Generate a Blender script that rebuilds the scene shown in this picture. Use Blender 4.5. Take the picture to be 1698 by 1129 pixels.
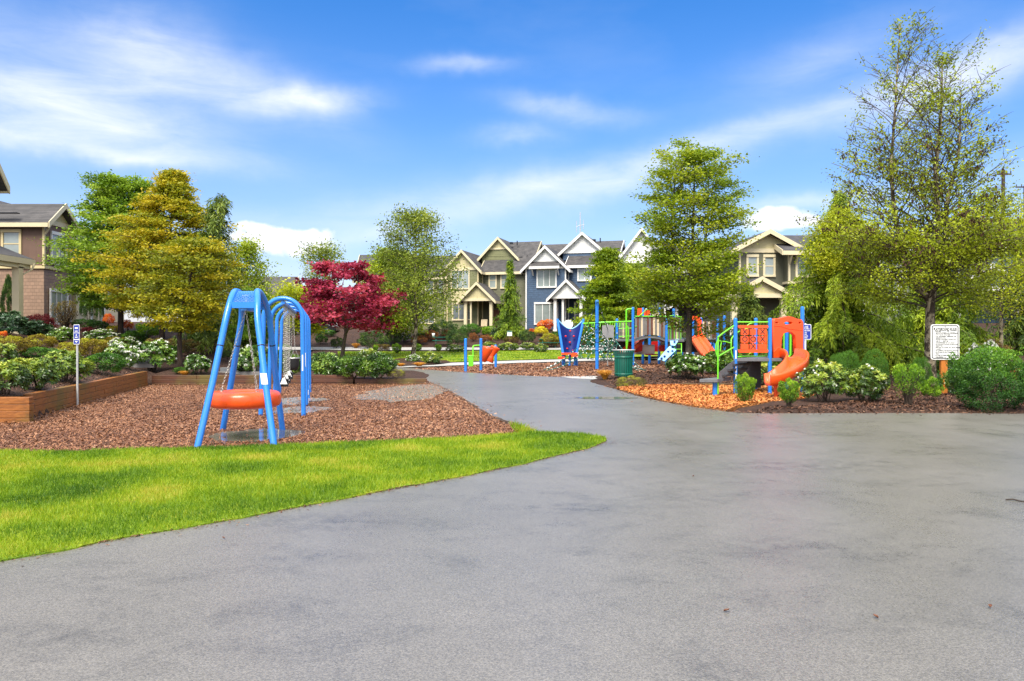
import bpy, math, random
import numpy as np
from mathutils import Vector, Matrix, noise as mnoise

for _o in list(bpy.data.objects):
    bpy.data.objects.remove(_o, do_unlink=True)
scene = bpy.context.scene
COL = scene.collection
R = math.radians

# ------------------------------------------------------------------ camera, sky, sun, exposure
F, CX, HY, CH = 1300.0, 849.0, 560.0, 1.5       # focal length in photo pixels, centre column, horizon row, eye height
cam_data = bpy.data.cameras.new("camera")
cam = bpy.data.objects.new("camera", cam_data)
COL.objects.link(cam)
cam_data.sensor_width = 36.0
cam_data.lens = 36.0 * F / 1698.0
cam_data.clip_start = 0.1
cam_data.clip_end = 4000.0
cam.location = (0, 0, CH)
cam.rotation_euler = (R(90 - 0.2), 0, 0)
scene.camera = cam

scene.view_settings.view_transform = 'Standard'
scene.view_settings.look = 'None'
scene.view_settings.exposure = 1.0
scene.view_settings.gamma = 1.0

SUN_EL, SUN_AZ = 54.0, 196.0                    # azimuth clockwise from +Y
sun_data = bpy.data.lights.new("sun", 'SUN')
sun_data.energy = 3.1
sun_data.angle = R(28)
sun_data.color = (1.0, 0.94, 0.84)
sun = bpy.data.objects.new("sun", sun_data)
COL.objects.link(sun)
_sd = Vector((math.sin(R(SUN_AZ)) * math.cos(R(SUN_EL)), math.cos(R(SUN_AZ)) * math.cos(R(SUN_EL)), math.sin(R(SUN_EL))))
sun.rotation_euler = (-_sd).to_track_quat('-Z', 'Y').to_euler()
sun.location = (0, 0, 60)

world = bpy.data.worlds.new("World")
scene.world = world
world.use_nodes = True
SKY_GAIN = 0.110
CLOUD_WHITE = 1.45
FILL_DECK = 0.92


class NT:
    """small wrapper for writing node trees"""
    def __init__(s, tree):
        s.t = tree; s.n = tree.nodes; s.l = tree.links
    def node(s, typ, **kw):
        nd = s.n.new(typ)
        for k, v in kw.items():
            setattr(nd, k, v)
        return nd
    def link(s, a, b):
        s.l.new(a, b)
    def val(s, sock, v):
        if isinstance(v, bpy.types.NodeSocket):
            s.l.new(v, sock)
        else:
            sock.default_value = v
    def math(s, op, a, b=None, c=None, clamp=False):
        nd = s.n.new('ShaderNodeMath'); nd.operation = op; nd.use_clamp = clamp
        s.val(nd.inputs[0], a)
        if b is not None: s.val(nd.inputs[1], b)
        if c is not None: s.val(nd.inputs[2], c)
        return nd.outputs[0]
    def mix(s, fac, a, b, mode='MIX'):
        nd = s.n.new('ShaderNodeMix'); nd.data_type = 'RGBA'; nd.blend_type = mode
        s.val(nd.inputs[0], fac)
        s.val(nd.inputs[6], a if isinstance(a, bpy.types.NodeSocket) else tuple(a) + (1,) if len(a) == 3 else a)
        s.val(nd.inputs[7], b if isinstance(b, bpy.types.NodeSocket) else tuple(b) + (1,) if len(b) == 3 else b)
        return nd.outputs[2]
    def noise(s, vec, scale, detail=4, rough=0.55, dist=0.0):
        nd = s.n.new('ShaderNodeTexNoise')
        nd.inputs['Scale'].default_value = scale; nd.inputs['Detail'].default_value = detail
        nd.inputs['Roughness'].default_value = rough; nd.inputs['Distortion'].default_value = dist
        if vec is not None: s.l.new(vec, nd.inputs['Vector'])
        return nd.outputs['Fac']
    def ramp(s, fac, stops, interp='LINEAR'):
        nd = s.n.new('ShaderNodeValToRGB'); cr = nd.color_ramp; cr.interpolation = interp
        while len(cr.elements) < len(stops): cr.elements.new(0.5)
        for e, (p, c) in zip(cr.elements, stops):
            e.position = p
            e.color = (c, c, c, 1) if isinstance(c, (int, float)) else tuple(c) + (1,)
        s.val(nd.inputs[0], fac)
        return nd.outputs[0]
    def mapping(s, vec, scale=(1, 1, 1), rot=(0, 0, 0), loc=(0, 0, 0)):
        nd = s.n.new('ShaderNodeMapping')
        nd.inputs['Scale'].default_value = scale; nd.inputs['Rotation'].default_value = rot; nd.inputs['Location'].default_value = loc
        s.l.new(vec, nd.inputs['Vector'])
        return nd.outputs[0]


def build_sky():
    nt = NT(world.node_tree)
    nt.n.clear()
    out = nt.node('ShaderNodeOutputWorld')
    bg = nt.node('ShaderNodeBackground')
    sky = nt.node('ShaderNodeTexSky', sky_type='NISHITA')
    sky.sun_disc = False
    sky.sun_elevation = R(SUN_EL); sky.sun_rotation = R(SUN_AZ)
    sky.altitude = 50; sky.air_density = 1.0; sky.dust_density = 0.35; sky.ozone_density = 2.2
    hsv = nt.node('ShaderNodeHueSaturation')
    hsv.inputs['Saturation'].default_value = 1.45
    hsv.inputs['Value'].default_value = 1.0
    nt.link(sky.outputs[0], hsv.inputs['Color'])
    tc = nt.node('ShaderNodeTexCoord')
    sep = nt.node('ShaderNodeSeparateXYZ')
    nt.link(tc.outputs['Generated'], sep.inputs[0])
    az = nt.math('ARCTAN2', sep.outputs[0], sep.outputs[1])
    el = nt.math('ARCSINE', sep.outputs[2])
    comb = nt.node('ShaderNodeCombineXYZ')
    nt.link(az, comb.inputs[0]); nt.link(el, comb.inputs[1])
    w1 = nt.noise(comb.outputs[0], 5.0, 5, 0.6)
    w2 = nt.noise(nt.mapping(comb.outputs[0], loc=(7, 3, 0)), 5.0, 5, 0.6)
    az = nt.math('ADD', az, nt.math('MULTIPLY', nt.math('SUBTRACT', w1, 0.5), 0.10))
    el = nt.math('ADD', el, nt.math('MULTIPLY', nt.math('SUBTRACT', w2, 0.5), 0.06))
    def blob(px, py, hx, hy, ang, st):
        d = Vector(((px - CX) / F, 1.0, (HY - py) / F)).normalized()
        a0 = math.atan2(d.x, d.y); e0 = math.asin(d.z)
        c, s = math.cos(R(ang)), math.sin(R(ang))
        a = nt.math('SUBTRACT', az, a0); e = nt.math('SUBTRACT', el, e0)
        p = nt.math('ADD', nt.math('MULTIPLY', a, c / (hx / F)), nt.math('MULTIPLY', e, s / (hx / F)))
        q = nt.math('ADD', nt.math('MULTIPLY', a, -s / (hy / F)), nt.math('MULTIPLY', e, c / (hy / F)))
        r2 = nt.math('ADD', nt.math('MULTIPLY', p, p), nt.math('MULTIPLY', q, q))
        return nt.math('MULTIPLY', nt.math('EXPONENT', nt.math('MULTIPLY', r2, -1.0)), st)
    def total(lst):
        acc = None
        for b in lst:
            v = blob(*b)
            acc = v if acc is None else nt.math('ADD', acc, v)
        return acc
    wisps = total([(170, 195, 210, 46, -10, .48), (60, 170, 110, 45, 0, .26), (250, 110, 90, 70, 30, .35), (505, 172, 85, 20, 4, .7), (400, 150, 160, 36, -16, .42),
                   (140, 242, 190, 15, -3, .55), (765, 115, 80, 13, 0, .45), (935, 183, 100, 16, -5, .42), (865, 226, 70, 15, 5, .34), (1170, 240, 360, 24, 12, .42),
                   (860, 320, 330, 34, 9, .44), (1630, 110, 130, 32, 20, .5), (1540, 150, 120, 34, 10, .35), (1380, 90, 160, 40, 10, .28), (60, 60, 260, 45, 0, .22),
                   (620, 385, 90, 14, 8, .3), (1330, 345, 190, 14, 5, .42), (300, 370, 260, 24, 2, .18), (2300, 180, 300, 60, 10, .5), (-700, 120, 400, 70, 5, .5)])
    streak = nt.noise(nt.mapping(comb.outputs[0], scale=(1.6, 6.0, 1.0), rot=(0, 0, -0.12)), 5.0, 7, 0.62, 0.4)
    streak = nt.ramp(streak, [(0.26, 0.42), (0.80, 1.18)])
    wisps = nt.math('MULTIPLY', wisps, streak)
    puffs = total([(478, 398, 62, 20, 4, 1.5), (520, 388, 36, 12, 0, 1.0), (432, 376, 26, 8, 0, .8), (405, 395, 30, 9, 0, .5), (1272, 374, 44, 15, 0, 1.7), (1300, 384, 60, 12, 0, 1.0)])
    bumpy = nt.noise(comb.outputs[0], 26.0, 6, 0.6)
    puffs = nt.math('MULTIPLY', puffs, nt.ramp(bumpy, [(0.32, 0.35), (0.62, 1.25)]))
    puffs = nt.ramp(puffs, [(0.28, 0.0), (0.8, 1.0)])
    broad = nt.ramp(nt.noise(nt.mapping(comb.outputs[0], scale=(1, 2.6, 1)), 1.6, 6, 0.6), [(0.5, 0.0), (0.85, 0.35)])
    dens = nt.math('ADD', wisps, puffs)
    dens = nt.math('ADD', dens, nt.math('MULTIPLY', broad, 0.35), clamp=True)
    # unseen cloud deck overhead and behind the viewer, added as soft fill light
    deck = nt.ramp(sep.outputs[2], [(0.46, 0.0), (0.70, 1.0)])
    rear = nt.ramp(nt.math('ADD', nt.math('MULTIPLY', sep.outputs[1], -1.0), 0.0), [(0.05, 0.0), (0.45, 1.0)])
    deck = nt.math('MAXIMUM', deck, nt.math('MULTIPLY', rear, nt.ramp(sep.outputs[2], [(0.02, 0.0), (0.2, 1.0)])))
    deck = nt.math('MULTIPLY', deck, nt.ramp(nt.noise(tc.outputs['Generated'], 2.2, 5, .6), [(.3, .55), (.6, 1.0)]))
    # pale air low over the houses
    low = nt.ramp(sep.outputs[2], [(0.0, 0.62), (0.11, 0.38), (0.25, 0.14), (0.42, 0.04)])
    skyc = nt.mix(1.0, hsv.outputs[0], (SKY_GAIN, SKY_GAIN * .84, SKY_GAIN), 'MULTIPLY')
    skyc = nt.mix(low, skyc, (0.27, 0.335, 0.42))
    skyc = nt.mix(dens, skyc, (CLOUD_WHITE * .40, CLOUD_WHITE * .41, CLOUD_WHITE * .43))
    skyc = nt.mix(deck, skyc, (FILL_DECK * .98, FILL_DECK * .98, FILL_DECK))
    nt.link(skyc, bg.inputs['Color'])
    bg.inputs['Strength'].default_value = 1.0
    nt.link(bg.outputs[0], out.inputs['Surface'])


build_sky()

# ------------------------------------------------------------------ terrain
WALL_A = np.array((-9.40, 15.2)); WALL_B = np.array((-12.0, 25.7))


def sstep(x, a, b):
    t = np.clip((x - a) / (b - a), 0, 1)
    return t * t * (3 - 2 * t)


def gz(x, y, back_off=0.0):
    x = np.asarray(x, float); y = np.asarray(y, float)
    ys = np.maximum(y, 1.0)
    rat = x / ys
    back = np.interp(y, [46, 60, 64, 76, 90, 3000], [0, .45, .7, 2.4, 2.6, 2.6])
    d = (WALL_B - WALL_A) / np.linalg.norm(WALL_B - WALL_A)
    nx, ny = -d[1], d[0]
    dl = (x - WALL_A[0]) * nx + (y - WALL_A[1]) * ny
    side = np.where(dl > back_off, 0.44 + 0.19 * dl, 0.0)
    side = np.minimum(side, 2.5) * sstep(y, 14.42 + back_off * .5, 14.62 + back_off * .7)
    db = y - 26.2 - back_off * .8
    left = np.where(db > 0, np.minimum(.24 + .12 * db, 2.5), 0) * sstep(-rat, .27, .38)
    edging = np.where((db > 0) & (db < 9), .2 * sstep(-rat, .10, .125) * sstep(-db, -9, -6), 0) * (dl <= 0)
    right = np.interp(y, [23, 30, 36, 50, 60, 3000], [0, .3, .8, 2.5, 2.7, 2.7]) * sstep(rat, .27, .36)
    right = np.maximum(right, np.interp(y, [46.8, 52, 60, 3000], [0, 2.4, 2.7, 2.7]) * sstep(rat, .17, .24))
    rbed = .10 * sstep(y, 15.7, 16.4) * sstep(rat, .29, .33) * (y < 60)
    mound = .30 * np.exp(-(((x - 5.7) / 2.2) ** 2 + ((y - 29.0) / 2.6) ** 2))
    z = np.maximum.reduce([back, side, left, edging, np.maximum(right, rbed), mound]) - 0.07
    return z


def gzf(x, y):
    return float(gz(x, y))


def P(px, py, Y):
    return Vector(((px - CX) / F * Y, Y, CH - (py - HY) / F * Y))


def G(px, py, z=0.0):
    Y = (CH - z) * F / (py - HY)
    return Vector(((px - CX) / F * Y, Y, z))


def ray_ground(px, py):
    """where the line of sight through a photo pixel meets the terrain"""
    Ys = np.arange(5.0, 160.0, 0.05)
    xs = (px - CX) / F * Ys
    zs = CH - (py - HY) / F * Ys
    hit = np.nonzero(zs <= gz(xs, Ys))[0]
    i = hit[0] if len(hit) else len(Ys) - 1
    return Vector((xs[i], Ys[i], float(gz(xs[i], Ys[i]))))


# ------------------------------------------------------------------ object helpers
def tag(o, label=None, cat=None, group=None, kind=None):
    if label: o['label'] = label
    if cat: o['category'] = cat
    if group: o['group'] = group
    if kind: o['kind'] = kind
    return o


def thing(name, label, cat, loc=(0, 0, 0), rz=0.0, group=None, scale=None):
    o = bpy.data.objects.new(name, None)
    COL.objects.link(o)
    o.empty_display_size = 0.2
    o.location = loc
    o.rotation_euler = (0, 0, rz)
    if scale is not None: o.scale = scale
    return tag(o, label, cat, group)


def link_mesh(name, me, mats, parent=None):
    ob = bpy.data.objects.new(name, me)
    for m in (mats if isinstance(mats, (list, tuple)) else [mats]):
        me.materials.append(m)
    COL.objects.link(ob)
    if parent is not None: ob.parent = parent
    return ob


KIDS = {}


def clone(root, loc, rz=0.0, scale=(1, 1, 1), label=None, group=None):
    r = root.copy(); COL.objects.link(r)
    r.location = loc; r.rotation_euler = (0, 0, rz); r.scale = scale
    if label: r['label'] = label
    if group: r['group'] = group
    for ch in list(root.children):
        c = ch.copy(); COL.objects.link(c); c.parent = r
        for g in list(ch.children):
            d = g.copy(); COL.objects.link(d); d.parent = c
    return r


class MB:
    """collects shapes and links them as ONE mesh object"""
    def __init__(s):
        s.V = []; s.Fc = []; s.M = []; s.S = []
    def add(s, vs, fs, mi=0, smooth=False):
        b = len(s.V)
        s.V.extend([tuple(v) for v in vs])
        for f in fs:
            s.Fc.append([b + i for i in f]); s.M.append(mi); s.S.append(smooth)
        return s
    def box(s, lo, hi, mi=0, mat=None):
        x0, y0, z0 = lo; x1, y1, z1 = hi
        vs = [Vector(v) for v in ((x0, y0, z0), (x1, y0, z0), (x1, y1, z0), (x0, y1, z0), (x0, y0, z1), (x1, y0, z1), (x1, y1, z1), (x0, y1, z1))]
        if mat is not None: vs = [mat @ v for v in vs]
        return s.add(vs, [(0, 3, 2, 1), (4, 5, 6, 7), (0, 1, 5, 4), (1, 2, 6, 5), (2, 3, 7, 6), (3, 0, 4, 7)], mi)
    def beam(s, p, q, w, h, up=(0, 0, 1), mi=0):
        p, q = Vector(p), Vector(q); d = (q - p).normalized(); up = Vector(up)
        if abs(d.dot(up)) > .98: up = Vector((0, 1, 0))
        r = d.cross(up).normalized(); u = r.cross(d)
        vs = [c + r * (a * w / 2) + u * (b * h / 2) for c in (p, q) for a, b in ((-1, -1), (1, -1), (1, 1), (-1, 1))]
        return s.add(vs, [(0, 1, 2, 3), (7, 6, 5, 4), (0, 4, 5, 1), (1, 5, 6, 2), (2, 6, 7, 3), (3, 7, 4, 0)], mi)
    def tube(s, pts, r, n=8, mi=0, caps=True, closed=False):
        pts = [Vector(p) for p in pts]; m = len(pts)
        rs = list(r) if hasattr(r, '__len__') else [r] * m
        t0 = (pts[1] - pts[0]).normalized()
        a = Vector((0, 0, 1)) if abs(t0.z) < .9 else Vector((1, 0, 0))
        nrm = t0.cross(a).normalized()
        vs = []
        for i in range(m):
            if closed: t = (pts[(i + 1) % m] - pts[i - 1])
            else: t = pts[min(i + 1, m - 1)] - pts[max(i - 1, 0)]
            t.normalize()
            nrm = (nrm - t * nrm.dot(t))
            if nrm.length < 1e-6: nrm = t.orthogonal()
            nrm.normalize(); bn = t.cross(nrm)
            for k in range(n):
                an = 2 * math.pi * k / n
                vs.append(pts[i] + (nrm * math.cos(an) + bn * math.sin(an)) * rs[i])
        fs = []
        for i in range(m if closed else m - 1):
            for k in range(n):
                j = (i + 1) % m
                fs.append((i * n + k, i * n + (k + 1) % n, j * n + (k + 1) % n, j * n + k))
        s.add(vs, fs, mi, n > 4)
        if caps and not closed:
            s.add(vs[:n], [tuple(range(n))[::-1]], mi); s.add(vs[-n:], [tuple(range(n))], mi)
        return s
    def lathe(s, prof, n=24, mi=0, mat=None, smooth=True, closed=False):
        vs = []
        for (r, z) in prof:
            for k in range(n):
                an = 2 * math.pi * k / n
                v = Vector((r * math.cos(an), r * math.sin(an), z))
                vs.append(mat @ v if mat is not None else v)
        m = len(prof); fs = []
        for i in range(m if closed else m - 1):
            for k in range(n):
                j = (i + 1) % m
                fs.append((i * n + k, i * n + (k + 1) % n, j * n + (k + 1) % n, j * n + k))
        return s.add(vs, fs, mi, smooth)
    def prism(s, poly, y0, y1, mi=0, mat=None):
        """poly in local x,z; extruded along y"""
        n = len(poly)
        vs = [Vector((x, y0, z)) for x, z in poly] + [Vector((x, y1, z)) for x, z in poly]
        if mat is not None: vs = [mat @ v for v in vs]
        fs = [tuple(range(n)), tuple(range(2 * n - 1, n - 1, -1))]
        fs += [(i, n + i, n + (i + 1) % n, (i + 1) % n) for i in range(n)]
        return s.add(vs, fs, mi)
    def ball(s, c, r, n=8, mi=0, sz=1.0):
        prof = [(max(1e-4, r * math.sin(math.pi * i / n)), -r * sz * math.cos(math.pi * i / n)) for i in range(n + 1)]
        return s.lathe(prof, max(6, n), mi, Matrix.Translation(Vector(c)))
    def build(s, name, mats, parent=None, bevel=0.0, recalc=True):
        me = bpy.data.meshes.new(name)
        me.from_pydata(s.V, [], s.Fc)
        me.polygons.foreach_set('material_index', s.M)
        me.polygons.foreach_set('use_smooth', s.S)
        if recalc:
            import bmesh
            bm = bmesh.new(); bm.from_mesh(me)
            bmesh.ops.recalc_face_normals(bm, faces=bm.faces)
            bm.to_mesh(me); bm.free()
        me.update()
        ob = link_mesh(name, me, mats, parent)
        if bevel > 0:
            md = ob.modifiers.new('soft_edges', 'BEVEL'); md.width = bevel; md.segments = 2; md.limit_method = 'ANGLE'
        return ob


def catmull(pts, n=8, closed=False):
    pts = [Vector(p) for p in pts]; m = len(pts); out = []
    rng = range(m) if closed else range(m - 1)
    for i in rng:
        p0 = pts[(i - 1) % m] if closed or i > 0 else pts[0] * 2 - pts[1]
        p1 = pts[i]; p2 = pts[(i + 1) % m]
        p3 = pts[(i + 2) % m] if closed or i + 2 < m else pts[-1] * 2 - pts[-2]
        for k in range(n):
            t = k / n
            out.append(0.5 * ((2 * p1) + (p2 - p0) * t + (2 * p0 - 5 * p1 + 4 * p2 - p3) * t * t + (3 * p1 - p0 - 3 * p2 + p3) * t ** 3))
    if not closed: out.append(pts[-1])
    return out


def soup(name, verts, faces_per, v, mat, parent=None):
    """numpy polygon soup: verts (N, k, 3), one face each, with a face attribute 'v'"""
    N, k = verts.shape[:2]
    me = bpy.data.meshes.new(name)
    me.vertices.add(N * k); me.loops.add(N * k); me.polygons.add(N)
    me.vertices.foreach_set('co', verts.reshape(-1).astype(np.float32))
    me.loops.foreach_set('vertex_index', np.arange(N * k, dtype=np.int32))
    me.polygons.foreach_set('loop_start', np.arange(0, N * k, k, dtype=np.int32))
    at = me.attributes.new('v', 'FLOAT', 'FACE')
    at.data.foreach_set('value', np.clip(v, 0, 1).astype(np.float32))
    me.update(calc_edges=True)
    return link_mesh(name, me, mat, parent)


def text(s, size, loc, mat, parent, rot=(R(90), 0, 0), align='CENTER', name='lettering', spacing=1.0, line=1.0, bold=0.0, xs=1.0):
    cu = bpy.data.curves.new(name, 'FONT')
    cu.body = s; cu.size = size; cu.align_x = align; cu.align_y = 'CENTER'
    cu.extrude = 0.0015; cu.space_character = spacing; cu.space_line = line; cu.offset = bold
    ob = curve_mesh(name, cu, loc, rot, mat, parent)
    ob.scale = (xs, 1, 1)
    return ob


def curve_mesh(name, cu, loc, rot, mat, parent):
    """turn lettering or a 2-D outline into a mesh part"""
    tmp = bpy.data.objects.new('tmp_' + name, cu); COL.objects.link(tmp)
    bpy.context.view_layer.update()
    me = bpy.data.meshes.new_from_object(tmp.evaluated_get(bpy.context.evaluated_depsgraph_get()))
    bpy.data.objects.remove(tmp, do_unlink=True)
    me.name = name; me.materials.clear()
    ob = link_mesh(name, me, mat, parent)
    ob.location = loc; ob.rotation_euler = rot
    return ob


# ------------------------------------------------------------------ materials
def new_mat(name):
    m = bpy.data.materials.new(name); m.use_nodes = True
    nt = NT(m.node_tree)
    bsdf = nt.n.get('Principled BSDF')
    return m, nt, bsdf


def pmat(name, col, rough=.5, metal=0.0, var=.12, scale=6.0, bump=0.0, bscale=60.0, spec=.5, coat=0.0, rvar=0.1):
    m, nt, b = new_mat(name)
    tc = nt.node('ShaderNodeTexCoord').outputs['Object']
    n1 = nt.noise(tc, scale, 5, .6)
    lo = tuple(c * (1 - var) for c in col); hi = tuple(min(1, c * (1 + var)) for c in col)
    nt.link(nt.ramp(n1, [(.3, lo), (.7, hi)]), b.inputs['Base Color'])
    n2 = nt.noise(tc, scale * 3.1, 4, .6)
    nt.link(nt.ramp(n2, [(.3, max(.02, rough - rvar)), (.7, min(1, rough + rvar))]), b.inputs['Roughness'])
    b.inputs['Metallic'].default_value = metal
    b.inputs['Specular IOR Level'].default_value = spec
    b.inputs['Coat Weight'].default_value = coat
    b.inputs['Coat Roughness'].default_value = .15
    if bump > 0:
        bp = nt.node('ShaderNodeBump'); bp.inputs['Strength'].default_value = bump; bp.inputs['Distance'].default_value = .01
        nt.link(nt.noise(tc, bscale, 5, .65), bp.inputs['Height'])
        nt.link(bp.outputs[0], b.inputs['Normal'])
    return m


LEAF_GAIN = 1.6


def leafmat(name, stops, trans=.3, rough=.5, spec=.35, gain=None):
    """stops: colours along the leaf's own tone attribute"""
    m, nt, b = new_mat(name)
    at = nt.node('ShaderNodeAttribute'); at.attribute_name = 'v'
    k = len(stops)
    stops = [tuple(min(.9, x * (gain or LEAF_GAIN)) for x in c) for c in stops]
    col = nt.ramp(at.outputs['Fac'], [(i / (k - 1), c) for i, c in enumerate(stops)])
    nt.link(col, b.inputs['Base Color'])
    b.inputs['Roughness'].default_value = rough
    b.inputs['Specular IOR Level'].default_value = spec
    tr = nt.node('ShaderNodeBsdfTranslucent')
    nt.link(nt.mix(1.0, col, (1.0, 1.0, .55), 'MULTIPLY'), tr.inputs['Color'])
    mx = nt.node('ShaderNodeMixShader'); mx.inputs[0].default_value = trans
    nt.link(b.outputs[0], mx.inputs[1]); nt.link(tr.outputs[0], mx.inputs[2])
    out = nt.n.get('Material Output')
    nt.link(mx.outputs[0], out.inputs['Surface'])
    return m


def bumped(nt, b, height, strength, dist):
    bp = nt.node('ShaderNodeBump'); bp.inputs['Strength'].default_value = strength; bp.inputs['Distance'].default_value = dist
    nt.link(height, bp.inputs['Height']); nt.link(bp.outputs[0], b.inputs['Normal'])


def asphalt_mat():
    m, nt, b = new_mat('wet_asphalt')
    tc = nt.node('ShaderNodeTexCoord').outputs['Object']
    big = nt.noise(tc, .35, 5, .55, .3)
    med = nt.noise(nt.mapping(tc, scale=(1, 1, 1)), 2.2, 5, .65)
    fine = nt.noise(tc, 70, 3, .7)
    vor = nt.node('ShaderNodeTexVoronoi'); vor.inputs['Scale'].default_value = 130
    nt.link(tc, vor.inputs['Vector'])
    stone = nt.ramp(nt.math('MULTIPLY', vor.outputs['Color'], 1.0), [(0.1, .70), (.9, 1.28)])
    base = nt.ramp(big, [(.28, (.150, .138, .120)), (.5, (.166, .153, .133)), (.75, (.184, .169, .147))])
    base = nt.mix(1.0, base, nt.ramp(med, [(.3, .93), (.7, 1.06)]), 'MULTIPLY')
    base = nt.mix(1.0, base, stone, 'MULTIPLY')
    base = nt.mix(1.0, base, nt.ramp(fine, [(.3, .84), (.7, 1.16)]), 'MULTIPLY')
    # damp patches: darker and smoother
    damp = nt.ramp(nt.noise(nt.mapping(tc, scale=(1.0, 1.3, 1), loc=(4.2, 1.7, 0)), 1.1, 10, .78, .5), [(.50, 0.0), (.66, 1.0)])
    pit = nt.ramp(nt.noise(tc, 16, 6, .75), [(.40, 1.0), (.60, .25)])
    damp = nt.math('MULTIPLY', damp, pit)
    # a few worn damp stains with places of their own on the path
    sp = nt.node('ShaderNodeSeparateXYZ'); nt.link(tc, sp.inputs[0])
    ragged = nt.ramp(nt.noise(tc, 4.5, 8, .8), [(.42, 0.0), (.60, 1.0)])
    for (x0, y0, rx, ry) in ((-1.55, 6.35, .75, .32), (-1.40, 5.35, .35, .16), (-2.25, 3.95, .45, .2), (2.0, 5.6, .6, .25), (.55, 6.9, .7, .25), (3.4, 9.2, 1.3, .5), (1.2, 11.2, 1.5, .4)):
        gx_ = nt.math('POWER', nt.math('ABSOLUTE', nt.math('DIVIDE', nt.math('SUBTRACT', sp.outputs[0], x0), rx)), 2.0)
        gy_ = nt.math('POWER', nt.math('ABSOLUTE', nt.math('DIVIDE', nt.math('SUBTRACT', sp.outputs[1], y0), ry)), 2.0)
        sm = nt.math('EXPONENT', nt.math('MULTIPLY', nt.math('ADD', gx_, gy_), -1.0))
        damp = nt.math('MAXIMUM', damp, nt.math('MULTIPLY', sm, ragged))
    base = nt.mix(nt.math('MULTIPLY', damp, .95), base, nt.mix(1.0, base, (.55, .55, .56), 'MULTIPLY'))
    nt.link(base, b.inputs['Base Color'])
    rough = nt.math('SUBTRACT', nt.ramp(nt.noise(nt.mapping(tc, scale=(1, .45, 1), loc=(2, 9, 0)), .5, 5, .6, .5), [(.32, .40), (.68, .25)]), nt.math('MULTIPLY', damp, .05))
    rough = nt.math('ADD', rough, nt.math('MULTIPLY', nt.math('SUBTRACT', fine, .5), .3))
    nt.link(rough, b.inputs['Roughness'])
    b.inputs['Specular IOR Level'].default_value = .8
    h = nt.math('ADD', nt.math('MULTIPLY', vor.outputs['Distance'], -.8), nt.math('MULTIPLY', fine, .6))
    bumped(nt, b, h, .35, .005)
    return m


def ground_mat(name, c0, c1, c2, scale=14, far=None, bump=.8):
    m, nt, b = new_mat(name)
    tc = nt.node('ShaderNodeTexCoord').outputs['Object']
    vor = nt.node('ShaderNodeTexVoronoi'); vor.inputs['Scale'].default_value = scale; vor.inputs['Randomness'].default_value = 1
    w = nt.noise(tc, scale * .8, 3, .6)
    nd = nt.node('ShaderNodeVectorMath', operation='ADD'); nt.link(tc, nd.inputs[0]); nt.link(nt.mapping(tc, scale=(.0, .0, .0)), nd.inputs[1])
    nt.link(nt.mapping(tc, scale=(1, 1.9, 1), rot=(0, 0, .6)), vor.inputs['Vector'])
    col = nt.ramp(vor.outputs['Color'], [(.15, c0), (.5, c1), (.9, c2)])
    col = nt.mix(1.0, col, nt.ramp(nt.noise(tc, .6, 5, .6), [(.3, .72), (.7, 1.2)]), 'MULTIPLY')
    if far is not None:
        sp = nt.node('ShaderNodeSeparateXYZ'); nt.link(tc, sp.inputs[0])
        col = nt.mix(nt.ramp(nt.math('DIVIDE', sp.outputs[1], 400.0), [(.2, 0.0), (.3, 1.0)]), col, far)
    nt.link(col, b.inputs['Base Color'])
    b.inputs['Roughness'].default_value = .82
    b.inputs['Specular IOR Level'].default_value = .3
    bumped(nt, b, nt.math('ADD', nt.math('MULTIPLY', vor.outputs['Distance'], -1.0), w), bump, .04)
    return m


def lawn_mat():
    m, nt, b = new_mat('lawn_turf')
    tc = nt.node('ShaderNodeTexCoord').outputs['Object']
    a = nt.noise(tc, 1.1, 6, .65)
    f = nt.noise(nt.mapping(tc, scale=(1, .5, 1)), 45, 4, .7)
    col = nt.ramp(a, [(.3, (.10, .20, .006)), (.5, (.19, .29, .008)), (.7, (.30, .34, .012))])
    col = nt.mix(1.0, col, nt.ramp(f, [(.3, .6), (.7, 1.3)]), 'MULTIPLY')
    nt.link(col, b.inputs['Base Color'])
    b.inputs['Roughness'].default_value = .7
    b.inputs['Specular IOR Level'].default_value = .25
    bumped(nt, b, f, .9, .03)
    return m


def concrete_mat():
    m, nt, b = new_mat('pale_concrete')
    tc = nt.node('ShaderNodeTexCoord').outputs['Object']
    a = nt.noise(tc, .8, 5, .6); f = nt.noise(tc, 40, 3, .6)
    col = nt.ramp(a, [(.3, (.36, .35, .33)), (.7, (.48, .47, .44))])
    col = nt.mix(1.0, col, nt.ramp(f, [(.3, .85), (.7, 1.1)]), 'MULTIPLY')
    nt.link(col, b.inputs['Base Color']); b.inputs['Roughness'].default_value = .6
    bumped(nt, b, f, .3, .005)
    return m


def puddle_mat(name='puddle_water', rough=.05, bump=.12, base=(.06, .05, .042), ior=1.33):
    m, nt, b = new_mat(name)
    tc = nt.node('ShaderNodeTexCoord').outputs['Object']
    b.inputs['Base Color'].default_value = base + (1,)
    b.inputs['Roughness'].default_value = rough
    b.inputs['IOR'].default_value = ior
    b.inputs['Specular IOR Level'].default_value = .9
    bumped(nt, b, nt.noise(nt.mapping(tc, scale=(1, 2.5, 1)), 7, 3, .5), bump, .02)
    return m


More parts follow.
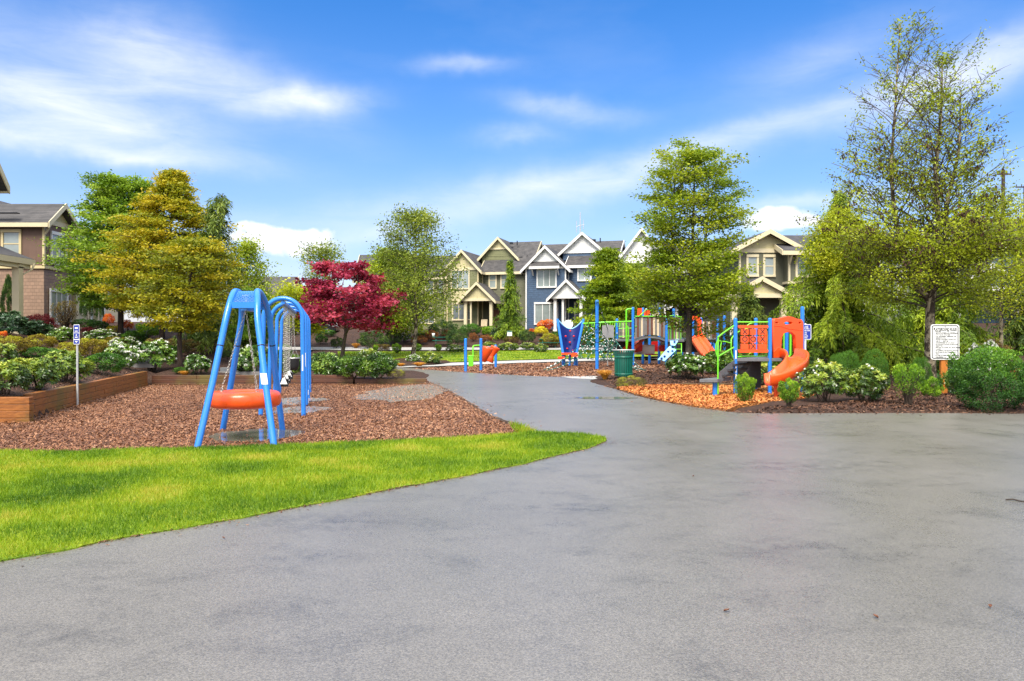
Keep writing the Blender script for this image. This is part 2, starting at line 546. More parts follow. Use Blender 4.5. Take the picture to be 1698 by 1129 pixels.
def siding_mat(name, col, kind='lap', pitch=.16):
    m, nt, b = new_mat(name)
    tc = nt.node('ShaderNodeTexCoord').outputs['Object']
    sp = nt.node('ShaderNodeSeparateXYZ'); nt.link(tc, sp.inputs[0])
    n1 = nt.noise(tc, 1.5, 5, .6)
    c = nt.ramp(n1, [(.3, tuple(x * .88 for x in col)), (.7, tuple(min(1, x * 1.1) for x in col))])
    if kind == 'lap':
        h = nt.math('FRACT', nt.math('DIVIDE', sp.outputs[2], -pitch))
        hh = nt.math('SUBTRACT', 1.0, h)
        bumped(nt, b, nt.math('SUBTRACT', 1.0, hh), .9, .03)
    elif kind == 'board':
        u = nt.math('FRACT', nt.math('DIVIDE', nt.math('ADD', sp.outputs[0], sp.outputs[1]), .42))
        bumped(nt, b, nt.math('LESS_THAN', u, .14), .9, .03)
    elif kind == 'shingle':
        br = nt.node('ShaderNodeTexBrick')
        cb = nt.node('ShaderNodeCombineXYZ')
        nt.link(nt.math('ADD', sp.outputs[0], sp.outputs[1]), cb.inputs[0]); nt.link(sp.outputs[2], cb.inputs[1])
        nt.link(cb.outputs[0], br.inputs['Vector'])
        br.inputs['Scale'].default_value = 1.0; br.inputs['Brick Width'].default_value = .24; br.inputs['Row Height'].default_value = .19
        br.inputs['Mortar Size'].default_value = .012
        br.inputs['Color1'].default_value = (.86, .86, .86, 1); br.inputs['Color2'].default_value = (1.12, 1.12, 1.12, 1); br.inputs['Mortar'].default_value = (.7, .7, .7, 1)
        c = nt.mix(1.0, c, br.outputs['Color'], 'MULTIPLY')
        h = nt.math('FRACT', nt.math('DIVIDE', sp.outputs[2], -.19))
        bumped(nt, b, h, .8, .03)
    nt.link(c, b.inputs['Base Color'])
    b.inputs['Roughness'].default_value = .6
    return m


def roof_mat(name, col):
    m, nt, b = new_mat(name)
    tc = nt.node('ShaderNodeTexCoord').outputs['Object']
    sp = nt.node('ShaderNodeSeparateXYZ'); nt.link(tc, sp.inputs[0])
    br = nt.node('ShaderNodeTexBrick')
    cb = nt.node('ShaderNodeCombineXYZ')
    nt.link(nt.math('ADD', sp.outputs[0], nt.math('MULTIPLY', sp.outputs[1], .37)), cb.inputs[0]); nt.link(sp.outputs[2], cb.inputs[1])
    nt.link(cb.outputs[0], br.inputs['Vector'])
    br.inputs['Scale'].default_value = 1.0; br.inputs['Brick Width'].default_value = .33; br.inputs['Row Height'].default_value = .12
    br.inputs['Mortar Size'].default_value = .008
    br.inputs['Color1'].default_value = (.72, .72, .74, 1); br.inputs['Color2'].default_value = (1.3, 1.26, 1.22, 1); br.inputs['Mortar'].default_value = (.6, .6, .6, 1)
    c = nt.ramp(nt.noise(tc, 2.0, 6, .7), [(.3, tuple(x * .75 for x in col)), (.7, tuple(x * 1.2 for x in col))])
    nt.link(nt.mix(1.0, c, br.outputs['Color'], 'MULTIPLY'), b.inputs['Base Color'])
    b.inputs['Roughness'].default_value = .8
    bumped(nt, b, nt.math('FRACT', nt.math('DIVIDE', sp.outputs[2], -.12)), .6, .02)
    return m


def wood_mat(name, c0, c1, c2, axis=(1, 1, 1)):
    m, nt, b = new_mat(name)
    tc = nt.node('ShaderNodeTexCoord').outputs['Object']
    a = nt.noise(nt.mapping(tc, scale=axis), 5, 7, .65, .4)
    s = nt.noise(tc, .9, 5, .6)
    col = nt.ramp(a, [(.3, c0), (.52, c1), (.75, c2)])
    col = nt.mix(nt.ramp(s, [(.48, 0.0), (.66, .75)]), col, (.13, .105, .020))
    nt.link(col, b.inputs['Base Color']); b.inputs['Roughness'].default_value = .5
    bumped(nt, b, a, .5, .01)
    return m


def bark_mat(name, c0, c1, c2=None, patch=0.0):
    m, nt, b = new_mat(name)
    tc = nt.node('ShaderNodeTexCoord').outputs['Object']
    a = nt.noise(nt.mapping(tc, scale=(6, 6, 1.3)), 3, 6, .7)
    col = nt.ramp(a, [(.35, c0), (.65, c1)])
    if c2 is not None:
        pn = nt.noise(nt.mapping(tc, scale=(1, 1, .7)), 4.5, 5, .7, .6)
        col = nt.mix(nt.ramp(pn, [(.5 - patch, 1.0), (.56 - patch, 0.0)]), col, c2)
    nt.link(col, b.inputs['Base Color']); b.inputs['Roughness'].default_value = .85
    bumped(nt, b, a, .8, .03)
    return m


M = {}
M['blue'] = pmat('blue_powder_coat', (.02, .20, .68), .30, var=.06, scale=2, coat=.25, bump=.03, bscale=200)
M['navy'] = pmat('dark_blue_plastic', (.003, .014, .13), .5, var=.12, scale=3, spec=.2)
M['lightblue'] = pmat('pale_blue_plastic', (.30, .60, .80), .4, var=.06, scale=3)
M['orange'] = pmat('orange_plastic', (.80, .085, .012), .33, var=.07, scale=3, coat=.15, bump=.04, bscale=120)
M['slide'] = pmat('slide_orange_plastic', (.86, .105, .016), .33, var=.06, scale=3, coat=.2)
M['red'] = pmat('red_plastic', (.55, .015, .012), .35, var=.08, scale=3)
M['green'] = pmat('lime_powder_coat', (.16, .62, .02), .32, var=.06, scale=3, coat=.2)
M['teal'] = pmat('teal_green_coat', (.004, .125, .085), .38, var=.1, scale=4, coat=.15)
M['steel'] = pmat('galvanised_steel', (.62, .62, .60), .38, metal=.85, var=.12, scale=10)
M['greypost'] = pmat('grey_galvanised_post', (.50, .51, .50), .5, metal=.3, var=.1, scale=8)
M['chain'] = pmat('chain_steel', (.30, .29, .27), .45, metal=.6, var=.15, scale=30)
M['rubber'] = pmat('black_rubber', (.012, .012, .013), .6, var=.2, scale=8)
M['deck'] = pmat('grey_coated_deck', (.13, .14, .15), .55, var=.15, scale=8, bump=.2, bscale=80)
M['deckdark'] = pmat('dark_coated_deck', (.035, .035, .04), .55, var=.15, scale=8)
M['white'] = pmat('white_paint', (.72, .71, .68), .5, var=.04, scale=2)
M['cream'] = pmat('cream_paint', (.62, .54, .35), .5, var=.05, scale=2)
M['yellowcream'] = pmat('yellow_cream_paint', (.58, .48, .26), .5, var=.05, scale=2)
M['sign_white'] = pmat('sign_white', (.80, .81, .78), .4, var=.03, scale=3)
M['sign_black'] = pmat('sign_black', (.015, .015, .015), .45, var=.1)
M['sign_blue'] = pmat('sign_blue', (.012, .035, .30), .4, var=.06)
M['sign_grey'] = pmat('sign_back_grey', (.30, .30, .31), .5, metal=.3, var=.06)
M['black'] = pmat('black_paint', (.012, .012, .014), .3, var=.1)
M['rope'] = pmat('green_rope', (.012, .13, .09), .7, var=.2, scale=40)
M['knot'] = pmat('white_knot', (.78, .78, .74), .5, var=.08)
M['postwood'] = wood_mat('orange_stained_post', (.40, .12, .012), (.50, .16, .018), (.58, .21, .03), (6, 6, .6))
M['timber'] = wood_mat('weathered_timber', (.14, .05, .012), (.29, .10, .02), (.40, .155, .032), (1, .25, 4))
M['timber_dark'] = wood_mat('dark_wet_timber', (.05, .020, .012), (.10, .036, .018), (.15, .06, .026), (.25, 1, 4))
M['board_grey'] = pmat('grey_board', (.17, .16, .15), .6, var=.12, scale=5)
M['board_brown'] = pmat('brown_board', (.13, .045, .025), .6, var=.12, scale=5)
M['board_cream'] = pmat('cream_board', (.62, .50, .32), .6, var=.08, scale=5)
M['glass'] = pmat('window_glass', (.13, .15, .17), .06, var=.4, scale=.8, spec=1.0, rvar=.02)
M['blind'] = pmat('window_with_blind', (.25, .29, .28), .12, var=.25, scale=.7, spec=.9, rvar=.03)
M['asphalt'] = asphalt_mat()
M['concrete'] = concrete_mat()
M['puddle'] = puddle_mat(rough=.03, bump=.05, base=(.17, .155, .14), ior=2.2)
M['wetsheen'] = puddle_mat('soaked_mulch_water', .2, .15, (.27, .25, .23), 1.7)  # pale base colour stands in for bright sky mirrored in these puddles
M['lawn'] = lawn_mat()
M['bed'] = ground_mat('bark_mulch_soil', (.022, .011, .007), (.055, .026, .016), (.10, .052, .032), 22, far=(.06, .10, .02))
M['mulch'] = ground_mat('wood_chip_ground', (.05, .024, .014), (.15, .065, .033), (.30, .15, .085), 26)
M['fresh'] = ground_mat('fresh_chip_ground', (.20, .06, .015), (.42, .15, .035), (.60, .27, .08), 26)
M['roof'] = roof_mat('asphalt_shingles', (.066, .063, .063))
M['roof2'] = roof_mat('dark_shingles', (.055, .055, .060))
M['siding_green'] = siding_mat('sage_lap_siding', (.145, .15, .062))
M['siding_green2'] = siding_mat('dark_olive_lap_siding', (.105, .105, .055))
M['siding_blue'] = siding_mat('blue_shingle_siding', (.034, .072, .135), 'shingle')
M['siding_brown'] = siding_mat('brown_board_siding', (.145, .085, .060), 'board')
M['shingle_brown'] = siding_mat('tan_shingle_siding', (.25, .155, .10), 'shingle')
M['siding_olive'] = siding_mat('olive_board_siding', (.115, .115, .075), 'board')
M['siding_olive_lap'] = siding_mat('olive_lap_siding', (.105, .105, .07))
M['siding_tan'] = siding_mat('cream_lap_siding', (.62, .52, .33))
M['siding_slate'] = siding_mat('dark_slate_siding', (.075, .08, .085))
M['siding_grey'] = siding_mat('grey_green_siding', (.17, .18, .15))
M['siding_rust'] = siding_mat('rust_siding', (.20, .075, .035))
M['panel_cream'] = siding_mat('cream_panel', (.52, .46, .25), 'board')
M['panel_white'] = siding_mat('white_panel', (.76, .76, .74), 'board')
# ------------------------------------------------------------------ the setting: ground, path, mulch, lawn, walks, puddles
def in_poly(pts, poly):
    x, y = pts[:, 0], pts[:, 1]; inside = np.zeros(len(pts), bool)
    n = len(poly); j = n - 1
    for i in range(n):
        xi, yi = poly[i][0], poly[i][1]; xj, yj = poly[j][0], poly[j][1]
        c = ((yi > y) != (yj > y)) & (x < (xj - xi) * (y - yi) / (yj - yi + 1e-12) + xi)
        inside ^= c; j = i
    return inside


def sample_poly(poly, n, rng, bias=None):
    """n random points inside poly; bias(x, y) in 0..1 keeps a share of them"""
    a = np.array([(p[0], p[1]) for p in poly]); lo, hi = a.min(0), a.max(0); out = []; got = 0
    for _ in range(400):
        q = rng.uniform(lo, hi, (n, 2))
        q = q[in_poly(q, a)]
        if bias is not None: q = q[rng.random(len(q)) < bias(q[:, 0], q[:, 1])]
        out.append(q); got += len(q)
        if got >= n: break
    return np.concatenate(out)[:n]


def in_view(x, y, m=.10):
    return (np.abs(x) / np.maximum(y, .1) < .653 + m).astype(float)


def rough_line(pts, amp=.03, step=.12, seed=0):
    """resample a polyline and make it slightly uneven"""
    out = []
    for a, b in zip(pts[:-1], pts[1:]):
        n = max(1, int((b - a).length / step)); n = min(n, 60)
        for k in range(n):
            p = a.lerp(b, k / n)
            w = amp * min(1.0, p.length / 8 + .3)
            p = p + Vector((mnoise.noise(p * 2.3 + Vector((seed, 0, 0))) * w * 1.3 + mnoise.noise(p * 9 + Vector((seed, 5, 0))) * w * .6,
                            mnoise.noise(p * 2.3 + Vector((0, seed, 9))) * w * 1.3 + mnoise.noise(p * 9 + Vector((3, seed, 0))) * w * .6, 0))
            out.append(p)
    out.append(pts[-1])
    return out


def sheet(name, poly, z, mat, thick=0.0, kind='structure'):
    import bmesh
    bm = bmesh.new()
    vs = [bm.verts.new((p[0], p[1], z)) for p in poly]
    f = bm.faces.new(vs)
    if f.normal.z < 0 or f.calc_area() and (f.normal_update() or f.normal.z < 0): f.normal_flip()
    if thick > 0:
        bot = [bm.verts.new((p[0], p[1], z - thick)) for p in poly]
        n = len(vs)
        for i in range(n):
            bm.faces.new((vs[i], vs[(i + 1) % n], bot[(i + 1) % n], bot[i]))
    bmesh.ops.triangulate(bm, faces=[f], quad_method='BEAUTY', ngon_method='EAR_CLIP')
    bmesh.ops.recalc_face_normals(bm, faces=bm.faces)
    up = [f for f in bm.faces if abs(f.normal.z) > .5]
    if up and up[0].normal.z < 0:
        for f in bm.faces: f.normal_flip()
    me = bpy.data.meshes.new(name); bm.to_mesh(me); bm.free()
    ob = link_mesh(name, me, mat)
    ob['kind'] = kind
    return ob


def drape(name, near, far, ns, lift, mat, kind='structure'):
    """strip between two polylines of equal length, lying on the terrain"""
    vs, fs = [], []
    for a, b in zip(near, far):
        for k in range(ns + 1):
            p = a.lerp(b, k / ns); vs.append((p.x, p.y, gzf(p.x, p.y) + lift))
    for i in range(len(near) - 1):
        for k in range(ns):
            q = i * (ns + 1) + k
            fs.append((q, q + ns + 1, q + ns + 2, q + 1))
    mb = MB(); mb.add(vs, fs, 0, True)
    ob = mb.build(name, mat); ob['kind'] = kind
    return ob


# the terrain sheet
def axis(lo, hi, step, far):
    a = list(np.arange(lo, hi + step * .5, step)); g = step
    while a[-1] < far: g *= 1.35; a.append(a[-1] + g)
    g = step
    while a[0] > -far: g *= 1.35; a.insert(0, a[0] - g)
    return np.array(a)


gx = axis(-45, 45, .6, 2500); gy = axis(-12, 100, .6, 2500)
GXX, GYY = np.meshgrid(gx, gy)
GZZ = gz(GXX, GYY, .75)
_v = np.stack([GXX, GYY, GZZ], -1).reshape(-1, 3)
_nx = len(gx); _f = []
for j in range(len(gy) - 1):
    for i in range(_nx - 1):
        q = j * _nx + i; _f.append((q, q + 1, q + _nx + 1, q + _nx))
_me = bpy.data.meshes.new('ground'); _me.from_pydata(_v.tolist(), [], _f); _me.polygons.foreach_set('use_smooth', [True] * len(_f)); _me.update()
ground = link_mesh('ground', _me, M['bed']); ground['kind'] = 'structure'

# bed edges right behind the timber walls, where the terrain steps up
def bed_strip(pts, w, nrm, n=60):
    vs, fs = [], []
    for i in range(n + 1):
        a = Vector(pts[0]).lerp(Vector(pts[1]), i / n)
        for k in range(6):
            q = a + Vector(nrm) * (.03 + w * k / 5)
            vs.append((q.x, q.y, gzf(q.x, q.y) + (.012 if k < 5 else -.05) + .03 * mnoise.noise(q * 2.1) * (k > 0)))
    for i in range(n):
        for k in range(5):
            q = i * 6 + k; fs.append((q, q + 1, q + 7, q + 6))
    m = MB(); m.add(vs, fs, 0, True)
    o = m.build('planting_bed', M['bed']); o['kind'] = 'structure'


bed_strip((tuple(WALL_A + np.array((.12, -.5))) + (0,), tuple(WALL_B + np.array((-.15, .5))) + (0,)), 2.4, (-.972, -.24, 0))
bed_strip(((-15.2, 14.44, 0), (-9.1, 14.52, 0)), 2.0, (0, 1, 0))
bed_strip(((-12.2, 26.22, 0), (-2.9, 26.42, 0)), 2.2, (0, 1, 0))

# path outline in photo pixels, projected to the ground
PX_RIGHT = [(1698, 686), (1560, 685), (1400, 685), (1250, 685), (1180, 679), (1110, 668), (1060, 657), (1010, 642), (978, 632), (1000, 626)]
PX_FAR = [(960, 625.5), (900, 624), (800, 619), (745, 615.5), (690, 611), (640, 607), (560, 607)]
PX_NEARSIDE = [(540, 616), (600, 624), (690, 627), (712, 633), (735, 642), (760, 655), (790, 673), (820, 690), (850, 700), (885, 711.5)]
PX_TIP = [(885, 711.5), (925, 714), (965, 716), (993, 720), (1004, 729), (1000, 735), (970, 745), (900, 762), (800, 784), (600, 822), (400, 860), (200, 895), (0, 932)]
right_edge = catmull([G(*p) for p in PX_RIGHT], 6)
far_edge = catmull([G(*p) for p in PX_FAR], 6)
near_side = catmull([G(*p) for p in PX_NEARSIDE], 6)
tip_edge = catmull([G(p[0], p[1], .04 if p[1] < 722 else 0.0) * 1.0 for p in PX_TIP], 8)
for _p in tip_edge: _p.z = 0
corner = [Vector((-6, 2.6, 0)), Vector((-12, -3.5, 0))]
path_poly = [Vector((-16, -9, 0)), Vector((30, -9, 0)), Vector((30, 15.2, 0))]
path_poly += rough_line(right_edge, .05, .2, 1) + rough_line(far_edge, .03, .3, 2) + rough_line(near_side, .05, .15, 3) + rough_line(tip_edge, .03, .08, 4)[1:] + corner
sheet('path', path_poly, 0.0, M['asphalt'], .08)

lawn_back = catmull([Vector((-18, 11.1, 0))] + [Vector((G(a, b, .045).x, G(a, b, .045).y, 0)) for a, b in ((0, 744), (160, 742), (320, 738), (480, 733), (640, 727), (780, 720), (885, 712.5))], 6)
lawn_poly = rough_line(lawn_back, .06, .1, 5) + rough_line(tip_edge, .035, .08, 4)[1:] + corner + [Vector((-18, -9, 0))]
sheet('lawn', lawn_poly, .012, M['lawn'], .09)

# swing pit
pit_right = near_side[near_side.index(min(near_side, key=lambda p: (p - G(707, 632)).length)):]
pit_poly = [Vector((-15, 10.5, 0)), Vector((-15, 14.35, 0)), Vector((-9.2, 14.45, 0)), Vector((-9.35, 15.2, 0)), Vector((-11.9, 25.7, 0)), Vector((-2.9, 26.3, 0))] + pit_right + [Vector((.45, 12.2, 0)), Vector((-2, 10.9, 0))]
sheet('swing_mulch', pit_poly, -.055, M['mulch'])

# far playground mulch (beyond the path) and the fresh orange mulch round the small playset
far_play = [G(*p) for p in ((668, 611.5), (745, 616), (800, 619.5), (900, 624.5), (960, 626), (1000, 627), (1060, 618))] + [Vector((10.5, 29, 0)), Vector((13.5, 38, 0)), Vector((14, 47.5, 0)), Vector((3.5, 48.5, 0))] + [G(925, 599), G(800, 604.5), G(730, 608)]
sheet('playground_mulch', far_play, -.03, M['mulch'])
fresh_poly = [G(*p) for p in ((1022, 644), (1062, 656.5), (1110, 667.5), (1180, 678.5), (1205, 681), (1224, 673), (1262, 669), (1332, 664))] + [Vector((8.0, 20.6, 0)), Vector((8.6, 23.6, 0)), Vector((5.2, 24.4, 0))] + [G(1070, 640)]
sheet('fresh_mulch', fresh_poly, .02, M['fresh'], .1)

# far walks and lawn on the rising ground
strip_px = [(560, 612.5, 606), (620, 610, 605.5), (680, 609.5, 604.5), (760, 606.5, 602), (860, 602.5, 598.5), (960, 599.5, 595.8), (1060, 596.5, 593.2), (1130, 594.5, 591.5)]
n_, f_ = [ray_ground(a, b) for a, b, c in strip_px], [ray_ground(a, c) for a, b, c in strip_px]
drape('sidewalk', n_, f_, 2, .035, M['concrete'])
lawn_px = [(560, 604.5, 584), (650, 603.5, 584), (720, 602, 583.5), (800, 599.8, 583), (900, 596.5, 582), (1000, 594, 582), (1130, 591, 581)]
drape('far_lawn', [ray_ground(a, b) for a, b, c in lawn_px], [ray_ground(a, c) for a, b, c in lawn_px], 12, .05, M['lawn'])
walk_px = [(430, 581, 576.5), (520, 581, 576.5), (600, 581.5, 576.5), (700, 581.5, 577), (800, 581, 577.3), (900, 580.8, 577.5), (1000, 580.5, 577.5), (1140, 580, 577)]
drape('far_sidewalk', [ray_ground(a, b) for a, b, c in walk_px], [ray_ground(a, c) for a, b, c in walk_px], 3, .05, M['concrete'])
# short concrete apron where the path meets the playground
sheet('concrete_apron', [G(*p) for p in ((928, 624.6), (985, 623.5), (1003, 626.0), (985, 629), (950, 627.5))], .006, M['concrete'])


def puddle(px_c, py_c, hw, hh, seed, z=-.047, n=60, mat=None):
    c = G(px_c, py_c, z); pts = []
    a = G(px_c + hw, py_c, z).x - c.x; b = (G(px_c, py_c - hh, z).y - G(px_c, py_c + hh, z).y) / 2
    for k in range(n):
        an = 2 * math.pi * k / n
        w = 1 + .38 * mnoise.noise(Vector((math.cos(an) * 1.4 + seed * 7, math.sin(an) * 1.4, seed))) + .22 * mnoise.noise(Vector((math.cos(an) * 5, math.sin(an) * 5 + seed, 3)))
        pts.append(Vector((c.x + math.cos(an) * a * w, c.y + math.sin(an) * b * w, 0)))
    return sheet('puddle', pts, z, mat or M['puddle'])


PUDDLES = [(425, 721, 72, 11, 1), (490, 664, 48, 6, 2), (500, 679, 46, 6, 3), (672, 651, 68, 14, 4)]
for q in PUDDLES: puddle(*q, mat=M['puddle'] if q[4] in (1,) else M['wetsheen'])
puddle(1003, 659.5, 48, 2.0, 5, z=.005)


# wood chips lying on the mulch
def chips(name, poly, n, z, seed, mat, size=(.03, .075), bias=None, tilt=.45, zf=None):
    rng = np.random.default_rng(seed)
    q = sample_poly(poly, n, rng, bias)
    N = len(q)
    L = rng.uniform(*size, N); W = L * rng.uniform(.22, .5, N)
    an = rng.uniform(0, 2 * np.pi, N)
    t = np.stack([np.cos(an), np.sin(an), rng.normal(0, tilt, N)], 1); t /= np.linalg.norm(t, axis=1)[:, None]
    s = np.stack([-np.sin(an), np.cos(an), rng.normal(0, tilt, N)], 1)
    s -= t * (s * t).sum(1)[:, None]; s /= np.linalg.norm(s, axis=1)[:, None]
    zz = (zf(q[:, 0], q[:, 1]) if zf is not None else z) + rng.uniform(.0, .022, N)
    c = np.stack([q[:, 0], q[:, 1], zz], 1)
    hl, hw = (t * (L / 2)[:, None]), (s * (W / 2)[:, None])
    v = np.stack([c - hl - hw, c + hl - hw * .6, c + hl + hw * .7, c - hl + hw], 1)
    dull = np.array([mnoise.noise(Vector((a * .35, b * .35, seed))) for a, b in q])
    tone = np.clip(rng.beta(1.6, 1.8, N) * .9 + dull * .25, 0, 1)
    o = soup(name, v, 4, tone, mat); o['kind'] = 'stuff'
    return o


M['chip'] = leafmat('wood_chip', [(.085, .034, .015), (.21, .082, .031), (.335, .148, .062), (.52, .31, .19)], 0.0, .5, .5, gain=1.0)
M['chip_fresh'] = leafmat('fresh_wood_chip', [(.24, .065, .015), (.46, .15, .03), (.62, .26, .06), (.72, .42, .16)], 0.0, .55, .4, gain=1.0)
M['chip_bark'] = leafmat('bark_chip', [(.025, .012, .008), (.075, .033, .018), (.15, .068, .036), (.34, .20, .12)], 0.0, .7, .3, gain=1.0)


def pit_bias(x, y):
    w = in_view(x, y) * np.clip((13.0 / y) ** 1.6, .12, 1)
    for (pc, qc, hw, hh, sd) in PUDDLES:
        c = G(pc, qc, -.05); a = hw / F * c.y; b = (G(pc, qc - hh).y - G(pc, qc + hh).y) / 2
        r = ((x - c.x) / a) ** 2 + ((y - c.y) / b) ** 2
        w = w * np.where(r < 1.0, np.where(sd == 4, .42, .03 if sd == 1 else .3), 1.0)
    return w


chips('wood_chips', pit_poly, 95000, -.05, 11, M['chip'], (.018, .055), bias=pit_bias)
chips('fresh_wood_chips', fresh_poly, 20000, .025, 12, M['chip_fresh'], (.05, .11), bias=lambda x, y: in_view(x, y))
chips('playground_chips', far_play, 14000, -.025, 13, M['chip'], (.06, .15), bias=lambda x, y: in_view(x, y))
bed_poly = [G(*p) for p in ((1175, 681), (1250, 685), (1400, 685), (1560, 685), (1698, 686))] + [Vector((13.5, 15.5, 0)), Vector((20, 26, 0)), Vector((9.5, 26, 0)), Vector((9.3, 19.4, 0)), Vector((6.8, 17.2, 0))]
chips('bark_chips', bed_poly, 16000, 0, 14, M['chip_bark'], (.03, .09), bias=lambda x, y: in_view(x, y) * np.clip((17 / y) ** 2, .1, 1), zf=gz)
side_poly = [Vector((-9.6, 14.6, 0)), Vector((-9.45, 15.4, 0)), Vector((-12.05, 25.8, 0)), Vector((-15, 26.5, 0)), Vector((-17, 24, 0)), Vector((-13, 15, 0))]
chips('bed_bark_chips', side_poly, 9000, 0, 15, M['chip_bark'], (.03, .08), bias=lambda x, y: in_view(x, y), zf=gz)
mound_poly = [G(*p) for p in ((1000, 629), (1030, 642), (1060, 645), (1190, 637))] + [Vector((8.8, 26, 0)), Vector((8.5, 31.5, 0)), Vector((4.5, 31.5, 0))]
chips('mound_bark_chips', mound_poly, 6000, 0, 16, M['chip_bark'], (.04, .10), bias=lambda x, y: in_view(x, y), zf=gz)


# grass blades on the near lawn
def grass(name, poly, n, z, seed, mat, h=(.025, .055), w=.0055, bias=None, zf=None):
    rng = np.random.default_rng(seed)
    q = sample_poly(poly, n, rng, bias); N = len(q)
    H = rng.uniform(*h, N); an = rng.uniform(0, 2 * np.pi, N)
    d = np.maximum(1, q[:, 1] / 6.5)
    W = w * d * rng.uniform(.7, 1.4, N)
    base = np.stack([q[:, 0], q[:, 1], np.full(N, z) if zf is None else zf(q[:, 0], q[:, 1]) + z], 1)
    s = np.stack([np.cos(an), np.sin(an), np.zeros(N)], 1) * (W / 2)[:, None]
    lean = rng.normal(0, .45, (N, 2)) * H[:, None]
    tipp = base + np.stack([lean[:, 0], lean[:, 1], H], 1)
    v = np.stack([base - s, base + s, tipp], 1)
    patch = np.array([mnoise.fractal(Vector((a * .8, b * .8, seed)), 1.0, 2.0, 4) for a, b in q])
    o = soup(name, v, 3, np.clip(.48 + patch * .75 + rng.normal(0, .15, N), 0, 1), mat); o['kind'] = 'stuff'
    return o


M['blade'] = leafmat('grass_blade', [(.05, .12, .006), (.13, .235, .008), (.26, .35, .010), (.42, .38, .05)], .35, .5, .3, gain=1.15)
near_lawn = [p for p in lawn_poly if p.y > -1]
grass('grass', near_lawn + [Vector((-11, 0, 0))], 150000, .01, 21, M['blade'], bias=lambda x, y: in_view(x, y, .25) * np.clip((7.5 / y) ** 1.3, .25, 1) * (y > 3.2))
far_lawn_poly = [ray_ground(a, b) for a, b, c in lawn_px] + [ray_ground(a, c) for a, b, c in lawn_px[::-1]]
grass('far_grass', far_lawn_poly, 14000, .045, 22, M['blade'], (.05, .10), .006, zf=gz)
# chips and crumbs kicked out over the path edges
def along(line, width, n, seed):
    rng = np.random.default_rng(seed); out = []
    seg = [(a, b, (b - a).length) for a, b in zip(line[:-1], line[1:])]; tot = sum(x[2] for x in seg)
    for a, b, L_ in seg:
        for _ in range(max(1, int(n * L_ / tot))):
            d = (b - a).normalized(); nr = Vector((-d.y, d.x, 0)); q = a.lerp(b, rng.random()) + nr * (math.copysign(rng.exponential(abs(width)), width) * (1 if rng.random() < .8 else -1))
            out.append((q.x, q.y))
    return np.array(out)


def crumbs(name, line, width, n, z, seed, mat, size):
    q = along(line, width, n, seed); rng = np.random.default_rng(seed + 1); N = len(q)
    L_ = rng.uniform(*size, N); an = rng.uniform(0, 6.28, N)
    t = np.stack([np.cos(an), np.sin(an), rng.normal(0, .2, N)], 1) * L_[:, None] / 2; s_ = np.stack([-np.sin(an), np.cos(an), rng.normal(0, .3, N)], 1) * L_[:, None] * .2
    c = np.stack([q[:, 0], q[:, 1], np.full(N, z) + rng.uniform(0, .008, N)], 1)
    o = soup(name, np.stack([c - t - s_, c + t - s_ * .6, c + t + s_, c - t + s_ * .7], 1), 4, rng.random(N), mat); o['kind'] = 'stuff'


crumbs('spilled_chips', near_side[10:], -.16, 1500, .004, 31, M['chip'], (.015, .05))
crumbs('edge_soil', tip_edge, -.05, 3200, .004, 33, M['chip_bark'], (.008, .03))
crumbs('spilled_bark', right_edge[:44], -.13, 1800, .006, 35, M['chip_bark'], (.015, .06))
# weeds where the lawn meets the path edge
grass('edge_weeds', [G(*p) for p in ((845, 700), (870, 706), (890, 716), (870, 719), (855, 712))], 500, -.05, 23, M['blade'], (.06, .14), .008)

# small debris on the asphalt
M['twig'] = bark_mat('twig_bark', (.03, .02, .015), (.07, .05, .035))
mb = MB(); a = G(1668, 828.5, .006); b = G(1702, 832, .006)
mb.tube([a, a.lerp(b, .4) + Vector((0, .015, .008)), a.lerp(b, .75), b], [.006, .007, .006, .004], 6)
tag(mb.build('fallen_twig', M['twig']), 'thin dark twig lying alone on the grey asphalt', 'twig')
M['deadleaf'] = pmat('dead_leaf', (.12, .04, .015), .6, var=.3, scale=30)
for (px, py, ang, lab) in ((1205, 1014, .2, 'curled brown leaf on the open asphalt nearest the viewer'), (1643, 1007, 1.1, 'small brown leaf on the asphalt near the path border of the photo'),
                           (1453, 1024, 2.0, 'tiny reddish leaf scrap on damp dark asphalt'), (1150, 790, .6, 'dark leaf scrap on asphalt beyond the pale wet patch'),
                           (370, 893, 2.6, 'small red leaf scrap on asphalt beside the lawn edge')):
    c = G(px, py, .006); L = .032 if py > 1000 else .024
    mb = MB(); vs = []
    for k in range(5):
        t = k / 4; w = math.sin(math.pi * (.08 + .88 * t)) * L * .32
        for sgn in (-1, 0, 1):
            p = Vector((math.cos(ang), math.sin(ang), 0)) * (t - .5) * L + Vector((-math.sin(ang), math.cos(ang), 0)) * w * sgn
            vs.append(c + p + Vector((0, 0, .008 * abs(sgn) + .006 * t)))
    fs = [(i * 3 + j, i * 3 + j + 1, i * 3 + j + 4, i * 3 + j + 3) for i in range(4) for j in range(2)]
    mb.add(vs, fs, 0, True)
    tag(mb.build('fallen_leaf', M['deadleaf'], recalc=False), lab, 'leaf')


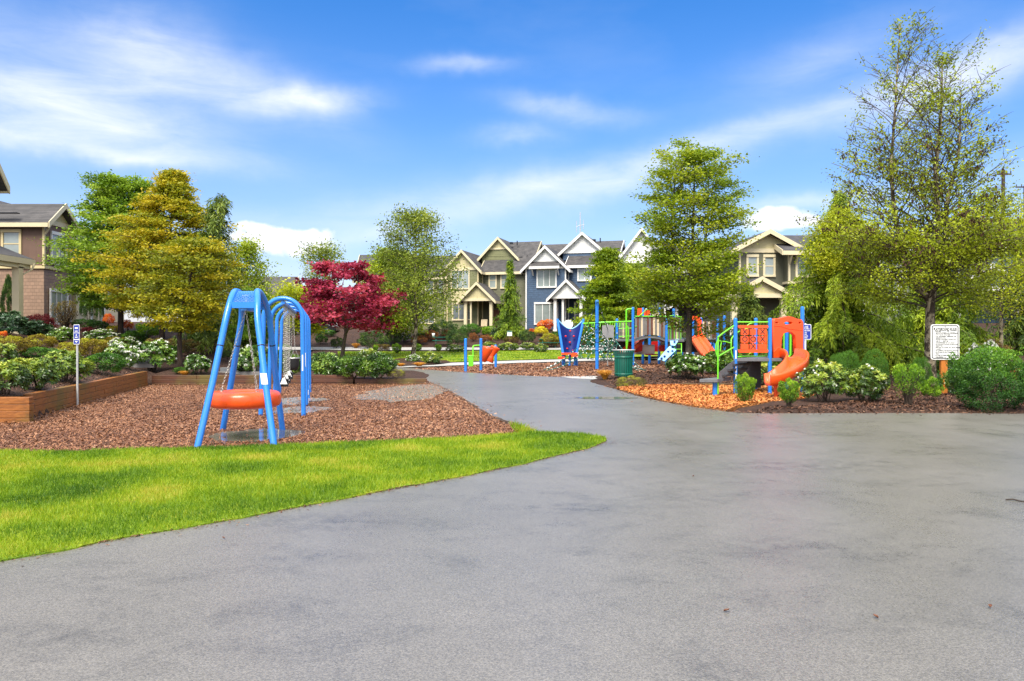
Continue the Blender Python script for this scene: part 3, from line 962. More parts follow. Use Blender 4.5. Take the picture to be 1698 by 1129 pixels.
# timber retaining wall: separate short walls, each of stacked timbers
def timber_wall(label, a, b, base, courses, th=.128, dep=.15, pieces=4, mat=None, seed=0, name='timber_wall'):
    rnd = random.Random(seed)
    a = Vector((a[0], a[1], 0)); b = Vector((b[0], b[1], 0)); d = b - a; L = d.length
    t = thing(name, label, 'retaining wall', (a.x, a.y, base), math.atan2(d.y, d.x))
    for c in range(courses):
        cuts = [0] + sorted(L * (i + rnd.uniform(-.2, .2)) / pieces + (c % 2) * L / pieces * .3 for i in range(1, pieces)) + [L]
        for x0, x1 in zip(cuts[:-1], cuts[1:]):
            if x1 - x0 < .05: continue
            o = rnd.uniform(-.008, .008)
            m_ = MB(); m_.box((x0 + .004, -dep / 2 + o, c * th + .002), (x1 - .004, dep / 2 + o, (c + 1) * th - .003))
            m_.build('timber', mat or M['timber'], t, bevel=.008)
    return t


timber_wall('short end section of orange stacked timber wall at the lawn corner', (-15.2, 14.35), (-8.85, 14.45), -.1, 4, pieces=3, seed=1)
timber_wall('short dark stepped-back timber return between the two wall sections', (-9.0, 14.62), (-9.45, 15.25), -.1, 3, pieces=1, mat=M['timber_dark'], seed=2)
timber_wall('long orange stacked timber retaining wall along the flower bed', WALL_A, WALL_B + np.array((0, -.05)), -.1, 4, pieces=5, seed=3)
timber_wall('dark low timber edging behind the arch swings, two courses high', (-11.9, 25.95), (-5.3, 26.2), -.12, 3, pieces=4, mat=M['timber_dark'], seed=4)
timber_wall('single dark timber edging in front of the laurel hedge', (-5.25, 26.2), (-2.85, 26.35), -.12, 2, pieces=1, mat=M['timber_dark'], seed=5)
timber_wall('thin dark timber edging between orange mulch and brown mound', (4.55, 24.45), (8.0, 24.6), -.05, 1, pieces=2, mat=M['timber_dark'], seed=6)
for (x, y, ln, an, lab) in ((-13.2, 27.4, 1.4, .1, 'grey weathered timber step beside the white rhododendrons'), (-9.6, 27.3, 1.7, .0, 'grey weathered timber step behind the tire swing frame')):
    t = thing('timber_step', lab, 'step', (x, y, gzf(x, y)), an)
    for k in range(2):
        m_ = MB(); m_.box((-ln / 2 + k * .2, -.1 + k * .32, -.06 + k * .13), (ln / 2 + k * .1, .1 + k * .32, .08 + k * .13)); m_.build('timber', M['deck'] if k else M['board_grey'], t, bevel=.01)
# ------------------------------------------------------------------ houses
class House:
    """local axes: x along the front to the viewer's right, y away behind the front, z up"""
    def __init__(s, name, label, px, Y, phi, base=None, x=None):
        X = (px - CX) / F * Y if x is None else x
        s.base = gzf(X, Y) if base is None else base
        s.t = thing(name, label, 'house', (X, Y, s.base), R(phi))
        s.Y = Y
    def wall(s, x0, y0, x1, y1, z0, z1, mat, name='wall', corners=None):
        m = MB(); m.box((x0, y0, z0), (x1, y1, z1)); w = m.build(name, mat, s.t)
        if corners is not None:
            e = .09
            for cx, cy in ((x0, y0), (x1, y0), (x0, y1), (x1, y1)):
                sx = -1 if cx == x0 else 1; sy = -1 if cy == y0 else 1
                xs = sorted((cx + sx * .03, cx - sx * e)); ys = sorted((cy + sy * .03, cy - sy * e))
                c = MB(); c.box((xs[0], ys[0], z0 + .02), (xs[1], ys[1], z1 - .01)); c.build('corner_trim', corners, w)
        return w
    def gable_front(s, x0, x1, y0, y1, ze, rise, roofm, trim, gmat, over=.4, fo=.35, beam=True, name='roof', band=None, band_h=.5):
        """ridge runs along y; gable end at y0"""
        xm = (x0 + x1) / 2; hw = (x1 - x0) / 2
        sl = rise / hw; zo = ze - over * sl; zr = ze + rise; th = .16
        m = MB()
        ya, yb = y0 - fo, y1
        for sg in (-1, 1):
            xe = xm + sg * (hw + over)
            poly = [(xe, zo), (xm, zr), (xm, zr + th), (xe, zo + th)]
            m.prism(poly, ya, yb)
        r = m.build(name, roofm, s.t)
        g = MB(); g.prism([(x0, ze), (x1, ze), (xm, zr - .02)], y0 + .0, y0 + .12); gg = g.build('gable', gmat, s.t)
        b = MB(); bw = .24
        for sg in (-1, 1):
            xe = xm + sg * (hw + over + .02)
            b.prism([(xe, zo - bw * .55), (xm, zr - bw * .45), (xm, zr + th + .03), (xe, zo + th + .03)], ya - .06, ya - .003)
            # fascia along the eaves
            xs = sorted((xe, xe + sg * .05))
            b.box((xs[0], ya, zo - .10), (xs[1], yb, zo + th - .03))
        b.build('barge_trim', trim, r)
        if beam:
            k = MB(); k.box((x0 - .02, y0 - .07, ze - .13), (x1 + .02, y0 - .004, ze + .13)); k.build('gable_beam', trim, gg)
        if band is not None:
            zz = ze + band_h; f = (zr - zz) / rise
            k = MB(); k.prism([(xm - hw * f, zz), (xm + hw * f, zz), (xm, zr - .05)], y0 - .05, y0 - .006); k.build('gable_panel', band, gg)
            k = MB(); k.box((xm - hw * f - .05, y0 - .09, zz - .1), (xm + hw * f + .05, y0 - .056, zz + .06)); k.build('gable_band', trim, gg)
        return r
    def gable_side(s, x0, x1, y0, y1, ze, rise, roofm, trim, gmat, over=.4, so=.35, name='roof'):
        """ridge runs along x; gable ends at x0 and x1"""
        ym = (y0 + y1) / 2; hd = (y1 - y0) / 2; sl = rise / hd; zo = ze - over * sl; zr = ze + rise; th = .16
        rot = Matrix(((0, 1, 0, 0), (1, 0, 0, 0), (0, 0, 1, 0), (0, 0, 0, 1)))
        m = MB()
        for sg in (-1, 1):
            ye = ym + sg * (hd + over)
            m.prism([(ye, zo), (ym, zr), (ym, zr + th), (ye, zo + th)], x0 - so, x1 + so, mat=rot)
        r = m.build(name, roofm, s.t)
        for xa, xb in ((x0, x0 + .12), (x1 - .12, x1)):
            g = MB(); g.prism([(y0, ze), (y1, ze), (ym, zr - .02)], xa, xb, mat=rot); g.build('gable', gmat, s.t)
        b = MB()
        b.box((x0 - so, y0 - over - .05, zo - .12), (x1 + so, y0 - over - .003, zo + th - .02))
        for xx in (x0 - so - .06, x1 + so + .003):
            for sg in (-1, 1):
                ye = ym + sg * (hd + over + .02)
                b.prism([(ye, zo - .13), (ym, zr - .11), (ym, zr + th + .03), (ye, zo + th + .03)], xx, xx + .057, mat=rot)
        b.build('eave_trim', trim, r)
        return r
    def window(s, xc, zc, w, h, y=0.0, n=3, trim='white', glass='glass', sill=True, side=None, split=False):
        """on the front (plane y) or, with side=+1/-1, on an end wall whose plane is x=y and whose run is along local y"""
        fr = MB(); f = .13; d = .07
        def T(a0, b0, a1, b1, d0, d1):
            if side is None: return (a0, y - d1, b0), (a1, y - d0, b1)
            lo = y + d0 if side > 0 else y - d1; hi = y + d1 if side > 0 else y - d0
            return (lo, a0, b0), (hi, a1, b1)
        x0, x1, z0, z1 = xc - w / 2, xc + w / 2, zc - h / 2, zc + h / 2
        fr.box(*T(x0 - f, z1, x1 + f, z1 + f * 1.35, .003, d + .03)); fr.box(*T(x0 - f, z0 - f, x1 + f, z0, .003, d + (.05 if sill else 0)))
        fr.box(*T(x0 - f, z0, x0, z1, .003, d)); fr.box(*T(x1, z0, x1 + f, z1, .003, d))
        for k in range(1, n):
            xx = x0 + w * k / n; fr.box(*T(xx - .03, z0, xx + .03, z1, .003, d - .02))
        if split: fr.box(*T(x0, zc - .03, x1, zc + .03, .003, d - .03))
        win = fr.build('window', M[trim], s.t)
        gl = MB(); gl.box(*T(x0, z0, x1, z1, .004, .02)); gl.build('pane', M[glass], win)
        return win
    def post(s, x, y, z0, z1, w, mat):
        m = MB(); m.box((x - w / 2, y - w / 2, z0), (x + w / 2, y + w / 2, z1)); m.box((x - w * .65, y - w * .65, z0), (x + w * .65, y + w * .65, z0 + .25)); m.box((x - w * .65, y - w * .65, z1 - .15), (x + w * .65, y + w * .65, z1 - .004))
        return m.build('porch_column', mat, s.t)
    def slab(s, name, lo, hi, mat):
        m = MB(); m.box(lo, hi); return m.build(name, mat, s.t)
    def shed(s, name, x0, x1, y0, y1, z_front, z_back, roofm, trim, over=.0):
        """lean-to roof falling towards the front"""
        rot = Matrix(((0, 1, 0, 0), (1, 0, 0, 0), (0, 0, 1, 0), (0, 0, 0, 1)))
        m = MB(); m.prism([(y0, z_front), (y1, z_back), (y1, z_back + .14), (y0, z_front + .14)], x0, x1, mat=rot); r = m.build(name, roofm, s.t)
        b = MB(); b.box((x0 - .03, y0 - .06, z_front - .12), (x1 + .03, y0 - .003, z_front + .12)); b.build('eave_trim', trim, r)
        return r
    def vent(s, x, y, z):
        m = MB(); m.box((x - .15, y - .15, z), (x + .15, y + .15, z + .22)); m.build('roof_vent', M['black'], s.t)
        m = MB(); m.tube([(x + .6, y + .1, z - .1), (x + .6, y + .1, z + .35)], .06, 8); m.build('vent_pipe', M['black'], s.t)


W_, C_, RF, RF2 = M['white'], M['cream'], M['roof'], M['roof2']
ph = -16

# green house, centre
h = House('green_house', 'sage green two storey house with cream trim and gabled porch', 741, 79.5, ph)
h.wall(0, 0, 3.35, 9, -1, 6.05, M['siding_green'], corners=M['yellowcream'])
h.gable_front(0, 3.35, 0, 8, 6.05, 1.75, RF, C_, M['panel_cream'], band=None, over=.45)
h.window(1.45, 5.0, 1.75, 1.75, 0, 3, 'cream', 'blind'); h.window(1.6, 1.75, 1.8, 1.5, 0, 3, 'cream', 'glass')
h.slab('bay_panel', (.45, -.10, 2.85), (2.45, -.004, 3.85), M['panel_cream'])
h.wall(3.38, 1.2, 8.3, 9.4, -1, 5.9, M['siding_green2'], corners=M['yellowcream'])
h.gable_side(3.4, 8.3, 1.2, 9.6, 5.9, 3.2, RF, C_, M['siding_green'], so=.2)
h.wall(2.9, 2.6, 6.5, 6.4, 6.6, 7.5, M['siding_green'], name='upper_wall')
h.gable_front(2.9, 6.5, 2.6, 6.4, 7.45, 1.85, RF, C_, M['siding_green'], band=M['panel_cream'], band_h=.85, beam=False)
for xx in (4.5, 5.75): h.window(xx, 4.95, .6, 1.5, 1.2, 1, 'cream', 'blind', split=True)
h.gable_front(2.2, 5.45, -1.7, 1.2, 2.85, 1.55, RF, C_, M['panel_cream'], over=.3, fo=.3)
for xx in (2.5, 5.15): h.post(xx, -1.35, -.2, 2.75, .3, C_)
h.post(3.05, -1.35, -.2, 2.75, .16, C_)
h.slab('porch_floor', (2.2, -1.7, -.9), (5.45, 1.19, -.21), M['concrete'])
h.slab('front_door', (4.3, 1.1, -.2), (5.2, 1.19, 1.95), M['board_brown'])
h.vent(5.6, 4.2, 8.9); h.vent(7.0, 3.0, 7.2)
GREEN = h

# blue house, centre
h = House('blue_house', 'blue shingled two storey house with white trim and porch gable', 872, 77, ph)
h.wall(0, 0, 4.0, 9, -1, 6.0, M['siding_blue'], corners=W_)
h.gable_front(0, 4.0, 0, 8.5, 6.0, 1.95, RF, W_, M['panel_white'], over=.45)
h.window(2.1, 4.95, 1.75, 1.6, 0, 3, 'white', 'blind'); h.window(2.05, 1.5, 2.15, 1.9, 0, 3, 'white', 'blind')
h.shed('window_hood', .55, 3.5, -.75, -.005, 5.95, 6.45, RF, W_)
for xx in (.75, 3.3):
    k = MB(); k.beam((xx, -.02, 5.25), (xx, -.62, 5.9), .1, .1); k.build('bracket', W_, h.t)
h.wall(4.03, 1.0, 8.6, 9.2, -1, 6.3, M['siding_blue'], corners=W_)
h.gable_side(4.05, 8.6, 1.0, 9.8, 6.3, 2.6, RF, W_, M['panel_white'], so=.25)
h.wall(3.2, 2.4, 7.2, 6.4, 6.9, 7.75, M['siding_blue'], name='upper_wall')
h.gable_front(3.2, 7.2, 2.4, 8.4, 7.7, 1.75, RF, W_, M['panel_white'], over=.5)
h.window(5.65, 5.45, 1.15, 1.3, 1.0, 2, 'white', 'blind')
h.gable_front(2.95, 6.0, -1.8, 1.0, 3.0, 1.5, RF, W_, M['panel_white'], over=.35, fo=.3)
for xx in (3.3, 5.8): h.post(xx, -1.5, -.3, 2.9, .28, W_)
h.post(4.05, -1.5, -.3, 2.9, .2, W_)
h.slab('porch_floor', (2.95, -1.8, -1), (6.0, .99, -.31), M['concrete'])
h.window(5.2, 1.4, .9, 2.2, 1.0, 1, 'white', 'glass', split=True)
h.vent(5.9, 5.0, 9.0)
BLUE = h

# roof of a house between and behind those two
h = House('grey_roofed_house', 'house behind the blue one showing only its small white gable and roof', 852, 92, ph)
h.wall(0, 0, 8, 8, -1, 7.2, M['siding_slate'], corners=W_)
h.gable_side(0, 8, 0, 8, 7.2, 2.9, RF, W_, M['panel_white'])
h.gable_front(1.0, 3.6, -.6, 4, 8.2, 1.7, RF, W_, M['panel_white'], beam=False)

# white gabled dark house behind the big tree
h = House('white_gabled_house', 'dark sided house with tall white gable half hidden by big tree', 1024, 70, -6)
h.wall(0, 0, 4.2, 9, -1, 6.8, M['siding_slate'], corners=W_)
h.gable_front(0, 4.2, 0, 9, 6.8, 2.8, RF, W_, M['panel_white'], band=None, over=.5)
h.window(2.1, 5.1, 1.7, 1.5, 0, 3, 'white', 'blind'); h.window(2.1, 1.7, 1.9, 1.6, 0, 3, 'white', 'glass')
h.wall(4.22, 1.2, 10.5, 9, -1, 6.2, M['siding_slate'], corners=W_)
h.gable_side(4.25, 10.5, 1.2, 9.4, 6.2, 2.3, RF, W_, M['panel_white'])
h.window(6.0, 5.0, 1.0, 1.3, 1.2, 2, 'white', 'blind'); h.window(8.6, 5.0, 1.2, 1.3, 1.2, 2, 'white', 'blind')
h.gable_front(4.8, 8.2, -.9, 1.2, 2.9, 1.3, RF, W_, M['panel_white'])
for xx in (5.1, 7.9): h.post(xx, -.6, -.3, 2.8, .28, W_)

# olive house, right of the big tree
h = House('olive_house', 'olive board sided house with cream gable, bay window and corner porch', 1226, 51, 2)
h.wall(0, 0, 3.6, 9, -1.2, 5.35, M['siding_olive'], corners=C_)
h.gable_front(-.35, 4.0, 0, 9, 5.3, 1.15, RF2, C_, M['panel_cream'], over=.35, fo=.55)
for xx in (.85, 1.95): h.window(xx, 4.3, .55, 1.15, 0, 1, 'cream', 'blind', split=True)
h.wall(2.9, -.9, 6.6, 6, 3.25, 5.2, M['siding_olive'], name='bay_wall', corners=C_)
h.wall(2.95, -.8, 6.5, 6, -1.2, 3.1, M['siding_olive_lap'], name='lower_wall')
h.slab('belt_board', (2.82, -.96, 3.1), (6.65, 6, 3.25), C_)
h.gable_side(2.6, 6.8, -1.1, 5.6, 5.15, 1.3, RF2, C_, M['panel_cream'], so=.3, over=.4)
h.window(4.3, 4.3, 1.7, 1.35, -.9, 2, 'cream', 'glass'); h.window(4.4, 1.4, 1.8, 1.6, -.8, 2, 'cream', 'glass')
for xx in (2.95, 3.35):
    k = MB(); k.beam((xx, -.92, 4.4), (xx, -1.4, 5.0), .1, .1); k.build('bracket', C_, h.t)
h.gable_front(-1.3, 2.5, -2.3, 0, 2.25, 1.0, RF2, C_, M['panel_cream'], over=.3, fo=.2)
for xx in (-1.0, 2.1): h.post(xx, -2.0, -.7, 2.15, .34, C_)
h.slab('porch_floor', (-1.4, -2.3, -1.2), (2.6, -.01, -.71), M['concrete'])
k = MB()
for i in range(19): k.box((-1.25 + i * .18, -2.03, -.7), (-1.19 + i * .18, -1.97, .15))
k.box((-1.3, -2.06, .15), (2.0, -1.94, .23)); k.build('porch_railing', W_, h.t)
k = MB(); k.tube([(2.75, -2.4, 2.15), (2.75, -2.3, 1.95), (2.3, -2.05, 1.6), (2.3, -2.05, -.6)], .045, 6); k.build('downpipe', C_, h.t)

# grey-green house wall behind the alder
h = House('grey_green_house', 'grey green lap sided house glimpsed behind the alder trunk', 1432, 47, 0)
h.wall(0, 0, 4.4, 6, -1.2, 4.7, M['siding_grey'], corners=W_)
h.gable_side(0, 4.4, 0, 6, 4.7, 1.3, RF2, W_, M['siding_grey'])
h.window(1.45, 1.95, 1.1, 1.55, 0, 2, 'white', 'glass'); h.window(1.6, 4.0, 1.2, 1.1, 0, 2, 'white', 'blind')
h.slab('belt_board', (-.02, -.05, 2.95), (4.42, -.004, 3.12), W_)

# blue house at the right border
h = House('far_blue_house', 'blue lap sided house with sloping porch roof seen through cedar branches', 1590, 53, -8)
h.wall(0, 0, 7, 8, -1.2, 5.3, M['siding_blue'], corners=W_)
h.gable_side(0, 7, 0, 8, 5.3, 2.1, RF2, W_, M['siding_blue'])
h.gable_front(-1.0, 3.2, -2.0, 0, 2.2, 1.45, RF2, W_, M['siding_blue'], over=.3)
for xx in (-.7, 2.9): h.post(xx, -1.7, -.8, 2.1, .3, W_)
h.window(1.2, 4.3, .7, 1.3, 0, 1, 'white', 'blind', split=True); h.window(4.8, 4.2, 1.6, 1.4, 0, 3, 'white', 'blind'); h.window(4.9, 1.2, 1.5, 1.6, 0, 2, 'white', 'glass')
h.slab('side_door', (3.6, -.06, -.7), (4.1, -.004, 1.4), M['board_brown'])

# tan house at the left border
h = House('tan_house', 'cream lap sided house cut off at the photo border, with porch column', 0, 31.0, 90, base=2.15, x=-22.55)
# local x runs away from the viewer (+Y), local y runs to -X: the front of this house faces the park
h.wall(0, 0, 3.2, 8, -1.5, 6.35, M['siding_tan'], corners=C_)
h.gable_front(0, 3.2, 0, 8, 6.35, 2.1, RF, C_, M['siding_tan'], over=.40, fo=.35)
h.window(1.7, 1.75, 1.3, 1.7, 0, 2, 'white', 'blind'); h.window(1.7, 4.8, 1.3, 1.3, 0, 2, 'white', 'blind')
h.shed('porch_roof', -.6, 2.95, -1.85, 0, 2.6, 3.35, RF, C_)
for xx in (-.2, 2.15): h.post(xx, -1.65, -.6, 2.5, .3, C_)
h.slab('porch_beam', (-.4, -1.8, 2.3), (2.8, -1.5, 2.5), C_)
k = MB(); k.tube([(2.85, -1.95, 2.55), (2.82, -1.85, 2.3), (2.36, -1.66, 2.0), (2.36, -1.66, -.4)], .045, 6); k.build('downpipe', C_, h.t)

# brown house, left
h = House('brown_house', 'brown board and tan shingle house with cream gable, left of the green tree', 0, 43.0, 90, base=2.1, x=-25.65)
h.wall(0, 0, 2.55, 7, 3.35, 5.8, M['siding_brown'], name='upper_wall', corners=M['yellowcream'])
h.wall(.04, .04, 2.5, 7, -1.5, 3.2, M['shingle_brown'])
h.slab('belt_board', (-.06, -.06, 3.2), (2.6, 7, 3.36), M['yellowcream'])
h.gable_front(0, 2.55, 0, 8, 5.8, 1.0, RF, C_, M['panel_cream'], over=.35, fo=.45)
h.window(1.35, 4.4, 1.3, 1.55, 0, 2, 'white', 'blind'); h.window(1.35, 1.1, 1.5, 1.75, 0, 3, 'white', 'blind')
h.window(1.78, 4.55, .85, 1.25, 0, 1, 'yellowcream', 'blind', side=-1, split=True)
h.slab('flashing', (-.55, 1.2, 6.15), (-.2, 5, 6.2), M['black'])
for xx in (.05, 2.5):
    k = MB(); k.beam((xx, -.03, 5.1), (xx, -.42, 5.75), .1, .1); k.build('bracket', C_, h.t)
h.wall(2.6, 1.6, 12, 9, -1.5, 5.6, M['siding_tan'], name='rear_wall', corners=C_)
h.gable_side(2.6, 12, 1.6, 9.6, 5.6, 2.0, RF2, C_, M['siding_tan'])
for xx in (4.5, 8.5): h.window(xx, 4.3, 1.3, 1.3, 1.6, 2, 'white', 'blind'); h.window(xx, 1.1, 1.5, 1.6, 1.6, 3, 'white', 'blind')
h.gable_front(3.2, 6.2, 0.0, 1.6, 2.6, .9, RF2, C_, M['panel_cream'], over=.3)
for xx in (3.5, 5.9): h.post(xx, .25, -.5, 2.5, .28, C_)

# half-timbered house far behind the swings
h = House('half_timbered_house', 'far house with wide grey roof and tan half timbered gable', 392, 100, 0)
h.wall(0, 0, 6.4, 9, -1, 4.2, M['siding_tan'], corners=C_)
h.gable_side(-.3, 6.6, 0, 9, 4.2, 2.75, RF, C_, M['siding_tan'], so=.1)
h.gable_front(1.6, 4.9, -1.6, 3, 4.0, 1.65, RF, M['yellowcream'], siding_mat('ochre_stucco', (.30, .20, .08), 'none'), over=.3, fo=.2, beam=False)
h.wall(1.6, -1.6, 4.9, 0, -1, 4.0, M['panel_cream'], name='bay_wall')
k = MB()
for a, b in (((3.25, 3.9), (3.25, 5.5)), ((1.75, 4.05), (4.75, 4.05)), ((2.4, 4.05), (2.4, 4.75)), ((4.1, 4.05), (4.1, 4.75)), ((2.4, 4.75), (3.25, 5.3)), ((4.1, 4.75), (3.25, 5.3)), ((2.2, 3.0), (2.2, 4.0)), ((4.3, 3.0), (4.3, 4.0)), ((3.25, 3.0), (3.25, 4.0))):
    k.beam((a[0], -1.66, a[1]), (b[0], -1.66, b[1]), .09, .16)
k.build('half_timbering', M['yellowcream'], h.t)
h = House('far_grey_house', 'far grey roofed house with white trim behind the red maple', 472, 104, 0)
h.wall(0, 0, 8, 8, -1, 3.9, M['siding_brown'], corners=W_)
h.gable_side(0, 8, 0, 8, 3.9, 1.9, RF2, W_, M['siding_brown'])
h.gable_front(.3, 2.6, -.4, 3, 4.3, 1.1, RF2, W_, M['siding_brown'], beam=False)
h = House('garage_house', 'brown and cream house with grey roof between maple and birch', 524, 88, 0)
h.wall(0, 0, 3.6, 8, -1, 2.6, M['siding_tan'], name='garage_wall', corners=C_)
h.slab('garage_door', (.5, -.05, -.6), (2.9, -.004, 1.7), W_)
h.wall(2.7, -.6, 12, 8, -1, 2.7, M['siding_rust'], corners=C_)
h.wall(4.4, .6, 12, 8, 2.7, 5.6, M['siding_tan'], name='upper_wall', corners=C_)
h.gable_side(-.2, 4.3, 0, 8, 2.6, 1.6, RF, C_, M['siding_tan'])
h.gable_side(4.4, 12, .6, 8, 5.6, 3.0, RF2, C_, M['siding_tan'], so=.3)
for xx in (5.6, 8.2): h.window(xx, 4.4, 1.3, 1.2, .6, 2, 'white', 'blind')
for xx in (4.6, 7.6): h.window(xx, 1.4, 1.4, 1.2, -.6, 2, 'white', 'glass')
h = House('pale_green_house', 'pale sage house partly hidden by the birch crown', 676, 86, ph)
h.wall(0, 0, 4.4, 8, -1, 5.7, M['siding_green'], corners=C_)
h.gable_side(-.2, 4.5, 0, 8, 5.7, 2.5, RF, C_, M['siding_green'], so=.2)
h.window(2.6, 4.5, .8, 1.5, 0, 1, 'cream', 'blind', split=True); h.window(3.9, 4.6, .5, 1.4, 0, 1, 'cream', 'blind'); h.window(1.2, 4.5, .9, 1.5, 0, 2, 'cream', 'blind')
h.window(2.2, 1.4, 1.8, 1.5, 0, 3, 'cream', 'glass')


# utility poles and aerial mast behind the houses
def utility_pole(px, py_top, Y, arms, label, name='utility_pole', r=.14, mat=None):
    X = (px - CX) / F * Y; z0 = gzf(X, Y); top = CH - (py_top - HY) / F * Y
    t = thing(name, label, 'pole', (X, Y, z0))
    m = MB(); m.tube([(0, 0, -.5), (0, 0, top - z0)], [r * 1.25, r * .8], 8); m.build('pole', mat or M['twig'], t)
    for (dz, w) in arms:
        m = MB(); m.box((-w / 2, -.06, top - z0 - dz - .06), (w / 2, -r * .85, top - z0 - dz + .06))
        for k in (-.46, -.2, .2, .46): m.tube([(k * w, -.1, top - z0 - dz + .06), (k * w, -.1, top - z0 - dz + .25)], .04, 6)
        m.build('cross_arm', mat or M['twig'], t)
    return t


utility_pole(1663, 282, 62, [(.35, 1.15)], 'wooden utility pole with one cross arm above the right cedar', r=.16)
utility_pole(1699, 308, 75, [(.15, 1.9)], 'utility pole cut off at the photo border with long cross arm', r=.16)
t = thing('aerial_mast', 'thin grey aerial mast rising behind the blue house roof', 'mast', ((962 - CX) / F * 120, 120, 2.5))
m = MB(); zt = CH - (352 - HY) / F * 120 - 2.5
m.tube([(0, 0, 0), (0, 0, zt)], [.22, .07], 6); m.build('pole', M['greypost'], t)
m = MB(); m.tube([(-.6, 0, zt - 2.2), (.6, 0, zt - 1.9)], .05, 5); m.tube([(-.55, 0, zt - 3.1), (-.55, 0, zt - 1.3)], .05, 5); m.tube([(.5, 0, zt - 2.6), (.5, 0, zt - 1.2)], .05, 5); m.build('aerial', M['greypost'], t)

# things on the porches
t = thing('round_chair', 'white round wire chair on the blue house porch', 'chair', GREEN.t.location)
bm_ = Matrix.Translation(BLUE.t.location) @ Matrix.Rotation(R(ph), 4, 'Z')
t.location = bm_ @ Vector((4.55, -1.35, -.31)); t.rotation_euler = (0, 0, R(ph))
m = MB(); dish = [(.02, .0), (.25, .04), (.42, .13), (.5, .22), (.48, .24), (.40, .16), (.24, .07), (.02, .03)]
m.lathe(dish, 20, 0, Matrix.Translation((0, 0, .62)) @ Matrix.Rotation(R(62), 4, 'X')); m.build('seat', W_, t)
m = MB(); m.tube([(.3 * math.cos(a), .3 * math.sin(a), .02) for a in np.linspace(0, 2 * math.pi, 13)[:-1]], .025, 6, closed=True)
for sx in (-1, 1): m.tube([(sx * .25, -.1, .02), (sx * .2, .05, .55)], .025, 6)
m.build('frame', W_, t)
bm_ = Matrix.Translation(GREEN.t.location) @ Matrix.Rotation(R(ph), 4, 'Z')
t = thing('porch_chair', 'brown slatted chair on the green house porch', 'chair', bm_ @ Vector((4.2, -1.0, -.21)), R(ph))
m = MB(); m.box((-.3, -.3, .4), (.3, .25, .46)); m.build('seat', M['board_brown'], t)
m = MB()
for k in range(5): m.beam((-.26 + k * .13, .25, .46), (-.26 + k * .13, .38, 1.15), .1, .03, up=(0, 1, 0))
m.build('backrest', M['board_cream'], t)
for sx in (-.26, .26):
    for sy in (-.26, .22):
        m = MB(); m.box((sx - .03, sy - .03, 0), (sx + .03, sy + .03, .398)); m.build('leg', M['board_brown'], t)

# parked car far behind the swings
Yc = 74; Xc = (523 - CX) / F * Yc
t = thing('parked_car', 'dark parked car glimpsed between the swing posts and red maple', 'car', (Xc, Yc, CH - (556 - HY) / F * Yc))
body = [(-2.1, .35), (-2.15, .75), (-1.35, .95), (-.75, 1.42), (.75, 1.45), (1.5, .98), (2.1, .85), (2.15, .4)]
m = MB(); m.prism(body, -.85, .85); m.build('body', M['black'], t, bevel=.06)
m = MB(); m.prism([(-1.15, .98), (-.68, 1.36), (-.05, 1.38), (-.05, .98)], -.858, -.852); m.prism([(.05, .98), (.05, 1.38), (.68, 1.38), (1.25, .98)], -.858, -.852); m.build('side_window', M['glass'], t)
for sx in (-1.35, 1.35):
    for sy in (-.88, .68):
        m = MB(); m.lathe([(.02, 0), (.3, 0), (.33, .04), (.33, .16), (.3, .2), (.02, .2)], 18, 0, Matrix.Translation((sx, sy, .32)) @ Matrix.Rotation(R(-90), 4, 'X')); w_ = m.build('wheel', M['rubber'], t)
        m = MB(); m.lathe([(.01, -.008), (.18, -.006), (.2, .002)], 14, 0, Matrix.Translation((sx, sy - (0 if sy < 0 else -.0), .32)) @ Matrix.Rotation(R(-90), 4, 'X')); m.build('rim', M['steel'], w_)
# ------------------------------------------------------------------ playground equipment
def chain(mb, p, q, link=.055, r=.0038, mi=0):
    """interlocking links between two points"""
    p, q = Vector(p), Vector(q); d = q - p; n = max(2, int(d.length / (link * .78))); d.normalize()
    a = d.orthogonal().normalized(); b = d.cross(a)
    for i in range(n):
        c = p.lerp(q, (i + .5) / n); s = a if i % 2 else b
        pts = []
        for k in range(6):
            an = 2 * math.pi * k / 6
            pts.append(c + d * math.cos(an) * link * .5 + s * math.sin(an) * link * .26)
        mb.tube(pts, r, 4, mi, closed=True)


def ring(mb, c, R0, r, ax=(0, 0, 1), n=10, mi=0):
    ax = Vector(ax).normalized(); a = ax.orthogonal().normalized(); b = ax.cross(a); c = Vector(c)
    mb.tube([c + a * math.cos(2 * math.pi * k / n) * R0 + b * math.sin(2 * math.pi * k / n) * R0 for k in range(n)], r, 6, mi, closed=True)


# ---- tire swing frame
o0 = Vector((-4.12, 12.1, -.06))
t = thing('tire_swing_stand', 'light blue four legged frame with perforated top plate over the orange tire', 'swing frame', o0)
L = lambda p: Vector(p) - o0
left = [(-4.43, 11.0, -.1), (-4.325, 11.32, .85), (-4.235, 11.62, 1.80), (-4.225, 11.76, 2.04), (-4.235, 11.93, 2.18), (-4.25, 12.1, 2.215), (-4.25, 12.27, 2.18), (-4.29, 12.44, 2.04), (-4.34, 12.58, 1.8), (-4.60, 12.88, .85), (-4.88, 13.2, -.1)]
right = [(-3.33, 11.0, -.1), (-3.56, 11.32, .85), (-3.77, 11.62, 1.80), (-3.815, 11.76, 2.04), (-3.875, 11.93, 2.18), (-3.92, 12.1, 2.215), (-3.925, 12.27, 2.18), (-3.91, 12.44, 2.04), (-3.89, 12.58, 1.8), (-3.88, 12.88, .85), (-3.86, 13.2, -.1)]
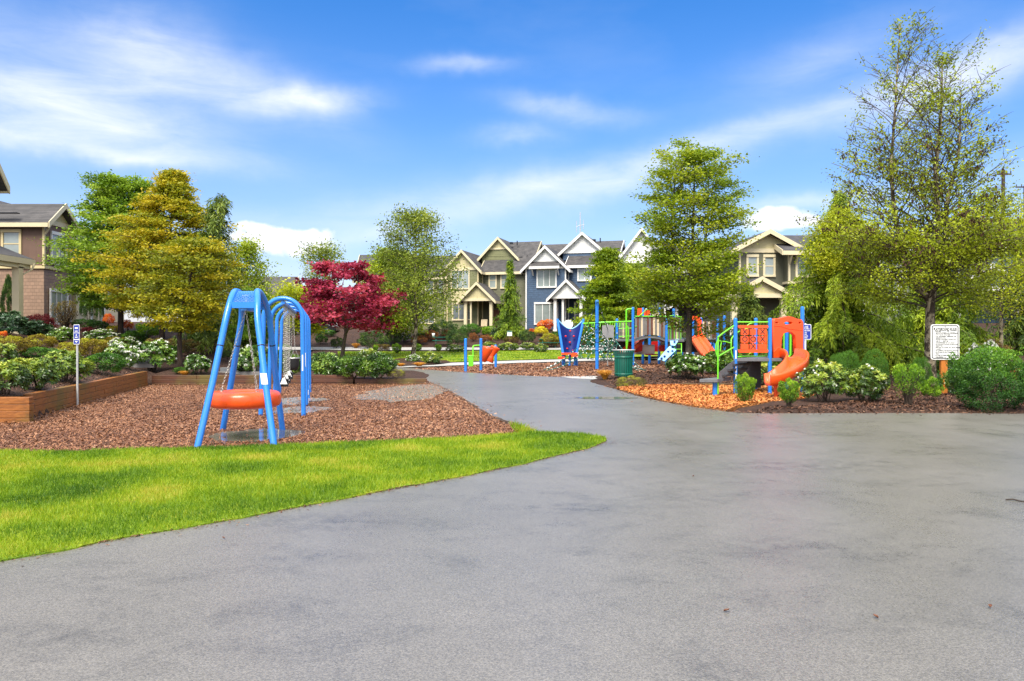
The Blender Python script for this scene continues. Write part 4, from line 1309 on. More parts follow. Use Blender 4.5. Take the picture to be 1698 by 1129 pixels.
def split_leg(side):
    pts = [L(p) for p in side]
    up = catmull(pts, 5)
    m = MB(); m.tube(pts[:2] + [pts[1].lerp(pts[2], .55)], .048, 14); m.build('leg', M['blue'], t)
    m = MB(); m.tube([pts[-1], pts[-2], pts[-2].lerp(pts[-3], .55)], .048, 14); m.build('leg', M['blue'], t)
    a = pts[1].lerp(pts[2], .56); b = pts[-2].lerp(pts[-3], .56)
    mid = catmull([a] + pts[2:9] + [b], 6)
    m = MB(); m.tube(mid, .048, 14); m.build('top_bow', M['blue'], t)
    for c, d in ((a, pts[2] - pts[1]), (b, pts[-3] - pts[-2])):
        d = d.normalized(); m = MB(); m.tube([c - d * .008, c + d * .008], .0505, 14); m.build('collar', M['black'], t)
    return mid
bl, br = split_leg(left), split_leg(right)
# perforated plate curved between the two bows
def plate_pt(u, w):
    a = bl[0]; k = .03 + w * .94
    i = k * (len(bl) - 1); i0 = min(int(i), len(bl) - 2); f = i - i0
    p = bl[i0].lerp(bl[i0 + 1], f); q = br[i0].lerp(br[i0 + 1], f)
    return p.lerp(q, u)
def strip_on(mb, uw, hw, up=Vector((0, 0, 1)), th=.006):
    pts = [plate_pt(*c) for c in uw]
    for p, q in zip(pts[:-1], pts[1:]):
        d = q - p
        n = (plate_pt(.9, (uw[0][1])) - plate_pt(.1, uw[0][1])).cross(plate_pt(.5, min(1, uw[0][1] + .03)) - plate_pt(.5, max(0, uw[0][1] - .03)))
        mb.beam(p, q, hw, th, up=n)
m = MB(); W0, W1 = .20, .80
NU, NW = 7, 28
for s in range(-NW, NU + NW):
    for sg in (1, -1):
        seg = []
        for k in range(NW + 1):
            u = (s + k) / NU if sg == 1 else (s + NW - k) / NU
            if 0.12 <= u <= .88: seg.append((u, W0 + (W1 - W0) * k / NW))
            else:
                if len(seg) > 1: strip_on(m, seg, .008)
                seg = []
        if len(seg) > 1: strip_on(m, seg, .008)
m.build('perforated_plate', M['blue'], t)
m = MB()
for k in range(30):
    w0, w1 = W0 + (W1 - W0) * k / 30, W0 + (W1 - W0) * (k + 1) / 30
    for ua, ub in ((.05, .135), (.865, .95)):
        q = [plate_pt(ua, w0), plate_pt(ub, w0), plate_pt(ub, w1), plate_pt(ua, w1)]
        n = (q[1] - q[0]).cross(q[3] - q[0]).normalized() * .005
        m.add([v + n for v in q] + [v - n for v in q], [(0, 1, 2, 3), (7, 6, 5, 4), (0, 4, 5, 1), (2, 6, 7, 3)])
for w in (W0, W1): m.beam(plate_pt(.03, w), plate_pt(.97, w), .05, .09)
m.build('plate_border', M['blue'], t)
m = MB(); m.beam(plate_pt(.5, W0) + Vector((0, 0, -.05)), plate_pt(.5, W1) + Vector((0, 0, -.05)), .08, .06); m.build('hanger_beam', M['blue'], t)
p = L((-3.50, 11.32, .85)); d = (L(right[1]) - L(right[0])).normalized()
m = MB(); c = L(right[0]).lerp(L(right[1]), .98)
for k in range(5):
    an0, an1 = R(-150 + k * 22), R(-150 + (k + 1) * 22)
    a_ = [c + Vector((math.cos(an), math.sin(an), 0)) * .0605 + d * z for z in (0, .17) for an in (an0, an1)]
    m.add([a_[0], a_[1], a_[3], a_[2]], [(0, 1, 2, 3)])
m.build('sticker', M['sign_white'], t)

tc0 = Vector((-4.12, 12.1, .555))
t = thing('tire_swing', 'orange tire hanging on three chains under the blue frame', 'tire swing', tc0)
prof = []
for k in range(24):
    an = 2 * math.pi * k / 24; ca, sa = math.cos(an), math.sin(an)
    prof.append((.385 + .155 * math.copysign(abs(ca) ** .75, ca), .128 * math.copysign(abs(sa) ** .72, sa)))
m = MB(); m.lathe(prof, 56, closed=True)
m.build('tire', M['orange'], t)
m = MB(); ring(m, (0, 0, .108), .47, .007, n=48); ring(m, (0, 0, .122), .33, .007, n=40); ring(m, (0, 0, -.095), .49, .007, n=48); m.build('moulded_rib', M['orange'], t)
top = Vector((.02, -.02, 1.43))
m = MB(); m.tube([top, top + Vector((0, 0, .16))], .02, 8); m.lathe([(.001, -.05), (.035, -.05), (.04, 0), (.035, .05), (.001, .05)], 12, 0, Matrix.Translation(top)); m.tube([top + Vector((-.05, 0, .16)), top + Vector((.05, 0, .16))], .022, 8)
m.build('swivel', M['steel'], t)
for an in (200, 320, 80):
    e = Vector((math.cos(R(an)) * .34, math.sin(R(an)) * .34, .16))
    m = MB(); chain(m, top + Vector((0, 0, -.05)), e); ring(m, e + Vector((0, 0, -.012)), .028, .008, ax=(math.sin(R(an)), math.cos(R(an)), 0)); ring(m, e + Vector((0, 0, -.045)), .024, .009, ax=(math.cos(R(an)), math.sin(R(an)), 0))
    m.build('chain', M['chain'], t)

# ---- arch swing set
AX0, ADX, AY0, ADY = -4.585, -.2395, 15.7, 2.22
def axis_x(y): return AX0 + (y - AY0) * ADX
oa = Vector((AX0, AY0, -.06))
t = thing('arch_swing_set', 'row of four tall narrow blue arches carrying the swings', 'swing set', oa)
ZT, RA = 2.29, .39
def arch_pts(y):
    x = axis_x(y); zc = ZT - RA
    pts = [Vector((x - RA - .06, y, -.1)), Vector((x - RA - .03, y, zc * .5)), Vector((x - RA, y, zc - .1))]
    pts += [Vector((x - RA * math.cos(a), y, zc + RA * math.sin(a))) for a in np.linspace(0.05, math.pi - .05, 22)]
    pts += [Vector((x + RA, y, zc - .1)), Vector((x + RA + .01, y, zc * .5)), Vector((x + RA + .02, y, -.1))]
    return [p - oa for p in pts]
for k in range(4):
    m = MB(); m.tube(arch_pts(AY0 + k * ADY), .046, 14); ar = m.build('arch', M['blue'], t)
    y = AY0 + k * ADY; x = axis_x(y)
    m = MB()
    if k < 2:
        q = Vector((x + RA + .012, y - .047, 1.0)) - oa; m.box((q.x - .012, q.y - .002, q.z - .16), (q.x + .012, q.y + .001, q.z + .16))
    else:
        q = Vector((x + RA + .02, y - .048, .10)) - oa; m.box((q.x - .02, q.y - .002, q.z - .06), (q.x + .02, q.y + .001, q.z + .06))
    m.build('sticker', M['sign_white'], ar)
m = MB(); m.tube([Vector((axis_x(AY0), AY0, ZT - .08)) - oa, Vector((axis_x(AY0 + 3 * ADY), AY0 + 3 * ADY, ZT - .08)) - oa], .04, 12); m.build('beam', M['blue'], t)
hang = []
for k in range(3):
    for f in (.15, .40, .60, .85):
        y = AY0 + (k + f) * ADY; hang.append(y); q = Vector((axis_x(y), y, ZT - .08)) - oa
        m = MB(); m.tube([q + Vector((0, -.02, 0)), q + Vector((0, .02, 0))], .044, 10); m.box((q.x - .009, q.y - .014, q.z - .11), (q.x + .009, q.y + .014, q.z - .03)); ring(m, q + Vector((0, 0, -.13)), .02, .006, ax=(0, 1, 0)); m.build('swing_hanger', M['chain'], t)

def swing(y0, y1, zseat, label, kind):
    yc = (y0 + y1) / 2; xc = axis_x(yc); o = Vector((xc, yc, zseat))
    s = thing('belt_swing' if kind == 'belt' else 'bucket_swing', label, 'swing', o, group='swings hanging in the blue arches')
    e = []
    for y in (y0, y1):
        sg = -1 if y == y0 else 1
        tp = Vector((axis_x(y), y, ZT - .23)) - o
        if kind == 'belt':
            bt = Vector((sg * .24 * ADX, sg * .24, .14)); m = MB(); chain(m, tp, bt); m.build('chain', M['chain'], s); e.append(bt)
        else:
            bt = Vector((0, sg * .17, .42)); m = MB(); chain(m, tp, bt)
            for sx in (-1, 1): chain(m, bt, Vector((sx * .12, sg * .15, .16)))
            m.build('chain', M['chain'], s)
    m = MB()
    if kind == 'belt':
        vs = []; n = 12
        for k in range(n + 1):
            u = -1 + 2 * k / n; y = u * .24; z = .14 * u ** 2 * abs(u) ** .6
            for x, dz in ((-.08, 0), (.08, 0), (.08, -.018), (-.08, -.018)): vs.append((x + y * ADX, y, z + dz))
        fs = [(k * 4 + j, k * 4 + (j + 1) % 4, k * 4 + 4 + (j + 1) % 4, k * 4 + 4 + j) for k in range(n) for j in range(4)]
        m.add(vs, fs, 0, True); m.build('seat', M['rubber'], s)
        m = MB()
        for sg in (-1, 1):
            c = Vector((sg * .24 * ADX, sg * .24, .12)); m.prism([(-.075, -.07), (.075, -.07), (.02, .06), (-.02, .06)], c.y - .006 + sg * .02, c.y + .006 + sg * .02, mat=Matrix.Translation((c.x, 0, c.z)))
        m.build('end_plate', M['knot'], s)
    else:
        m.lathe([(.02, -.16), (.11, -.15), (.15, -.05), (.165, .12), (.175, .16), (.15, .16), (.135, -.02), (.09, -.11), (.02, -.12)], 18)
        m.build('seat', M['rubber'], s)
        m = MB(); ring(m, (0, 0, .16), .17, .012, n=16); m.build('rim', M['steel'], s)
swing(hang[0], hang[1], .50, 'black belt swing nearest to the tire swing, lowest of the three belts', 'belt')
swing(hang[2], hang[3], .52, 'middle black belt swing in the row of arches', 'belt')
swing(hang[4], hang[5], .54, 'farthest black belt swing, just in front of the bucket swing', 'belt')
swing(hang[8], hang[9], .80, 'black toddler bucket swing under the farthest arch', 'bucket')


# ---- signs
def rounded(w, h, r, n=5):
    out = []
    for cx, cz, a0 in ((w / 2 - r, h / 2 - r, 0), (-w / 2 + r, h / 2 - r, 90), (-w / 2 + r, -h / 2 + r, 180), (w / 2 - r, -h / 2 + r, 270)):
        for k in range(n + 1):
            a = R(a0 + 90 * k / n); out.append((cx + r * math.cos(a), cz + r * math.sin(a)))
    return out


c = G(1567, 650.5, .06); 
t = thing('rules_sign', 'white playground rules sign on an orange wooden post', 'sign', (c.x, c.y, gzf(c.x, c.y)), 0)
m = MB(); m.box((-.085, .02, -.2), (.085, .11, 1.62)); m.build('post', M['postwood'], t, bevel=.006)
zc = CH - (567 - HY) / F * c.y - t.location.z; sw, sh = 47.5 / F * c.y, 58.5 / F * c.y
m = MB(); m.prism(rounded(sw, sh, .07), -.004, .010, mat=Matrix.Translation((0, 0, zc))); pn = m.build('panel', M['sign_white'], t)
m = MB()
outer, inner = rounded(sw - .05, sh - .05, .055), rounded(sw - .10, sh - .10, .03); n = len(outer)
vs = [(x, -.0065, z + zc) for x, z in outer + inner] ; fs = [(i, (i + 1) % n, n + (i + 1) % n, n + i) for i in range(n)]
m.add(vs, fs); m.build('border', M['sign_black'], pn, recalc=False)
m = MB()
for s_ in (-1, 1): m.ball((0, -.008, zc + s_ * (sh / 2 - .065)), .014, 6)
m.build('bolt', M['steel'], pn)
text('PLAYGROUND RULES', .112, (0, -.0065, zc + sh / 2 - .135), M['sign_black'], pn, bold=.003, xs=.56)
text('HOURS ______ TO ______', .045, (0, -.0065, zc + sh / 2 - .195), M['sign_black'], pn, bold=.001)
rules = ['1.  USE OF PLAYGROUND EQUIPMENT', '     IS AT YOUR OWN RISK.', '2.  PLAY EQUIPMENT RESERVED FOR', '     RESIDENTS ONLY.', '3.  YOUNG CHILDREN UNDER THE', '     AGE OF __ MUST BE', '     ACCOMPANIED BY AN ADULT.', '4.  NO ROUGH PLAYING OR BULLYING',
         '     PERMITTED.', '5.  PETS ARE ALLOWED, BUT MUST BE ON', '     A LEASH.', '6.  NO JUMPING OFF MOVING SWINGS.', '7.  NO GLASS OR BOTTLES IN PLAY', '     AREA.', '8.  IN CASE OF EMERGENCY REPORT TO', '     THE OFFICE.']
text('\n'.join(rules), .037, (-sw / 2 + .075, -.0065, zc - .085), M['sign_black'], pn, align='LEFT', line=1.13, bold=.0008)

c = G(127, 672.5, -.05)
t = thing('dog_waste_sign', 'narrow blue and white sign on a thin silver post before the timber wall', 'sign', (c.x, c.y, -.06))
m = MB(); m.tube([(0, .03, -.2), (0, .03, 1.72)], .024, 10); m.build('post', M['greypost'], t)
zt_ = CH - (538 - HY) / F * c.y + .06; zb_ = CH - (571 - HY) / F * c.y + .06; sw = .135; zc = (zt_ + zb_) / 2; sh = zt_ - zb_
m = MB(); m.prism(rounded(sw, sh, .02), -.006, .004, mat=Matrix.Translation((0, 0, zc))); pn = m.build('panel', M['sign_white'], t)
m = MB()
for a, b in ((.97, .595), (.565, .275), (.225, .03)): m.prism(rounded(sw - .016, (a - b) * sh, .008), -.0085, -.0065, mat=Matrix.Translation((0, 0, zc - sh / 2 + (a + b) / 2 * sh)))
m.build('blue_field', M['sign_blue'], pn)
m = MB(); zz = lambda f: zc - sh / 2 + f * sh
m.box((-.032, -.0115, zz(.78)), (.032, -.009, zz(.86))); m.box((-.034, -.0115, zz(.65)), (.034, -.009, zz(.685))); m.box((-.032, -.0115, zz(.345)), (.032, -.009, zz(.385)))
m.lathe([(.001, -.0015), (.016, -.0015), (.016, .0015), (.001, .0015)], 12, 0, Matrix.Translation((0, -.0105, zz(.46))) @ Matrix.Rotation(R(90), 4, 'X'))
m.prism([(0, zz(.085)), (.03, zz(.15)), (.02, zz(.175)), (0, zz(.16)), (-.02, zz(.175)), (-.03, zz(.15))], -.0115, -.009)
m.build('pictogram', M['sign_white'], pn)

Yb = 23.2; X = (1336 - CX) / F * Yb
t = thing('blue_notice_sign', 'blue notice with white border on white post behind the small playset', 'sign', (X, Yb, gzf(X, Yb)))
m = MB(); m.tube([(0, .03, -.2), (0, .03, 1.9)], .028, 10); m.build('post', M['white'], t)
sw, sh = 30 / F * Yb, 25.5 / F * Yb; zc = CH - (550.3 - HY) / F * Yb - t.location.z; xo = -.105
m = MB(); m.prism(rounded(sw, sh, .04), -.006, .004, mat=Matrix.Translation((xo, 0, zc))); pn = m.build('panel', M['sign_white'], t)
m = MB(); m.prism(rounded(sw - .035, sh - .035, .03), -.009, -.0065, mat=Matrix.Translation((xo, 0, zc))); m.build('blue_field', M['sign_blue'], pn)
for i, (s_, sz) in enumerate((('PLEASE', .085), ('KEEP THIS AREA', .042), ('CLEAN AND SAFE', .042), ('FOR ALL', .042), ('TO USE', .042), ('NO GLASS', .046), ('THANKS', .046))):
    text('LEAVE' if i == 0 else s_, sz, (xo + .06, -.0095, zc + sh / 2 - .085 - i * .053), M['sign_white'], pn, bold=.0012)

Yg = 41.5; X = (1007.5 - CX) / F * Yg
t = thing('grey_sign', 'blank grey back of a sign on a thin post beside the rope net', 'sign', (X, Yg, gzf(X, Yg)))
m = MB(); m.tube([(0, 0, -.2), (0, 0, 2.3)], .035, 8); m.build('post', M['greypost'], t)
zc = CH - (549.5 - HY) / F * Yg - t.location.z
m = MB(); m.prism(rounded(.62, .66, .05), -.02, -.036, mat=Matrix.Translation((.02, 0, zc))); m.build('panel', M['sign_grey'], t)

q = ray_ground(845, 574)
t = thing('garden_sign', 'small white card with green stripe on a stake in the far bed', 'sign', q)
zc = CH - (552.5 - HY) / F * q.y - q.z
m = MB(); m.box((-.03, 0, -.2), (.03, .05, zc)); m.build('stake', M['timber_dark'], t)
m = MB(); m.box((-.2, -.02, zc - .22), (.2, -.004, zc + .18)); pn = m.build('panel', M['sign_white'], t)
m = MB(); m.box((-.19, -.026, zc + .08), (.19, -.0205, zc + .17)); m.build('stripe', M['teal'], pn)

# ---- litter bin
c = G(1034, 627, .05)
t = thing('litter_bin', 'dark green slatted steel litter bin beside the path', 'litter bin', (c.x, c.y, gzf(c.x, c.y)))
rb = .325
for k in range(30):
    a = 2 * math.pi * k / 30; ca, sa = math.cos(a), math.sin(a); tg = Vector((-sa, ca, 0))
    prof = [(rb, .05), (rb, .72), (rb + .02, .84), (rb + .075, .97)]
    m = MB(); vs = []
    for r_, z in prof:
        for s_ in (-1, 1):
            for dr in (0, .012): vs.append(Vector((ca, sa, 0)) * (r_ - dr) + tg * s_ * .021 + Vector((0, 0, z)))
    fs = []
    for i in range(3):
        b = i * 4; fs += [(b, b + 2, b + 6, b + 4), (b + 1, b + 5, b + 7, b + 3), (b, b + 4, b + 5, b + 1), (b + 2, b + 3, b + 7, b + 6)]
    m.add(vs, fs); m.build('slat', M['teal'], t)
m = MB(); m.lathe([(rb - .02, .10), (rb + .008, .10), (rb + .008, .15), (rb - .02, .15)], 40, closed=True); m.build('band', M['teal'], t)
m = MB(); m.lathe([(rb - .02, .70), (rb + .010, .70), (rb + .010, .76), (rb - .02, .76)], 40, closed=True); m.build('band', M['teal'], t)
m = MB(); ring(m, (0, 0, .985), rb + .085, .016, n=40); m.build('rim', M['greypost'], t)
m = MB(); m.lathe([(.01, .06), (rb - .05, .06), (rb - .045, .90), (rb - .055, .90), (rb - .06, .08), (.01, .08)], 30); m.build('liner', M['rubber'], t)

# ---- talking drum panel
t0 = G(797.5, 614, -.03)
t = thing('drum_play_panel', 'blue posts carrying two orange drums and a lime green bucket', 'play panel', t0)
pos = [G(772, 616, -.03) - t0, Vector((0, 0, 0)), G(822, 609, -.03) - t0]
for p, py, pxx in zip(pos, (561, 561, 571.5), (772, 797.5, 822)):
    Y = (p + t0).y; z = CH - (py - HY) / F * Y - t0.z
    m = MB(); m.tube([p + Vector((0, 0, -.1)), Vector((p.x, p.y, z - .03))], .068, 14); m.ball((p.x, p.y, z - .03), .068, 10, sz=.5); m.build('post', M['blue'], t)
def pz(px, py, Y): return P(px, py, Y) - t0
Y1 = t0.y
a, b = pz(804, 604, Y1 + .1), pz(810.5, 577, Y1 + .2)
def cone(a, b, r0, r1, mat, name, extra=None):
    d = (b - a); Ln = d.length; q = Vector((0, 0, 1)).rotation_difference(d.normalized()).to_matrix().to_4x4()
    prof = extra(Ln) if extra else [(r0 * .5, 0), (r0, .02), (r1 * .97, Ln * .85), (r1, Ln), (r1 * .96, Ln + .05), (.01, Ln + .075)]
    m = MB(); m.lathe(prof, 24, 0, Matrix.Translation(a) @ q); return m.build(name, mat, t)
cone(pz(802, 600, Y1), pz(809, 577.5, Y1 - .05), .10, .245, M['orange'], 'drum')
cone(pz(813, 596, Y1 + 1.0), pz(821.5, 576.5, Y1 + 1.0), .1, .23, M['orange'], 'drum', lambda Ln: [(.17, -.12), (.20, -.08), (.10, .14), (.10, .22), (.22, Ln * .9), (.235, Ln), (.22, Ln + .04), (.01, Ln + .06)])
m = MB(); a, b = pz(776.8, 607.5, Y1 - .3), pz(784.8, 590.5, Y1 - .3)
m.prism(rounded(b.x - a.x, b.z - a.z, .04), 0, .16, mat=Matrix.Translation(((a.x + b.x) / 2, a.y, (a.z + b.z) / 2))); m.box((a.x - .02, a.y - .012, b.z - .03), (b.x + .02, a.y + .172, b.z + .03)); m.build('bucket', M['green'], t, bevel=.01)
m = MB(); m.tube(catmull([pz(784.5, 590, Y1 - .25), pz(784.3, 577, Y1 - .2), pz(785, 574, Y1 - .15), pz(788, 573, Y1 - .1), pz(796, 572.5, Y1)], 5), .035, 8); m.build('pipe', M['green'], t)
m = MB(); m.tube([pz(798, 576, Y1), pz(822, 574, Y1 + 2.0)], .03, 8); m.build('rail', M['greypost'], t)

# ---- curved climbing wall
Yw = 42.8; w0 = Vector(((944 - CX) / F * Yw, Yw, -.05))
t = thing('climbing_wall', 'dark blue tapering climbing wall with blue edge posts and red holds', 'climbing wall', w0)
pw = lambda px, py, dy=0: P(px, py, Yw + dy) - w0
nL, nU = 14, 12; vs = []
for i in range(nL + 1):
    s = i / nL
    for j in range(nU + 1):
        u = j / nU
        xl = 925.5 + (934 - 925.5) * s; xr = 967 + (955 - 967) * s
        top = 531 + 14.5 * math.sin(math.pi * u)
        py = top + (588 - top) * s
        v = pw(xl + (xr - xl) * u, py, .25 - .5 * s + .18 * math.sin(math.pi * u)); vs.append(v)
n0 = len(vs); vs2 = [v + Vector((0, .05, 0)) for v in vs]
fs = []
for i in range(nL):
    for j in range(nU):
        q = i * (nU + 1) + j; f = (q, q + 1, q + nU + 2, q + nU + 1); fs.append(f); fs.append(tuple(k + n0 for k in f[::-1]))
for j in range(nU):
    fs.append((j, j + n0, j + 1 + n0, j + 1)); q = nL * (nU + 1) + j; fs.append((q, q + 1, q + 1 + n0, q + n0))
m = MB(); m.add(vs + vs2, fs, 0, True); m.build('panel', M['navy'], t)
for xs in (((924.3, 529), (934, 588), (933.5, 607)), ((967.7, 529), (955.5, 588), (956, 606))):
    m = MB(); m.tube([pw(xs[0][0], xs[0][1], .25), pw(xs[1][0], xs[1][1], -.25), pw(xs[2][0], xs[2][1], -.25)], .075, 10); m.build('edge_post', M['blue'], t)
m = MB(); m.tube([vs[j] + Vector((0, .02, .01)) for j in range(nU + 1)], .04, 8); m.build('top_rim', M['lightblue'], t)
for px, py in ((945.5, 548.5), (938, 557.5), (951.5, 557.5), (945, 567.5), (940.5, 578), (950, 581)):
    m = MB(); m.ball(pw(px, py, .02), .065, 8, sz=.8); m.build('hold', M['red'], t)
for (x0, x1, y, dy) in ((930.5, 957, 586.5, -.55), (925, 937, 593, -.8), (947, 958, 590, -.75)):
    m = MB(); a, b = pw(x0, y, dy), pw(x1, y, dy); m.prism(rounded(b.x - a.x, .11, .04), -.25, .25, mat=Matrix.Translation(((a.x + b.x) / 2, a.y, a.z))); m.build('step', M['orange'], t)
for px in (936, 945, 954):
    m = MB(); m.tube([pw(px, 588, -.45), pw(px - 1, 606, -.5)], .07, 8); m.build('foot_post', M['blue'], t)

# ---- rope net on its mast
Ym = 37.6; m0 = G(990, 612.5, -.03)
t = thing('rope_climbing_net', 'green rope climbing net with white knots strung from a tall blue mast', 'climbing net', m0)
zt_ = CH - (497 - HY) / F * m0.y - m0.z
m = MB(); m.tube([(0, 0, -.1), (0, 0, zt_ - .06)], .085, 14); m.ball((0, 0, zt_ - .06), .085, 10, sz=.7); m.build('mast', M['blue'], t)
for py in (536, 552, 568, 581):
    z = CH - (py - HY) / F * m0.y - m0.z; m = MB(); m.tube([(0, 0, z - .012), (0, 0, z + .012)], .092, 14); m.build('clamp', M['navy'], t)
pm = lambda px, py, Y: P(px, py, Y) - m0
m = MB(); m.tube([pm(967, 536.5, 42.6), pm(1000, 534.5, 41.8), pm(1047, 533, 42.4)], .045, 8)
for px in (972, 982, 992, 1000, 1008, 1016, 1024, 1030): m.tube([pm(px, 535.2, 41.9), pm(px - 1, 541, 41.9), pm(px + 3, 542.5, 41.9), pm(px + 4, 535, 41.9)], .025, 6)
m.build('overhead_bar', M['green'], t)
ropes = MB(); knots = MB()
rnd = random.Random(5)
def rope(p, q, sag=.04, k=7, nk=4):
    pts = []
    for i in range(k + 1):
        s = i / k; v = p.lerp(q, s); v = v + Vector((0, 0, -sag * (p - q).length * 4 * s * (1 - s))); pts.append(v)
    ropes.tube(pts, .021, 5)
    for i in range(1, nk + 1):
        s = i / (nk + 1); j = s * k; i0 = min(int(j), k - 1); v = pts[i0].lerp(pts[i0 + 1], j - i0); knots.ball(v, .034, 5)
topm = Vector((0, 0, zt_ - .1))
for q in ((968, 590, 41), (985, 600, 40), (1000, 602, 39.5), (1018, 600, 41), (1046, 590, 42.5), (1052, 604, 40)): pass
for a, b in (((966, 560, 42.0), (990, 500, 37.6)), ((1010, 552, 42), (991, 500, 37.7))): rope(pm(*a), pm(*b), .0, 4, 2)
# two net panels: mast to climbing wall, mast to tower
def net(A, B, C, D, nu, nv, sag=.05):
    gp = [[A.lerp(B, u / nu).lerp(D.lerp(C, u / nu), v / nv) + Vector((0, .15 * math.sin(math.pi * u / nu) * math.sin(math.pi * v / nv), -.22 * math.sin(math.pi * u / nu) * (1 - v / nv))) + Vector((rnd.uniform(-.05, .05), rnd.uniform(-.08, .08), rnd.uniform(-.05, .05))) for u in range(nu + 1)] for v in range(nv + 1)]
    for v in range(nv + 1):
        for u in range(nu + 1):
            knots.ball(gp[v][u], .036, 5)
            if u < nu: ropes.tube([gp[v][u], gp[v][u].lerp(gp[v][u + 1], .5) + Vector((0, 0, -.03)), gp[v][u + 1]], .021, 5)
            if v < nv and (u + v) % 2 == 0: ropes.tube([gp[v][u], gp[v + 1][min(nu, u + 1)]], .021, 5)
            if v < nv and (u + v) % 2 == 1: ropes.tube([gp[v][u], gp[v + 1][max(0, u - 1)]], .021, 5)
net(pm(974, 543, 41.9), pm(1016, 541, 41.9), pm(1014, 596, 41.0), pm(957, 592, 41.5), 8, 7)
net(pm(1004, 562, 40.5), pm(1023, 553, 42.4), pm(1022, 597, 41.5), pm(996, 594, 39.0), 4, 5)
for a, b in (((957, 577, 41.5), (902, 613.5, 36.4)), ((966, 590, 40.5), (906, 614.5, 36.0)), ((990, 560, 37.7), (936, 604, 39)), ((1022, 566, 41.5), (1066, 613, 36.5)), ((1010, 590, 40), (1071, 614, 36.2)), ((1022, 585, 41), (1062, 616, 35.4)), ((990, 540, 37.6), (1022, 580, 42)), ((990, 545, 37.6), (962, 560, 42))):
    rope(pm(*a), pm(*b), .02, 7, 6)
for px, py in ((908, 610), (914, 607), (921, 603), (1058, 611), (1064, 611.5), (1054, 608)):
    knots.ball(pm(px, py, 37.5), .05, 5)
ropes.build('rope_net', M['rope'], t); knots.build('knots', M['knot'], t)

# ---- large play tower with arched bridge
Yt, Yr = 43.2, 45.8; T0 = Vector(((1078 - CX) / F * Yt, Yt, -.05))
t = thing('play_tower', 'large blue and orange play structure with arched board sided bridge', 'play structure', T0)
pt = lambda px, py, Y=Yt: P(px, py, Y) - T0
for (px, py, Y) in ((1023, 528, Yr), (1049.5, 509, Yt), (1066, 510, Yr), (1077, 519, Yr + .4), (1093, 509.5, Yr), (1105, 526, Yt), (1117, 511.5, Yr), (1131, 560, Yr + .6), (1163, 526, Yr - .6), (1190, 526, Yt), (1201, 523, Yr + .3), (1149, 530, Yr + 1.2)):
    p = pt(px, py, Y); gzz = gzf((p + T0).x, Y) - T0.z
    m = MB(); m.tube([(p.x, p.y, gzz - .15), (p.x, p.y, p.z - .05)], .078, 14); m.ball((p.x, p.y, p.z - .05), .078, 10, sz=.6); m.build('post', M['blue'], t)
# arched bridge deck
def arc_py(px): u = (px - 1079) / 28.0; return 556.5 + 7.5 * min(1.2, u * u)
m = MB(); prof_ = [px for px in np.linspace(1050, 1107, 20)]
for a, b in zip(prof_[:-1], prof_[1:]):
    p0, p1 = pt(a, arc_py(a)), pt(b, arc_py(b)); d = 1.15
    vs = [p0, p1, p1 + Vector((0, d, 0)), p0 + Vector((0, d, 0))]
    m.add(vs + [v + Vector((0, 0, -.13)) for v in vs], [(0, 1, 2, 3), (7, 6, 5, 4), (0, 4, 5, 1), (2, 6, 7, 3), (1, 5, 6, 2), (3, 7, 4, 0)])
m.build('bridge_deck', M['deck'], t)
def board_panel(px0, px1, top_f, bot_f, Y, cols, n, name='board_panel'):
    m = MB()
    for k in range(n):
        a = px0 + (px1 - px0) * k / n; b = px0 + (px1 - px0) * (k + .9) / n
        c = (a + b) / 2; p0, p1 = pt(a, bot_f(c), Y), pt(b, top_f(c), Y)
        m.box((p0.x, p0.y, p0.z), (p1.x, p1.y + .04, p1.z), mi=cols[k % len(cols)])
    return m.build(name, [M['board_grey'], M['board_brown'], M['board_cream']], t)
board_panel(1053, 1103, lambda x: 525.2, lambda x: arc_py(x) - 1.5, Yt - .06, [0, 1, 0, 2, 0, 0, 1, 0, 1, 2, 0, 2], 15)
board_panel(1053, 1103, lambda x: 524, lambda x: arc_py(x) - 1.5, Yt + 1.2, [0, 2, 0, 1, 0, 1], 15)
board_panel(1026, 1048, lambda x: 533.5, lambda x: 560.5, Yt + .3, [0, 0, 2, 0, 0, 0, 1], 7)
board_panel(1108, 1131, lambda x: 527, lambda x: 562, Yt + .5, [0, 0, 1, 0, 2, 0], 7)
board_panel(1165, 1187, lambda x: 533, lambda x: 565, Yt + .2, [2, 1, 0, 2, 0, 1, 1], 7)
m = MB()
m.tube(catmull([pt(1051, 527.5), pt(1058, 526), pt(1066, 519), pt(1072, 513.5, Yr), pt(1080, 515, Yr)], 5), .035, 8)
m.tube([pt(1053, 524.5, Yt - .1), pt(1104, 524.5, Yt - .1)], .03, 8); m.tube([pt(1105, 525), pt(1117, 523, Yr), pt(1131, 526, Yr)], .035, 8)
for px in (1108, 1112, 1118, 1124, 1129): m.tube([pt(px, 526, Yt + .4), pt(px, 562, Yt + .4)], .022, 6)
m.tube([pt(1106, 541, Yt + .3), pt(1131, 543, Yt + .3)], .022, 6); m.tube([pt(1053, 541, Yt - .09), pt(1056, 541, Yt - .09)], .02, 6)
for py in (533, 545, 558): m.tube([pt(1026, py, Yt + .1), pt(1049, py - 1, Yt)], .025, 6)
m.build('handrail', M['green'], t)
m = MB(); m.tube(catmull([pt(1049, 512.3), pt(1043, 512.4), pt(1039.5, 513.5), pt(1038.5, 518), pt(1038.5, 545), pt(1039, 575), pt(1039, 583)], 6), .05, 10); m.tube(catmull([pt(1041, 540), pt(1042, 556), pt(1040, 575)], 5), .03, 8); m.build('climbing_pole', M['green'], t)
